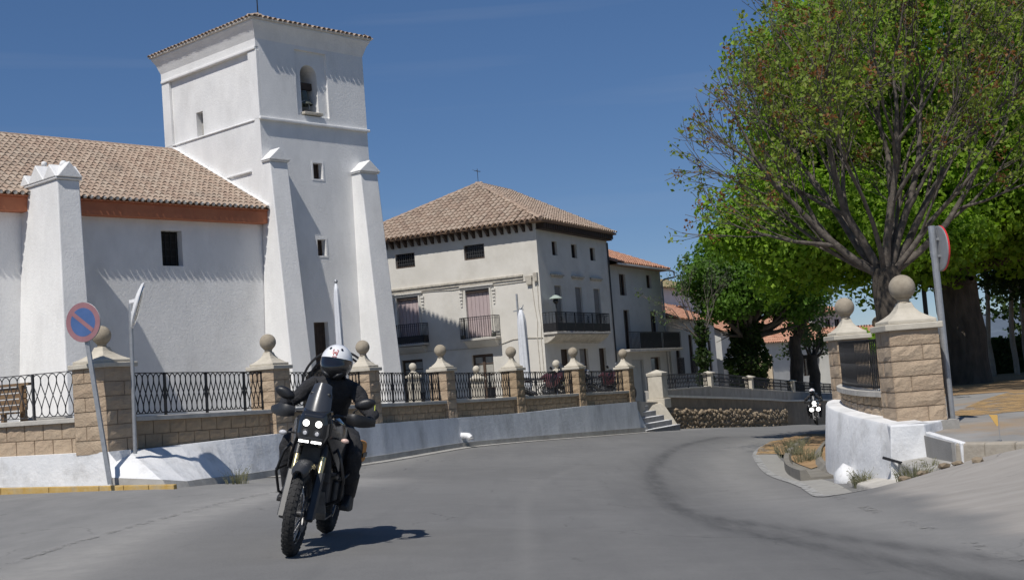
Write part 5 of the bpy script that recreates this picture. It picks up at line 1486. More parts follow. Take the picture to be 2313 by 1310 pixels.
# bench at the left
M_bench = mat('weathered_bench_wood', (.16, .095, .05), (.26, .17, .09), 3, .8, .5, 30, stretch=(1, 8, 8))
root = thing('bench', 'brown wooden slatted bench behind the left railing', 'bench', (-9.45, 22.7, 1.0), math.atan2(.436, -.90) + PI)
for k, (y, z) in enumerate(((.20, .82), (.24, .70), (.27, .60))):
    pass
for k in range(4):
    MB().box(-.95, .75, .26 + .0 * k, .29, .42 + k * .105, .42 + k * .105 + .085).obj('slat', M_bench, root)
for k in range(4):
    MB().box(-.95, .75, -.22 + k * .115, -.22 + k * .115 + .09, .36, .39).obj('slat', M_bench, root)
MB().box(-1.0, .85, .22, .33, .845, .89).obj('top_rail', M_bench, root)
for x in (-.85, .62):
    MB().box(x, x + .07, -.2, -.13, 0, .36).obj('leg', M_bench, root); MB().box(x, x + .07, .22, .33, 0, .845).obj('leg', M_bench, root)
o = bevel(MB().box(-.35, .35, -.2, .2, 0, .24).obj('stone_block', M_concrete), .02, 1); o.location = (-8.55, 23.4, 1.02)
tag(o, 'grey concrete block on the forecourt right of the bench', 'block')

# ---------------------------------------------------------------- signs, mirror, small fittings
def disc(r, t, m, name, parent, z=0, y=0, n=40):
    return MB().lathe([(r, 0), (r, t)], n, (0, y, z), 'y').obj(name, m, parent)
M_sign_red = mat('faded_sign_red', (.27, .13, .145), (.33, .17, .185), 4, .5)
M_sign_blue = mat('faded_sign_blue', (.055, .115, .27), (.075, .14, .32), 4, .5)
M_sign_back = mat('sign_back_grey', (.30, .31, .32), (.36, .37, .38), 5, .5, metal=.3)
NP = thing('no_parking_sign', 'faded red and blue no-parking sign on a leaning grey pole at the left kerb', 'traffic sign', (-6.21, 19.30, .19))
dirp = Vector((-6.435 + 6.21, 0, 2.33 - .24)).normalized()
MB().bar((0, .02, 0), tuple(dirp * 2.32 + Vector((0, .02, 0))), .06, .06).obj('pole', M_galv, NP)
dc = dirp * 2.46
def placed(o, M_): o.matrix_local = M_; return o
Ms = Matrix.Translation(dc + Vector((0, -.03, 0))) @ Matrix.Rotation(math.radians(-17), 4, 'Z') @ Matrix.Rotation(-.10, 4, 'Y')
mb = MB(); mb.lathe([(.295, 0), (.30, .004), (.30, .02), (.28, .024)], 48, (0, -.0, 0), 'y')
plate = placed(mb.obj('sign_plate', M_sign_back, NP), Ms)
mb = MB(); ri, ro = .215, .298
A_ = np.linspace(0, 2 * PI, 49)
mb.loft([[(ri * math.sin(a), -.003, ri * math.cos(a)) for a in A_[:-1]], [(ro * math.sin(a), -.003, ro * math.cos(a)) for a in A_[:-1]]], cap=False)
mb.obj('red_ring', M_sign_red, plate, fix=False)
mb = MB(); mb.lathe([(.2155, -.004), (.2155, -.002)], 48, (0, 0, 0), 'y'); mb.obj('blue_field', M_sign_blue, plate)
s45 = math.sin(PI / 4); hw_ = .031
def P2(u, v): return (u * s45 + v * s45, -.006, -u * s45 + v * s45)
mb = MB(); mb.raw([P2(-.214, -hw_), P2(.214, -hw_), P2(.214, hw_), P2(-.214, hw_)], [(0, 1, 2, 3)]); mb.obj('red_bar', M_sign_red, plate)
for z in (-.09, .10): MB().box(-.04, .04, .02, .06, z - .015, z + .015).obj('clamp', M_galv, plate)

MR = thing('traffic_mirror', 'round convex traffic mirror seen edge-on, on a thin white pole by the first pillar', 'mirror', (-5.95, 19.78, .60))
MB().tube([(0, 0, 0), (.05, 0, 2.30)], .030, 10).obj('pole', M_galv, MR)
Mm = Matrix.Translation((.155, -.02, 2.27)) @ Matrix.Rotation(math.radians(13), 4, 'Z') @ Matrix.Rotation(math.radians(90 + 17), 4, 'Y')
mb = MB(); mb.lathe([(.02, -.05), (.22, -.035), (.34, -.005), (.365, .012), (.362, .03), (.335, .032)], 36)
hous = mb.obj('mirror_back', M_white_paint, MR, True, 50); hous.matrix_local = Mm
M_mirror = mat('mirror_glass', (.55, .57, .58), (.6, .62, .63), 2, .06, metal=1.0)
mb = MB(); mb.lathe([(.34, .028), (.28, .045), (.18, .058), (.06, .066), (.005, .067)], 36); mb.obj('mirror_glass', M_mirror, hous, True)
for z in (-.12, .06):
    q = MB().bar((.04, 0, 2.27 + z), (.145, 0, 2.29 + z), .05, .05).obj('bracket', M_white_paint, MR)

RS = thing('round_sign', 'back of a round red-rimmed traffic sign on a tall grey pole at the right', 'traffic sign', (5.575, 16.80, .27))
MB().tube([(0, 0, 0), (-.015, 0, 2.60)], .045, 12).obj('pole', M_galv, RS)
Mm = Matrix.Translation((.055, .03, 2.30)) @ Matrix.Rotation(math.radians(-86), 4, 'Z')
mb = MB(); mb.lathe([(.285, 0), (.30, .004), (.30, .03), (.29, .032)], 40, (0, 0, 0), 'y'); pl = mb.obj('sign_plate', M_sign_back, RS); pl.matrix_local = Mm
mb = MB(); mb.loft([[(.302 * math.sin(a), y, .302 * math.cos(a)) for a in A_[:-1]] for y in (.012, .034)] + [[(.22 * math.sin(a), .036, .22 * math.cos(a)) for a in A_[:-1]]], cap=False); mb.obj('red_rim', mat('sign_red', (.55, .03, .035), (.6, .04, .045), 4, .4), pl)
mb = MB(); mb.lathe([(.22, .033), (.22, .035)], 40, (0, 0, 0), 'y'); mb.obj('white_face', M_white_paint, pl)
for z in (-.10, .12): MB().box(-.05, .05, -.05, 0, z - .015, z + .015).obj('clamp', M_galv, pl)

# drain outlet in the grey wall
o = thing('drain_outlet', 'short white plastic drain outlet sticking out of the grey retaining wall', 'pipe', (-1.40, 30.88, .0))
MB().tube([(-.10, .06, .07), (.02, 0, .065), (.10, -.05, .05), (.15, -.08, .0)], [.075, .075, .078, .07], 12).obj('pipe', M_white_paint, o, True, 50)
MB().tube([(.15, -.08, .01), (.155, -.085, -.03)], .085, 12).obj('mouth', mat('drain_mouth', (.3, .3, .3), (.35, .35, .35), 3, .7), o)
# rebar stub and marker stake at the right wall
o = MB().bar((4.40, 15.95, -.02), (4.58, 15.80, -.09), .03).obj('iron_stub', M_iron); tag(o, 'rusty black iron stub sticking out of the white curved base', 'pipe')
r2 = thing('marker_flag', 'small orange marker flag on a thin stake at the kerb of the right pavement', 'marker', (5.42, 14.75, .27))
MB().bar((0, 0, -.12), (0.0, 0, .20), .006).obj('stake', M_galv, r2)
MB().raw([(-.10, 0, .20), (0, 0, .19), (0, .004, .07), (-.02, .004, .06)], [(0, 1, 2, 3)]).raw([(-.10, .006, .20), (0, .006, .19), (0, .01, .07), (-.02, .01, .06)], [(3, 2, 1, 0)]).obj('flag', mat('orange_flag', (.62, .38, .10), (.68, .43, .14), 3, .8), r2)
# ---------------------------------------------------------------- motorcycles
M_blk = mat('black_plastic', (.010, .010, .011), (.017, .017, .018), 6, .42, .1, 80)
M_blk_gloss = mat('gloss_black', (.012, .013, .016), (.018, .019, .022), 4, .18, coat=.6)
M_grey_pl = mat('dark_grey_plastic', (.022, .023, .025), (.036, .037, .04), 6, .45)
M_tyre = mat('tyre_rubber', (.013, .013, .013), (.03, .029, .028), 9, .8, .4, 60)
M_gold = mat('gold_fork', (.50, .42, .22), (.58, .50, .28), 8, .28, metal=.85)
M_alu = mat('brushed_metal', (.42, .42, .42), (.52, .52, .52), 10, .35, metal=.9)
M_disc = mat('brake_disc', (.25, .25, .25), (.33, .33, .33), 20, .35, metal=.9)
M_orange = mat('orange_bag', (.55, .20, .02), (.62, .26, .04), 5, .7)
M_engine = mat('engine_metal', (.06, .06, .062), (.11, .11, .112), 8, .5, metal=.6)
M_lens = mat('clear_lens', (.5, .5, .52), (.6, .6, .62), 5, .15, coat=.5)
M_amber = mat('signal_lens', (.62, .42, .36), (.68, .5, .42), 5, .2)
M_screen = mat('tinted_screen', (.045, .05, .06), (.06, .066, .078), 3, .3, alpha=.8)
M_head_on = emit('lit_headlight', (1.0, .97, .92), 6.0)
M_drl_on = emit('lit_running_light', (1.0, .98, .95), 7.0)
def torus_mesh(c, R, rw, rh, n=48, m=12):
    mb = MB(); rings = []
    for i in range(n):
        a = 2 * PI * i / n
        rings.append([(c[0] + rw * math.sin(2 * PI * j / m), c[1] + (R + rh * math.cos(2 * PI * j / m)) * math.cos(a), c[2] + (R + rh * math.cos(2 * PI * j / m)) * math.sin(a)) for j in range(m)])
    rings.append(rings[0]); mb.loft(rings, cap=False); return mb
def wheel(root, name, c, Rout, wdt, discs=2, spokes=32):
    rh = wdt * .55; R = Rout - rh
    wh = torus_mesh(c, R, wdt / 2, rh, 48, 12).obj(name, M_tyre, root, True)
    mb = MB(); rr_ = random.Random(2)
    for i in range(40):
        a = 2 * PI * i / 40
        for k, (bx_, tilt) in enumerate(((-.30, .25), (.02, 0), (.32, -.25))):
            aa = a + (k % 2) * .078
            x = c[0] + bx_ * wdt; rad = Rout - rh * (1 - math.cos(math.asin(min(.95, abs(bx_) * 2)))) - .004
            u = Vector((0, math.cos(aa), math.sin(aa))); t = Vector((0, -math.sin(aa), math.cos(aa))); s = Vector((1, 0, 0))
            p = Vector((x, c[1], c[2])) + u * rad; h1, h2, h3 = wdt * .13, .015, .006
            n_ = (u * math.cos(bx_ * 1.6) + s * math.sin(bx_ * 1.6)).normalized(); s2 = t.cross(n_)
            mb.hexa([p + s2 * a1 * h1 + t * b1 * h2 + n_ * c1 * h3 for c1 in (-1, 1) for a1, b1 in ((-1, -1), (1, -1), (1, 1), (-1, 1))])
    mb.obj('tread_knobs', M_tyre, wh)['kind'] = 'stuff'
    rim = torus_mesh(c, R - rh * .92, wdt * .30, .014, 40, 8).obj('rim', M_blk_gloss, wh, True)
    MB().lathe([(.02, -.07), (.035, -.065), (.03, -.03), (.03, .03), (.035, .065), (.02, .07)], 16, c, 'x').obj('hub', M_engine, wh, True, 40)
    mb = MB()
    for i in range(spokes):
        a = 2 * PI * i / spokes; s = 1 if i % 2 else -1; b = a + .35 * (1 if i % 4 < 2 else -1)
        mb.bar((c[0] + s * .05, c[1] + .035 * math.cos(b), c[2] + .035 * math.sin(b)), (c[0], c[1] + (R - rh) * math.cos(a), c[2] + (R - rh) * math.sin(a)), .004)
    mb.obj('spokes', M_alu, wh)['kind'] = 'stuff'
    for s in ((-1, 1) if discs == 2 else (-1,)):
        mb = MB(); x = c[0] + s * .062
        ring = lambda r_, x_: [(x_, c[1] + r_ * math.cos(2 * PI * k / 36), c[2] + r_ * math.sin(2 * PI * k / 36)) for k in range(36)]
        mb.loft([ring(.145, x - .0025), ring(.145, x + .0025), ring(.105, x + .0025), ring(.105, x - .0025), ring(.145, x - .0025)], cap=False)
        for k in range(5):
            a = 2 * PI * k / 5; mb.bar((x, c[1] + .03 * math.cos(a), c[2] + .03 * math.sin(a)), (x, c[1] + .11 * math.cos(a + .2), c[2] + .11 * math.sin(a + .2)), .014, .004)
        mb.obj('brake_disc', M_disc, wh)
    return wh
def make_bike(root, paint, screen=True, lit=True, lamps='quad', bag=True):
    fa = Vector((0, -.79, .345)); ra = Vector((0, .79, .325))
    wheel(root, 'front_wheel', fa, .345, .098); wheel(root, 'rear_wheel', ra, .325, .145, 1)
    up = Vector((0, .43, .90)).normalized()          # steering axis direction
    off = Vector((0, -.03, 0))
    for s in (-1, 1):
        a = fa + Vector((s * .108, 0, 0)) + off * 0
        leg = MB(); leg.tube([a + up * -.05, a + up * .0, a + up * .34], [.03, .036, .031], 12).tube([a + Vector((0, 0, -.02)), a + Vector((s * .02, 0, -.02))], .03, 10)
        lg = leg.obj('fork_leg', M_grey_pl, root, True, 40)
        MB().tube([a + up * .335, a + up * .50], .0255, 14).obj('stanchion', M_gold, lg, True, 60)
        MB().tube([a + up * .50, a + up * .80], .033, 12).obj('fork_upper', M_blk, lg, True, 60)
        g = MB(); g.loft([[a + up * h + Vector((dx * s, dy, 0)) for dx, dy in ((-.01, -.052), (.032, -.045), (.045, -.01), (.038, -.008), (.027, -.036), (-.008, -.044))] for h in (-.03, .1, .25, .37)]); g.obj('fork_guard', M_grey_pl, lg)
        MB().hexa([a + Vector((s * (-.03), .05, .0)) + Vector(q) for q in ((-.02, 0, .02), (.02, 0, .02), (.02, .06, .0), (-.02, .06, .0), (-.02, .02, .12), (.02, .02, .12), (.02, .07, .10), (-.02, .07, .10))]).obj('brake_caliper', M_engine, lg)
    # front mudguard hugging the tyre
    mb = MB(); rings = []
    for k in range(15):
        a = math.radians(lerp(58, 150, k / 14)); r_ = .402 + .012 * math.sin(k / 14 * PI); wd = lerp(.062, .072, math.sin(k / 14 * PI)) * (1 if 0 < k < 14 else .7)
        rings.append([(wd * x, fa.y - r_ * math.cos(a) * 1.0 + 0 * dz, fa.z + 0) for x, dz in ()] or [(wd * x, fa.y - (r_ + dr) * math.cos(a), fa.z + (r_ + dr) * math.sin(a)) for x, dr in ((-1, -.045), (-.96, -.01), (-.5, .016), (0, .022), (.5, .016), (.96, -.01), (1, -.045), (.92, -.05), (.45, .006), (0, .012), (-.45, .006), (-.92, -.05))])
    mb.loft(rings); mb.obj('front_mudguard', M_grey_pl, root, True, 50)
    MB().box(-.125, .125, -.60, -.50, .70, .735).obj('fork_brace', M_grey_pl, root)
    for z in (.90, 1.03): bevel(MB().box(-.14, .14, -.79 + (z - .345) * .478 - .04, -.79 + (z - .345) * .478 + .05, z - .02, z + .02).obj('yoke', M_engine, root), .01, 1)
    # headlight mask
    def rr2(y, w, z0, z1, k=.75):
        return [(-w * k, y, z0), (w * k, y, z0), (w, y, lerp(z0, z1, .35)), (w, y, lerp(z0, z1, .7)), (w * .8, y, z1), (-w * .8, y, z1), (-w, y, lerp(z0, z1, .7)), (-w, y, lerp(z0, z1, .35))]
    mb = MB(); mb.loft([rr2(-.70, .095, .90, 1.13), rr2(-.665, .12, .875, 1.16), rr2(-.58, .138, .86, 1.18), rr2(-.44, .135, .88, 1.18)])
    mask = bevel(mb.obj('headlight_mask', M_blk_gloss, root), .012, 2)
    L1 = M_head_on if lit else M_lens
    if lamps == 'quad':
        for x in (-.052, .052):
            MB().lathe([(.022, 0), (.026, -.010), (.018, -.015)], 18, (x, -.695, 1.065), 'y').obj('headlight', L1, mask)
            h = MB(); h.lathe([(.030, 0), (.032, -.010), (.026, -.012)], 18, (x * .95, -.695, .985), 'y'); h.obj('headlight', M_lens if False else M_grey_pl, mask)
            h = MB(); h.lathe([(.018, -.013), (.014, -.018)], 12, (x * .95, -.695, .985), 'y'); h.obj('lamp_lens', M_lens, mask)
            MB().box(x - .040, x + .040, -.708, -.70, .908, .924).obj('running_light', M_drl_on if lit else M_lens, mask)
        MB().box(-.10, .10, -.712, -.6995, .94, .955).obj('mask_trim', M_grey_pl, mask)
    else:
        MB().lathe([(.075, 0), (.08, -.02), (.06, -.03)], 20, (0, -.695, 1.06), 'y').obj('headlight', L1, mask)
    # windscreen and instrument tower
    mb = MB(); n = 9; rows = []
    for j, (z, w_, y) in enumerate(((1.13, .115, -.66), (1.20, .118, -.63), (1.29, .108, -.585), (1.345, .09, -.555), (1.385, .082, -.535), (1.40, .05, -.53))):
        rows.append([(w_ * math.sin(t), y + .10 * (1 - math.cos(t)) * 1.1, z - .012 * (1 - math.cos(t))) for t in np.linspace(-1.15, 1.15, n)])
    mb.loft(rows, cap=False, closed=False)
    back = [[(x * .97, y + .006, z) for x, y, z in r_] for r_ in rows]; mb.loft(back, cap=False, closed=False)
    mb.obj('windscreen', M_screen, root, True, 60, fix=False)
    bevel(MB().box(-.085, .085, -.55, -.50, 1.14, 1.32).obj('instrument_panel', M_blk, root), .012, 2)
    MB().box(-.06, .06, -.557, -.5501, 1.27, 1.282).obj('navigation_bar', M_alu, root)
    # tank, shrouds, seat, tail
    def ell(y, w, z, h, n=14, flat=.5): return [(w * math.cos(2 * PI * k / n), y, z + (h if math.sin(2 * PI * k / n) > 0 else h * flat) * math.sin(2 * PI * k / n)) for k in range(n)]
    MB().loft([ell(-.46, .12, .98, .10), ell(-.36, .17, 1.00, .12), ell(-.18, .195, 1.01, .14), ell(.02, .18, .99, .13), ell(.18, .12, .95, .09)]).obj('fuel_tank', paint, root, True)
    MB().loft([ell(.10, .11, .93, .04), ell(.22, .13, .925, .05), ell(.5, .15, .945, .05), ell(.78, .13, .98, .05), ell(.95, .08, .99, .03)]).obj('seat', M_blk, root, True)
    MB().loft([ell(.55, .10, .86, .06), ell(.85, .10, .90, .06), ell(1.05, .07, .93, .04)]).obj('tail', paint, root, True)
    for s in (-1, 1):
        q = [(-.60, .15, .93, 1.12), (-.50, .195, .80, 1.10), (-.36, .235, .66, 1.07), (-.20, .235, .62, 1.04), (-.02, .20, .68, 1.0)]
        mb = MB(); mb.loft([[(s * (w_ - .045), y, z0 + .02), (s * w_ * .93, y, z0), (s * w_, y, (z0 + z1) / 2 + .05), (s * w_ * .9, y, z1), (s * (w_ - .075), y, z1 - .01)] for y, w_, z0, z1 in q])
        bevel(mb.obj('side_fairing', paint, root, True, 35), .006, 1, 40)
        pts = [(s * .14, -.42, .95), (s * .24, -.50, .80), (s * .285, -.46, .62), (s * .26, -.36, .45), (s * .13, -.30, .38)]
        MB().tube(pts, .0125, 8).tube([(s * .285, -.46, .64), (s * .27, -.1, .66), (s * .16, .12, .62)], .0125, 8).obj('crash_bar', M_blk, root, True)
    bevel(MB().box(-.16, .16, -.43, -.37, .58, .92).obj('radiator', M_engine, root), .008, 1)
    mb = MB(); mb.box(-.15, .15, -.30, .14, .36, .62).box(-.11, .11, -.30, -.06, .62, .86).box(-.20, -.15, -.12, .10, .38, .58).box(.15, .20, -.16, .10, .38, .58)
    eng = bevel(mb.obj('engine', M_engine, root), .02, 2)
    for s in (-1, 1): MB().lathe([(.02, 0), (.085, .0), (.09, .02), (.06, .04)] if s > 0 else [(.02, 0), (.085, 0), (.09, -.02), (.06, -.04)], 20, (s * .20, -.03, .47), 'x').obj('engine_cover', M_grey_pl, eng, True, 40)
    mb = MB(); mb.loft([[(-.13, -.40, .50), (.13, -.40, .50), (.13, -.375, .50), (-.13, -.375, .50)], [(-.16, -.38, .32), (.16, -.38, .32), (.16, -.35, .33), (-.16, -.35, .33)], [(-.15, -.28, .255), (.15, -.28, .255), (.15, -.27, .27), (-.15, -.27, .27)], [(-.14, .12, .25), (.14, .12, .25), (.14, .12, .265), (-.14, .12, .265)]])
    mb.obj('skid_plate', M_alu if not lit else mat('scuffed_plate', (.12, .12, .12), (.19, .19, .185), 9, .5, metal=.6), root)
    MB().tube([(-.07, -.31, .58), (-.09, -.42, .50), (-.10, -.36, .33), (-.15, -.05, .30), (-.18, .3, .42)], .022, 10).obj('exhaust_pipe', M_engine, root, True)
    MB().tube([(-.18, .28, .42), (-.20, .40, .52), (-.215, .85, .74)], [.03, .055, .055], 14).obj('silencer', M_grey_pl, root, True, 50)
    mb = MB()
    for s in (-1, 1): mb.bar((s * .12, .12, .42), (s * .10, .79, .325), .04, .07)
    mb.bar((-.12, .2, .42), (.12, .2, .42), .06); mb.obj('swingarm', M_engine, root)
    mb = MB()
    for s in (-1, 1):
        mb.tube([(s * .06, -.47, .95), (s * .15, -.3, .80), (s * .17, .05, .78), (s * .13, .3, .62), (s * .12, .2, .42)], .018, 8).tube([(s * .12, .05, .86), (s * .11, .5, .86), (s * .07, .95, .90)], .014, 8)
    mb.obj('frame', M_engine, root, True)
    mb = MB(); rings = []
    for k in range(8):
        a = math.radians(lerp(60, 150, k / 7)); rings.append([(x * .08, ra.y - (.36 + dr) * math.cos(a), ra.z + (.36 + dr) * math.sin(a)) for x, dr in ((-1, -.02), (0, .01), (1, -.02), (1, -.03), (0, 0), (-1, -.03))])
    mb.loft(rings); mb.obj('rear_mudguard', M_blk, root, True, 50)
    for s in (-1, 1):
        MB().bar((s * .15, .12, .36), (s * .27, .10, .355), .035, .02).obj('footpeg', M_engine, root)
    # handlebar, guards, mirrors, levers
    hb = MB(); hb.tube([(-.43, -.22, 1.115), (-.30, -.27, 1.12), (-.13, -.36, 1.14), (-.06, -.385, 1.09), (.06, -.385, 1.09), (.13, -.36, 1.14), (.30, -.27, 1.12), (.43, -.22, 1.115)], .0125, 10)
    bar_ = hb.obj('handlebar', M_blk, root, True)
    for s in (-1, 1):
        MB().tube([(s * .30, -.27, 1.12), (s * .43, -.22, 1.115)], .019, 12).obj('grip', M_tyre, bar_, True, 50)
        mb = MB(); rings = []
        for t in np.linspace(0, 1, 7):
            x = s * lerp(.22, .45, t); y = -.385 - .045 * math.sin(PI * min(1, t * 1.1)) + .13 * t * t; h = .044 * math.sin(PI * lerp(.22, .88, t)) + .012; zc_ = 1.125 - .012 * t
            rings.append([(x, y, zc_ - h * .9), (x, y - .016, zc_ - h * .3), (x, y - .018, zc_ + h * .4), (x, y - .004, zc_ + h), (x, y + .004, zc_ + h), (x, y - .008, zc_ + h * .35), (x, y - .006, zc_ - h * .3), (x, y + .008, zc_ - h * .9)])
        mb.loft(rings); mb.obj('hand_guard', M_grey_pl if s < 0 else M_blk, bar_, True, 50)
        MB().tube([(s * .22, -.33, 1.125), (s * .30, -.345, 1.12), (s * .42, -.30, 1.115)], .006, 6).obj('lever', M_alu, bar_, True)
        MB().tube([(s * .24, -.30, 1.13), (s * .27, -.31, 1.20), (s * .34, -.30, 1.255)], .007, 6).obj('mirror_stalk', M_blk, bar_, True)
        mb = MB(); mb.loft([[(s * .345 + s * .088 * math.cos(a) * k_, -.302 + dy, 1.265 + .05 * math.sin(a) * k_ + .02 * math.cos(a)) for a in np.linspace(0, 2 * PI, 16, endpoint=False)] for k_, dy in ((.45, -.035), (.85, -.022), (1, 0), (.97, .008))])
        mr = mb.obj('mirror', M_blk, bar_, True, 60)
        MB().tube([(s * .15, -.50, .965), (s * .235, -.53, .955)], .008, 6).obj('signal_stalk', M_blk, root, True)
        mb = MB(); mb.loft([[(s * .26 + .034 * math.cos(a) * k_, -.545 + dy, .952 + .021 * math.sin(a) * k_) for a in np.linspace(0, 2 * PI, 14, endpoint=False)] for k_, dy in ((.5, -.022), (.95, -.012), (1, .0), (.8, .02), (.2, .03))])
        mb.obj('turn_signal', M_amber if s > 0 else M_lens, root, True, 60)
    MB().bar((0, 1.02, .80), (0, 1.16, .62), .17, .01).obj('number_plate', M_white_paint, root)
    bevel(MB().box(-.06, .06, 1.03, 1.07, .86, .92).obj('tail_light', mat('red_lens', (.4, .02, .02), (.45, .03, .03), 4, .2), root), .01, 1)
    if bag:
        bg = bevel(MB().box(.14, .285, .40, .68, .70, .90).obj('side_bag', M_orange, root), .04, 3)
        bevel(MB().box(.286, .294, .42, .66, .76, .80).obj('strap', M_blk, bg), .002, 1)
        bg = bevel(MB().box(-.30, -.16, .40, .68, .70, .90).obj('side_bag', M_blk, root), .04, 3)
    return root

# ---------------------------------------------------------------- riders
M_suit = mat('black_riding_suit', (.012, .012, .014), (.026, .026, .030), 14, .75, 1.0, 16, bdist=.03)
M_suit2 = mat('black_textile_trousers', (.011, .011, .012), (.019, .019, .02), 5, .85, .6, 25, bdist=.01)
M_helmet = mat('white_helmet_shell', (.72, .73, .75), (.78, .79, .80), 3, .22, coat=.6)
M_visor = mat('dark_visor', (.008, .008, .010), (.012, .012, .014), 3, .08, coat=.8)
M_boot = mat('boot_leather', (.014, .013, .013), (.03, .028, .027), 8, .55, .3, 60)
def skin_figure(name, joints, bones, m, parent, sub=2):
    names = list(joints); me = bpy.data.meshes.new(name)
    me.from_pydata([joints[n][0] for n in names], [(names.index(a), names.index(b)) for a, b in bones], [])
    o = link(name, me, parent)
    md = o.modifiers.new('skin', 'SKIN'); md.use_smooth_shade = True; md.branch_smoothing = .6
    sv = me.skin_vertices[0].data
    for i, n in enumerate(names):
        r_ = joints[n][1]; sv[i].radius = r_ if isinstance(r_, tuple) else (r_, r_)
    sv[0].use_root = True
    s = o.modifiers.new('sub', 'SUBSURF'); s.levels = sub; s.render_levels = sub
    bpy.context.view_layer.update()
    evaluated(o)
    o.data.materials.clear(); o.data.materials.append(m)
    for p in o.data.polygons: p.use_smooth = True
    return o
def make_rider(root, helmet_m, mark=True):
    J = {'pelvis': ((0, .34, .99), (.17, .14)), 'waist': ((0, .27, 1.12), (.165, .13)), 'chest': ((.005, .17, 1.28), (.19, .15)), 'upper': ((.01, .10, 1.38), (.165, .12)), 'neck': ((.01, .05, 1.46), .075), 'head': ((.01, .02, 1.56), .085), 'crown': ((.01, .02, 1.64), .06)}
    for s, k in ((-1, 'a'), (1, 'b')):
        J['sh' + k] = ((s * .185, .09, 1.375), .088); J['ua' + k] = ((s * .275, .06, 1.25), .068); J['el' + k] = ((s * .385, .0, 1.175), .058); J['fa' + k] = ((s * .385, -.12, 1.145), .050); J['wr' + k] = ((s * .375, -.20, 1.125), .042); J['ha' + k] = ((s * .37, -.235, 1.13), .034)
        J['hip' + k] = ((s * .12, .26, .95), .115); J['th' + k] = ((s * .21, .06, .93), .098); J['kn' + k] = ((s * .285, -.13, .86), .084); J['sn' + k] = ((s * .275, -.05, .66), .078); J['an' + k] = ((s * .255, .07, .44), .062); J['ft' + k] = ((s * .26, .02, .39), .045)
    Bn = [('pelvis', 'waist'), ('waist', 'chest'), ('chest', 'upper'), ('upper', 'neck'), ('neck', 'head'), ('head', 'crown')]
    for k in 'ab':
        Bn += [('upper', 'sh' + k), ('sh' + k, 'ua' + k), ('ua' + k, 'el' + k), ('el' + k, 'fa' + k), ('fa' + k, 'wr' + k), ('wr' + k, 'ha' + k), ('pelvis', 'hip' + k), ('hip' + k, 'th' + k), ('th' + k, 'kn' + k), ('kn' + k, 'sn' + k), ('sn' + k, 'an' + k), ('an' + k, 'ft' + k)]
    body = skin_figure('body', J, Bn, M_suit, root)
    # jacket folds: gentle displacement of the surface itself
    for v in body.data.vertices:
        p = v.co
        if p.z < 1.45:
            n_ = math.sin(p.z * 47 + p.x * 21) * math.sin(p.x * 33 + p.y * 27 + 1.3) * .006 + math.sin(p.z * 23 + p.y * 31) * .004
            v.co = p + v.normal * n_
    # gloves closed on the grips
    for s in (-1, 1):
        mb = MB()
        mb.loft([[(s * (.365 + dx), -.20 + dy - .0, 1.128 + dz) for dx, dz in ((-.042, -.028), (.042, -.028), (.045, .026), (-.045, .026))] for dy in (.02, -.02)] +
                [[(s * (.365 + dx), -.275, 1.135 + dz) for dx, dz in ((-.045, -.006), (.045, -.008), (.044, .026), (-.044, .028))]])
        for k in range(4):
            x = s * (.332 + k * .022); ln = (.9, 1.0, .96, .82)[k]
            mb.tube([(x, -.255, 1.147), (x, -.255 - .045 * ln, 1.142), (x, -.255 - .062 * ln, 1.118), (x, -.25 - .045 * ln, 1.092), (x, -.245, 1.088)], [.0125, .012, .0115, .011, .009], 8)
        mb.tube([(s * .325, -.21, 1.125), (s * .315, -.235, 1.105), (s * .325, -.262, 1.092), (s * .345, -.275, 1.088)], [.016, .0145, .013, .010], 8)
        bevel(mb.obj('glove', M_boot, root, True, 45), .004, 1, 60)
        mb = MB(); rings = []
        for y, z0, z1, w_ in ((.17, .335, .50, .040), (.13, .325, .52, .05), (.05, .325, .50, .052), (-.03, .33, .435, .05), (-.11, .335, .405, .048), (-.155, .345, .385, .032)):
            xx = s * (.262 + .03 * (.1 - y)); rings.append([(xx - w_, y, z0), (xx + w_, y, z0), (xx + w_ * .95, y, lerp(z0, z1, .6)), (xx + w_ * .55, y, z1), (xx - w_ * .55, y, z1), (xx - w_ * .95, y, lerp(z0, z1, .6))])
        mb.loft(rings)
        mb.tube([(s * .257, .085, .45), (s * .27, .03, .56), (s * .275, -.02, .64)], [.068, .072, .08], 12)
        bevel(mb.obj('boot', M_boot, root, True, 50), .006, 1, 50)
    # helmet
    hc = Vector((.0, .0, 1.575)); rx, ry, rz_ = .135, .162, .155
    def S(th, ph, off=0.0):
        cp = math.cos(ph); x, y, z = math.sin(th) * cp, -math.cos(th) * cp, math.sin(ph)
        jut = .018 * max(0, -y) * max(0, -z * 1.6) ** .7 if z < 0 else 0
        return hc + Vector(((rx + off) * x, (ry + off) * y - jut * 2.0, (rz_ + off) * z * (1.0 if z > 0 else .97)))
    def patch(t0, t1, p0, p1, off, n=16, m=10, edge=None):
        mb = MB(); rows = []
        for j in range(m + 1):
            row = []
            for i in range(n + 1):
                th = lerp(t0, t1, i / n); ph = lerp(p0(th) if callable(p0) else p0, p1(th) if callable(p1) else p1, j / m)
                row.append(S(th, ph, off))
            rows.append(row)
        rows = [[S(lerp(t0, t1, i / n), p0(lerp(t0, t1, i / n)) if callable(p0) else p0, 0) for i in range(n + 1)]] + rows + [[S(lerp(t0, t1, i / n), p1(lerp(t0, t1, i / n)) if callable(p1) else p1, 0) for i in range(n + 1)]]
        mb.loft(rows, cap=False, closed=False); return mb
    sh = MB(); sh.loft([[S(2 * PI * k / 28, ph) for k in range(28)] for ph in np.linspace(-1.15, 1.55, 14)]); 
    hl = sh.obj('helmet', M_visor, root, True)
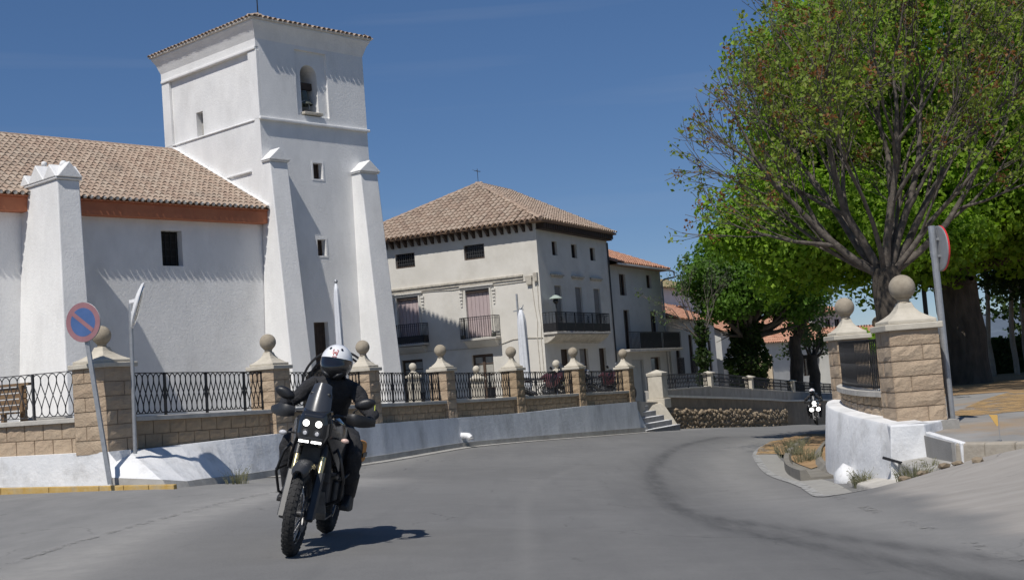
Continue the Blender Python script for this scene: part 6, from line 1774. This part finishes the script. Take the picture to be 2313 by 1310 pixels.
    brow = lambda th: .27 - .10 * min(1, abs(th) / 1.5) ** 2
    patch(-PI, PI, lambda th: brow(th) if abs(th) < 1.6 else lerp(.17, -.55, min(1, (abs(th) - 1.6) / .35)), 1.56, .005, 40, 10).obj('helmet_shell', helmet_m, hl, True, 50, fix=False)
    patch(-1.25, 1.25, lambda th: -.42 + .12 * abs(th), lambda th: brow(th) - .02, .004, 20, 6).obj('visor', M_visor, hl, True, 50, fix=False)
    patch(-1.0, 1.0, -1.0, lambda th: -.45 + .12 * abs(th), .012, 18, 6).obj('chin_bar', M_blk, hl, True, 50, fix=False)
    for s in (-1, 1):
        mb = MB()
        a = [S(s * t, p, .016) for t, p in ((.16, -.88), (.42, -.70), (.72, -.52))]
        mb.tube(a, [.012, .016, .010], 6); mb.obj('chin_trim', M_grey_pl, hl, True)
        if mark:
            mb = MB(); mb.loft([[S(s * (.52 + .10 * math.cos(q)) , .80 + .09 * math.sin(q), o_) for q in np.linspace(0, 2 * PI, 10, endpoint=False)] for o_ in (.004, .010)]); mb.obj('vent', M_visor, hl)
    if mark:
        mr_ = mat('emblem_red', (.42, .06, .06), (.48, .09, .08), 6, .5)
        mb = MB()
        def seg_(p, q, w_=.0055): mb.bar(S(*p, .009), S(*q, .009), w_, .004, up=(0, -1, .4))
        seg_((-.20, .72), (-.14, .44)); seg_((-.14, .44), (-.09, .40)); seg_((.20, .72), (.14, .44)); seg_((.14, .44), (.09, .40))
        seg_((-.09, .40), (-.06, .62), .0045); seg_((.09, .40), (.06, .62), .0045); seg_((-.06, .62), (0, .50), .0045); seg_((.06, .62), (0, .50), .0045)
        seg_((-.20, .72), (-.10, .74), .0045); seg_((.20, .72), (.10, .74), .0045)
        mb.obj('emblem', mr_, hl)
        mb = MB(); mb.bar(S(-.14, .315, .008), S(.14, .315, .008), .006, .004, up=(0, -1, .2)); mb.obj('emblem_bar', mr_, hl)
        # small high-visibility tabs on jacket
        o = MB().bar((.395, -.045, 1.26), (.40, -.05, 1.21), .022, .006).obj('reflective_tab', mat('hi_vis', (.55, .62, .08), (.62, .7, .12), 4, .6), root)
    MB().tube([(-.16, .02, 1.40), (-.13, -.01, 1.28), (-.10, .04, 1.14)], .012, 6).obj('strap', M_blk, root, True)
    return root
BX, BY = -1.915, 11.2
BIKE = thing('motorcycle', 'dark adventure motorcycle with lit twin headlights leaning through the bend in the foreground', 'motorcycle', (BX, BY, road_z(BX, BY) + .004))
BIKE.rotation_euler = (0, math.radians(12.6), math.radians(-1.5))
make_bike(BIKE, M_blk_gloss)
RD_ = thing('person', 'motorcyclist in black riding suit and white helmet with small red emblem, riding the near motorcycle', 'person', BIKE.location)
RD_.rotation_euler = BIKE.rotation_euler
make_rider(RD_, M_helmet)

# the second motorcycle far down the road, three lamps lit
fx, fy = 13.98, 61.5
B2 = thing('motorcycle', 'distant motorcycle with three bright lamps at the far end of the road', 'motorcycle', (fx, fy, road_z(fx, fy) + .01))
B2.rotation_euler = (0, math.radians(-3), math.radians(-11))
for ch in list(BIKE.children):
    if ch.name.split('.')[0] in ('side_bag',): continue
    copy_tree(ch, B2)
for s in (-.16, .16):
    a = MB(); a.lathe([(.085, 0), (.09, -.05), (.07, -.06)], 16, (s, -.72, .76), 'y'); a.obj('auxiliary_lamp', M_head_on, B2)
MB().lathe([(.085, 0), (.09, -.03), (.07, -.045)], 16, (0, -.70, 1.05), 'y').obj('headlight', M_head_on, B2)
R2_ = thing('person', 'distant motorcyclist in dark clothes riding the far motorcycle', 'person', B2.location)
R2_.rotation_euler = B2.rotation_euler
for ch in list(RD_.children): copy_tree(ch, R2_)
M_hel2 = mat('grey_helmet_shell', (.16, .16, .17), (.2, .2, .21), 3, .3)
# parked motorcycles behind the last bay of the parapet
M_redp = mat('red_fairing', (.06, .02, .022), (.09, .028, .03), 4, .25, coat=.5)
pk = thing('motorcycle', 'parked red and white motorcycle behind the last railing, nearest the last ball-topped pillar', 'motorcycle', (2.9, 43.6, plaza_z(2.9, 43.6) - .02), math.radians(60), 'parked motorcycles behind the railing')
make_bike(pk, M_redp, lit=False, lamps='single', bag=False)
for i, (x, y, rz_, lb) in enumerate(((1.7, 42.2, 52, 'parked red and black motorcycle seen through the railing behind the sixth ball-topped pillar'), (.9, 41.2, 66, 'parked red motorcycle farthest left, seen through the railing left of the sixth ball-topped pillar'))):
    q = copy_tree(pk); q.location = (x, y, plaza_z(x, y) - .02); q.rotation_euler = (0, 0, math.radians(rz_)); q['label'] = lb
# ---------------------------------------------------------------- trees
def leaf_mat(name, cols, trans=(1.0, 1.15, .55)):
    return mat(name, cols[1], cols[2], .35, .6, 0, rnd=.55, c3=cols, trans=trans, spec=.3)
M_leaf_bright = leaf_mat('spring_leaf', [(.09, .17, .015), (.17, .30, .025), (.25, .40, .035), (.33, .47, .05)])
M_leaf_mid = leaf_mat('mid_green_leaf', [(.045, .10, .014), (.08, .17, .02), (.12, .23, .03), (.17, .29, .04)])
M_leaf_dark = leaf_mat('dark_leaf', [(.02, .042, .012), (.035, .065, .016), (.05, .085, .02), (.075, .11, .028)], (.8, 1, .5))
M_leaf_grey = leaf_mat('grey_green_leaf', [(.07, .11, .05), (.10, .15, .07), (.13, .18, .09), (.16, .2, .1)])
M_leaf_olive = leaf_mat('young_olive_leaf', [(.12, .19, .03), (.18, .26, .04), (.25, .32, .055), (.30, .26, .08)])
M_bud = leaf_mat('rusty_seed_tuft', [(.20, .09, .04), (.26, .125, .05), (.29, .15, .065), (.25, .17, .07)], (1.1, .8, .5))
def leaf_mesh(name, cen, size, m, parent, up=.35, outward=None, elong=1.45, kind=None):
    n = len(cen); r = RNG
    nrm = r.normal(size=(n, 3)); nrm[:, 2] += up
    if outward is not None: nrm += outward
    nrm /= np.linalg.norm(nrm, axis=1)[:, None] + 1e-9
    t = r.normal(size=(n, 3)); t -= nrm * (t * nrm).sum(1)[:, None]; t /= np.linalg.norm(t, axis=1)[:, None] + 1e-9
    b = np.cross(nrm, t)
    s = size * r.uniform(.45, 1.35, n)[:, None]
    fold = nrm * s * .22
    v = np.empty((n, 4, 3)); v[:, 0] = cen - t * s * elong * .5; v[:, 1] = cen + b * s * .5 + fold; v[:, 2] = cen + t * s * elong * .5; v[:, 3] = cen - b * s * .5 + fold
    me = bpy.data.meshes.new(name); me.vertices.add(n * 4); me.vertices.foreach_set('co', v.astype(np.float32).ravel())
    f = np.arange(n * 4).reshape(n, 4); tri = np.concatenate([f[:, [0, 1, 2]], f[:, [0, 2, 3]]], 1).reshape(-1, 3)
    me.loops.add(len(tri) * 3); me.loops.foreach_set('vertex_index', tri.ravel().astype(np.int32))
    me.polygons.add(len(tri)); me.polygons.foreach_set('loop_start', (np.arange(len(tri)) * 3).astype(np.int32)); me.polygons.foreach_set('loop_total', np.full(len(tri), 3, np.int32))
    me.update(calc_edges=True); me.validate()
    a = me.attributes.new('rnd', 'FLOAT', 'FACE'); a.data.foreach_set('value', np.repeat(getattr(leaf_mesh, 'tint', r.uniform(size=n))[:n] if False else r.uniform(.02, .98, n), 2).astype(np.float32))
    me.materials.append(m)
    return link(name, me, parent)
def clumps(center, radii, nclump, per, cr, shell=.55, seed=1, squash=.75, keep=None):
    r = np.random.default_rng(seed); out = []; nr = []
    k = 0; tries = 0
    while k < nclump and tries < nclump * 20:
        tries += 1
        d = r.normal(size=3); d /= np.linalg.norm(d); rad = shell + (1 - shell) * r.uniform() ** .6
        wob = 1 + .16 * math.sin(d[0] * 5 + seed) * math.cos(d[2] * 4 + seed * 2) + .08 * math.sin(d[1] * 9 + 3 * d[2] * 2)
        p = np.array(center) + d * rad * np.array(radii) * wob
        if keep is not None and not keep(p): continue
        c = cr * r.uniform(.55, 1.35); n = int(per * (c / cr) ** 2 * r.uniform(.6, 1.2))
        q = r.normal(size=(n, 3)); q /= np.linalg.norm(q, axis=1)[:, None]; q *= (r.uniform(size=n) ** .45)[:, None] * c
        q[:, 2] *= squash; q[:, 2] -= .12 * (q[:, 0] ** 2 + q[:, 1] ** 2) / c
        out.append(p + q); nr.append(q / c * 1.3 + d * .9); k += 1
    return np.concatenate(out), np.concatenate(nr)
class Wood:
    def __init__(s, seed): s.mb = MB(); s.tips = []; s.r = random.Random(seed); s.nodes = []
    def branch(s, p, d, L, rad, lvl, maxl, spread=.6, lift=.12, kids=5, wob=.14, keep=None):
        if keep and not keep(Vector(p)): return
        r = s.r; n = max(3, int(5 - lvl)); pts = [Vector(p)]; d = Vector(d).normalized()
        dirs = [d.copy()]
        for i in range(n):
            d = (d + Vector((r.uniform(-wob, wob), r.uniform(-wob, wob), r.uniform(-wob, wob) + lift * .5))).normalized()
            pts.append(pts[-1] + d * L / n); dirs.append(d.copy())
        rs = [max(.006, rad * (1 - .72 * i / n)) for i in range(n + 1)]
        s.mb.tube(pts, rs, 8 if lvl == 0 else 6 if lvl == 1 else 4 if lvl == 2 else 3, cap=False)
        s.nodes += [(q, lvl) for q in pts[1:]]
        if lvl >= maxl: s.tips.append((pts[-1], dirs[-1])); s.tips.append((pts[-2], dirs[-1])); return
        for k in range(kids):
            t = r.uniform(.28, 1.0) if k else 1.0
            i = min(n - 1, int(t * n)); q = pts[i].lerp(pts[i + 1], t * n - i) if i < n else pts[-1]
            ax = dirs[i].orthogonal().normalized(); ax.rotate(Quaternion(dirs[i], r.uniform(0, 2 * PI)))
            nd = dirs[i].copy(); nd.rotate(Quaternion(ax, r.uniform(.35, 1.0) * spread * 1.3)); nd.z += lift
            if keep and not keep(q + nd.normalized() * L * .5): continue
            s.branch(q, nd, L * r.uniform(.48, .70), max(.01, rs[i] * r.uniform(.5, .68)), lvl + 1, maxl, spread, lift, max(2, kids - (0 if lvl else 0)), wob, keep)
def trunk(mb, base, top, r0, r1, n=7, wob=.06, sides=12, seed=1):
    r = random.Random(seed); b, t = Vector(base), Vector(top); pts, rs = [], []
    for i in range(n + 1):
        k = i / n; q = b.lerp(t, k); q.x += r.uniform(-wob, wob) * (0 < i < n); q.y += r.uniform(-wob, wob) * (0 < i < n)
        pts.append(q); rs.append(lerp(r0, r1, k) * (1 + .35 * max(0, .12 - k) / .12) * r.uniform(.94, 1.06))
    mb.tube(pts, rs, sides, cap=False)

# A: branchy tree just coming into leaf, in front
TA = thing('tree', 'branchy tree coming into leaf with rusty tufts, trunk behind the large right pillar', 'tree', (7.75, 26.4, .25))
mb = MB(); trunk(mb, (0, 0, -.3), (-.05, 0, 2.75), .40, .30, 6, .05, 14); mb.obj('trunk', M_bark, TA, True)
wd = Wood(21)
limbs = [((-.92, -.1, .66), 3.7, .15), ((-.80, .15, .95), 3.7, .13), ((-.45, -.2, 1.15), 4.0, .15), ((.0, -.15, 1.3), 4.4, .15), ((.22, .15, 1.25), 4.4, .15), ((.48, -.1, 1.1), 4.3, .15), ((.75, .15, .95), 4.2, .14), ((.95, -.1, .78), 4.0, .13), ((-.5, .5, .9), 3.4, .10), ((-.45, -.6, .9), 3.2, .10), ((.3, .7, 1.0), 3.8, .10), ((.5, -.6, .9), 3.6, .11), ((-.95, .2, .55), 2.9, .09)]
for d, L_, r_ in limbs:
    wd.branch((-.05 + d[0] * .1, d[1] * .1, 2.5 + .1 * abs(d[0])), d, L_, r_ * .66, 0, 3, .55, .10, 5, .20, keep=lambda q: q.x > interp(q.z, [(0, -4.7), (5.4, -4.5), (7.0, -3.3), (8.6, -2.3), (10, -2.1)]))
wd.mb.obj('branches', M_bark_grey, TA, True, fix=False)
rng = np.random.default_rng(5)
tips = np.array([t[0][:] for t in wd.tips]); print('A tips', len(tips))
sel = rng.uniform(size=len(tips)); lf = []
for i, p in enumerate(tips):
    if sel[i] < (.84 if p[0] > -2.4 else .42): n = int(rng.integers(3, 10 if p[0] > -2.4 else 6)); lf.append(p + rng.normal(size=(n, 3)) * .075)
lf = np.concatenate(lf); nd = np.array([q[:] for q, l in wd.nodes if l >= 2]); nd = nd[(rng.uniform(size=len(nd)) < .5) & (nd[:, 0] > -2.3 + .25 * np.maximum(0, nd[:, 2] - 6))]; lf = np.concatenate([lf] + [nd + rng.normal(size=nd.shape) * .12 for _ in range(2)]); leaf_mesh('leaves', lf, .072, M_leaf_olive, TA)
bd = np.concatenate([p + rng.normal(size=(18, 3)) * .075 for i, p in enumerate(tips) if .84 <= sel[i] < .95]); leaf_mesh('seed_tufts', bd, .055, M_bud, TA)
print('A leaves', len(lf), len(bd))

def crown_tree(name, label, base, trunk_top, r0, r1, crowns, m, leaf=.16, seed=1, limbs=7, group=None, bark=None, lean_wood=True, cat='tree'):
    root = thing(name, label, cat, base, 0, group)
    mb = MB(); tt = Vector(trunk_top) - Vector(base); trunk(mb, (0, 0, -.4), tt, r0, r1, 7, .05, 12, seed)
    mb.obj('trunk', bark or M_bark, root, True)
    wd = Wood(seed + 3); rr_ = random.Random(seed)
    allc, alln = [], []
    for k, (c, rad, nc, per, cr, shell) in enumerate(crowns):
        cc = np.array(c) - np.array(base)
        pts, nr_ = clumps(cc, rad, nc, per, cr, shell, seed * 13 + k); allc.append(pts); alln.append(nr_)
        for q in range(limbs):
            tgt = Vector(cc) + Vector((rr_.uniform(-.7, .7) * rad[0], rr_.uniform(-.7, .7) * rad[1], rr_.uniform(-.3, .7) * rad[2]))
            d = tgt - tt; kp_ = (lambda p_, cc=cc, rad=rad: sum(((p_[i_] - cc[i_]) / (rad[i_] * .80)) ** 2 for i_ in range(3)) < 1 or (p_ - tt).length < tt.z * .6); wd.branch(tt - Vector((0, 0, rr_.uniform(0, .2) * tt.z)), d, d.length * .8, r1 * rr_.uniform(.35, .55), 0, 2, .55, .04, 4, .16, keep=kp_)
    wd.mb.obj('branches', bark or M_bark, root, True, fix=False)
    P_, N_ = np.concatenate(allc), np.concatenate(alln)
    leaf_mesh('crown', P_, leaf, m, root, outward=N_)
    print(name, len(P_))
    return root
crown_tree('tree', 'big bright green tree with dense spring leaves behind the branchy one', (12.4, 36.0, .1), (12.3, 36.0, 3.7), .55, .42,
           [((12.7, 35.0, 7.9), (5.9, 4.2, 4.7), 760, 180, .80, .45), ((8.4, 34.0, 5.8), (2.5, 2.2, 2.3), 120, 150, .65, .3), ((14.6, 33.5, 4.9), (2.8, 2.0, 1.7), 90, 150, .7, .3), ((10.6, 33.0, 5.0), (3.0, 2.0, 1.8), 130, 160, .7, .3), ((7.4, 32.2, 4.5), (2.3, 1.8, 1.5), 110, 150, .6, .2), ((9.6, 31.6, 3.9), (2.2, 1.5, .9), 70, 150, .55, .2), ((9.3, 33.5, 8.6), (3.1, 2.4, 2.4), 110, 150, .75, .3)], M_leaf_bright, .112, 2, 8)
crown_tree('tree', 'tall leafy green tree at the right edge, standing furthest back in the park', (21.0, 44.0, .1), (21, 44, 4), .5, .4,
           [((20.5, 44, 9.0), (6.0, 4.5, 5.6), 330, 95, .95, .45)], M_leaf_mid, .19, 5, 6)
crown_tree('tree', 'dark small-leaved tree with drooping foliage low at the right edge', (16.2, 38.6, .1), (16.3, 38.6, 3.0), .18, .13,
           [((16.4, 38.4, 4.3), (2.6, 1.8, 2.0), 150, 90, .6, .35)], M_leaf_dark, .12, 8, 5, bark=M_bark_grey)
crown_tree('tree', 'huge dark tree trunk with deep shade behind the round sign pole', (11.9, 34.2, .1), (11.9, 34.4, 4.2), .62, .50,
           [((11.4, 35.5, 6.0), (4.6, 3.2, 2.6), 170, 90, .8, .3)], M_leaf_mid, .16, 11, 5)
for i, (x, y, h) in enumerate(((15.3, 39.8, 3.4), (15.75, 40.1, 3.2), (14.75, 40.3, 3.6), (17.1, 40.8, 3.4))):
    crown_tree('young_tree', ['slender pale-barked young tree, second from the left of four under the dark foliage', 'slender pale-barked young tree, third from the left of four', 'slender pale-barked young tree, leftmost of four, right of the huge dark trunk', 'slender pale-barked young tree, rightmost of four at the edge'][i], (x, y, .1), (x + .1, y, h), .09, .06,
               [((x, y, h + .8), (1.1, 1.0, .9), 26, 70, .5, .3)], M_leaf_dark, .12, 20 + i, 3, 'slender young trees in the park', mat('pale_bark', (.24, .21, .17), (.34, .30, .25), 6, .9))
TD = crown_tree('tree', 'broad mid-green tree with thick ivy-clad trunk beyond the street wall', (12.05, 67.5, -1.0), (12.1, 67.5, 3.2), .62, .5,
           [((12.6, 67.5, 6.0), (3.6, 3.2, 2.5), 230, 130, .72, .35), ((14.8, 68, 4.6), (1.9, 1.8, 1.6), 60, 80, .6, .3), ((11.0, 67, 4.6), (1.8, 1.8, 1.3), 50, 80, .6, .3)], M_leaf_mid, .15, 14, 6)
r = np.random.default_rng(8); n = 5200; z = r.uniform(.2, 4.4, n); a = r.uniform(0, 2 * PI, n); rad = .62 + .45 * np.sin(z * 1.9 + a * 2) ** 2 * r.uniform(size=n) + .35 * np.exp(-((z - 2.2) / .5) ** 2)
leaf_mesh('ivy', np.c_[np.cos(a) * rad, np.sin(a) * rad, z], .15, M_leaf_dark, TD)
crown_tree('tree', 'pale grey-green airy tree with two dark stems beyond the street', (15.3, 71.5, -1.4), (15.5, 71.5, 2.6), .42, .3,
           [((16.3, 71.5, 4.8), (2.2, 1.9, 2.2), 85, 48, .6, .3)], M_leaf_grey, .15, 17, 6)
TF = thing('pollarded_tree', 'dark pollarded tree with knobbly stub branches in front of the far low house', 'tree', (16.9, 73.5, -1.5))
mb = MB(); trunk(mb, (0, 0, -.4), (-.1, 0, 3.0), .36, .3, 6, .06, 10, 3); mb.obj('trunk', M_bark, TF, True)
wd = Wood(31)
for d in ((-1, 0, .7), (.9, .2, .6), (-.3, .2, 1), (.4, -.1, 1), (-.7, -.3, .9), (.1, .5, .7)): wd.branch((-.1, 0, 2.7), d, 1.1, .13, 0, 2, .6, .1, 4, .2)
wd.mb.obj('branches', M_bark, TF, True, fix=False)
leaf_mesh('crown', np.concatenate([np.array(t[0][:]) + np.random.default_rng(i).normal(size=(6, 3)) * .16 for i, t in enumerate(wd.tips)]), .12, M_leaf_grey, TF)
TG = thing('ivy_pole_tree', 'slim ivy-wrapped trunk with thin bare twigs on top, right of the grey house', 'tree', (8.55, 59.0, -.5))
mb = MB(); trunk(mb, (0, 0, -.3), (-.05, 0, 3.2), .16, .10, 7, .05, 8, 5); mb.obj('trunk', M_bark_grey, TG, True)
wd = Wood(41)
for d in ((-.6, 0, 1), (.3, .1, 1), (-.2, .2, 1.2), (.5, -.1, .9), (-.9, 0, .8)): wd.branch((-.05, 0, 3.0), d, 2.0, .05, 0, 2, .5, .12, 4, .14)
wd.mb.obj('branches', M_bark_grey, TG, True, fix=False)
r = np.random.default_rng(9); n = 1500; z = r.uniform(.9, 3.9, n); a = r.uniform(0, 2 * PI, n); rad = .12 + .36 * np.abs(np.sin(z * 3.1 + 1)) * r.uniform(size=n)
leaf_mesh('ivy', np.c_[np.cos(a) * rad - .05, np.sin(a) * rad, z], .12, M_leaf_dark, TG)
leaf_mesh('leaves', np.concatenate([np.array(t[0][:]) + np.random.default_rng(i).normal(size=(3, 3)) * .12 for i, t in enumerate(wd.tips)]), .09, M_leaf_grey, TG)
for i, (x, y, lb) in enumerate(((24.5, 56, 'dark tree filling the gap between the huge trunk and the young trees'), (29.5, 52, 'dark background tree behind the rightmost young tree'))):
    crown_tree('tree', lb, (x, y, -.3), (x, y, 2.2), .3, .22, [((x, y, 4.4), (3.4, 2.6, 3.4), 150, 110, .8, .3)], M_leaf_dark, .16, 50 + i, 5)
# hedge and shrub
HG = thing('hedge', 'dark clipped hedge closing the park behind the trunks on the right', 'hedge', (17.5, 43.5, .1))
mb = MB(); mb.box(-5.5, 8, -.5, .5, -.2, 1.35); mb.obj('hedge_core', M_leaf_dark, HG)
r = np.random.default_rng(10); n = 15000; q = np.c_[r.uniform(-5.6, 8.1, n), r.uniform(-.65, .65, n), r.uniform(0, 1.5, n)]; q[:, 1] = np.sign(q[:, 1]) * np.maximum(np.abs(q[:, 1]), np.where(q[:, 2] > 1.2, 0, .48)); q[:, 2] += .12 * np.sin(q[:, 0] * 1.7)
leaf_mesh('foliage', q, .12, M_leaf_dark, HG)
sb = thing('shrub', 'small bright green shrub showing between the two right pillars', 'shrub', (6.9, 25.0, .3))
pts, nr_ = clumps((0, 0, 1.15), (.45, .4, .32), 16, 60, .22, .2, 3); leaf_mesh('foliage', pts, .07, M_leaf_bright, sb, outward=nr_)
MB().tube([(0, 0, -.1), (0, 0, 1.1)], [.03, .02], 6).obj('stem', M_bark_grey, sb)
r2 = thing('stone_post', 'dark stone ball post in shade between the two right pillars', 'post', (8.75, 31.0, .27))
MB().box(-.2, .2, -.2, .2, 0, 1.35).obj('shaft', M_shade_block, r2); MB().loft([[(-q, -q, z), (q, -q, z), (q, q, z), (-q, q, z)] for q, z in ((.26, 1.35), (.26, 1.41), (.1, 1.5), (.07, 1.62))]).obj('pedestal', M_shade_block, r2)
MB().ball((0, 0, 1.74), .15, 16, 10).obj('ball', M_shade_block, r2, True)
r2 = thing('lamp_post', 'thin dark post standing in the tree shade right of the large ball-topped pillar', 'post', (10.4, 32.5, .2))
MB().tube([(0, 0, 0), (0, 0, 3.6)], .06, 8).obj('post', M_iron, r2); MB().lathe([(.05, 3.6), (.16, 3.7), (.18, 3.95), (.06, 4.1)], 10).obj('lantern', M_iron, r2)
# weeds in the cracks
M_weed = mat('dry_weed', (.17, .17, .10), (.28, .27, .18), 8, .9, rnd=.5, c3=[(.11, .13, .06), (.22, .22, .13), (.38, .36, .27)], trans=(1, 1, .7))
def weed(label, x, y, z, n, h, spread, seed, flowers=None):
    r = random.Random(seed); root = thing('weed', label, 'weed', (x, y, z)); mb = MB()
    for i in range(n):
        a = r.uniform(0, 2 * PI); rr_ = r.uniform(0, spread); bx_, by_ = rr_ * math.cos(a) * .6, rr_ * math.sin(a) * .6
        ln = h * r.uniform(.35, 1); lean = Vector((math.cos(a), math.sin(a), 0)) * r.uniform(.1, .55)
        p = Vector((bx_, by_, -.03)); w_ = r.uniform(.003, .007); s = Vector((-math.sin(a + 1), math.cos(a + 1), 0)) * w_
        pts = [p, p + Vector((0, 0, ln * .5)) + lean * ln * .3, p + Vector((0, 0, ln * .85)) + lean * ln]
        mb.raw([pts[0] - s, pts[0] + s, pts[1] + s, pts[1] - s, pts[2]], [(0, 1, 2, 3), (3, 2, 4)], r.random())
        for k in range(3):
            q = pts[0].lerp(pts[2], r.uniform(.3, 1)); t = Vector((r.uniform(-1, 1), r.uniform(-1, 1), r.uniform(-.2, .8))).normalized() * r.uniform(.012, .03); u = t.orthogonal().normalized() * .006
            mb.raw([q, q + t * .5 + u, q + t, q + t * .5 - u], [(0, 1, 2, 3)], r.random())
    mb.obj('blades', M_weed, root, fix=False)
    return root
weed('dry weed tuft at the foot of the white sloping wall left of the rider', -4.66, 20.9, -.03, 70, .36, .3, 1)
weed('green weed tuft against the foot of the curved white wall', 4.28, 16.6, -.40, 110, .30, .20, 2)
weed('grey dry weed growing from the cracked footing under the bright white pier', 4.52, 15.15, -.28, 150, .36, .32, 3)
weed('small weed beside the marker stones at the lane edge', 4.75, 15.25, -.16, 50, .22, .2, 4)
for i, (x, y) in enumerate(((5.1, 24.6), (5.4, 26.4), (5.9, 28.2), (5.0, 23.0))):
    weed(['verge weed nearest the painted boulder', 'verge weed tuft in the middle of the dirt strip', 'verge weed tuft at the far end of the dirt strip', 'second verge weed tuft from the boulder'][(0, 1, 2, 3)[i] if i != 3 else 0] if i else 'second verge weed tuft counted from the painted boulder', x, y, road_z(x, y) + .08, 130, .30, .5, 6 + i)
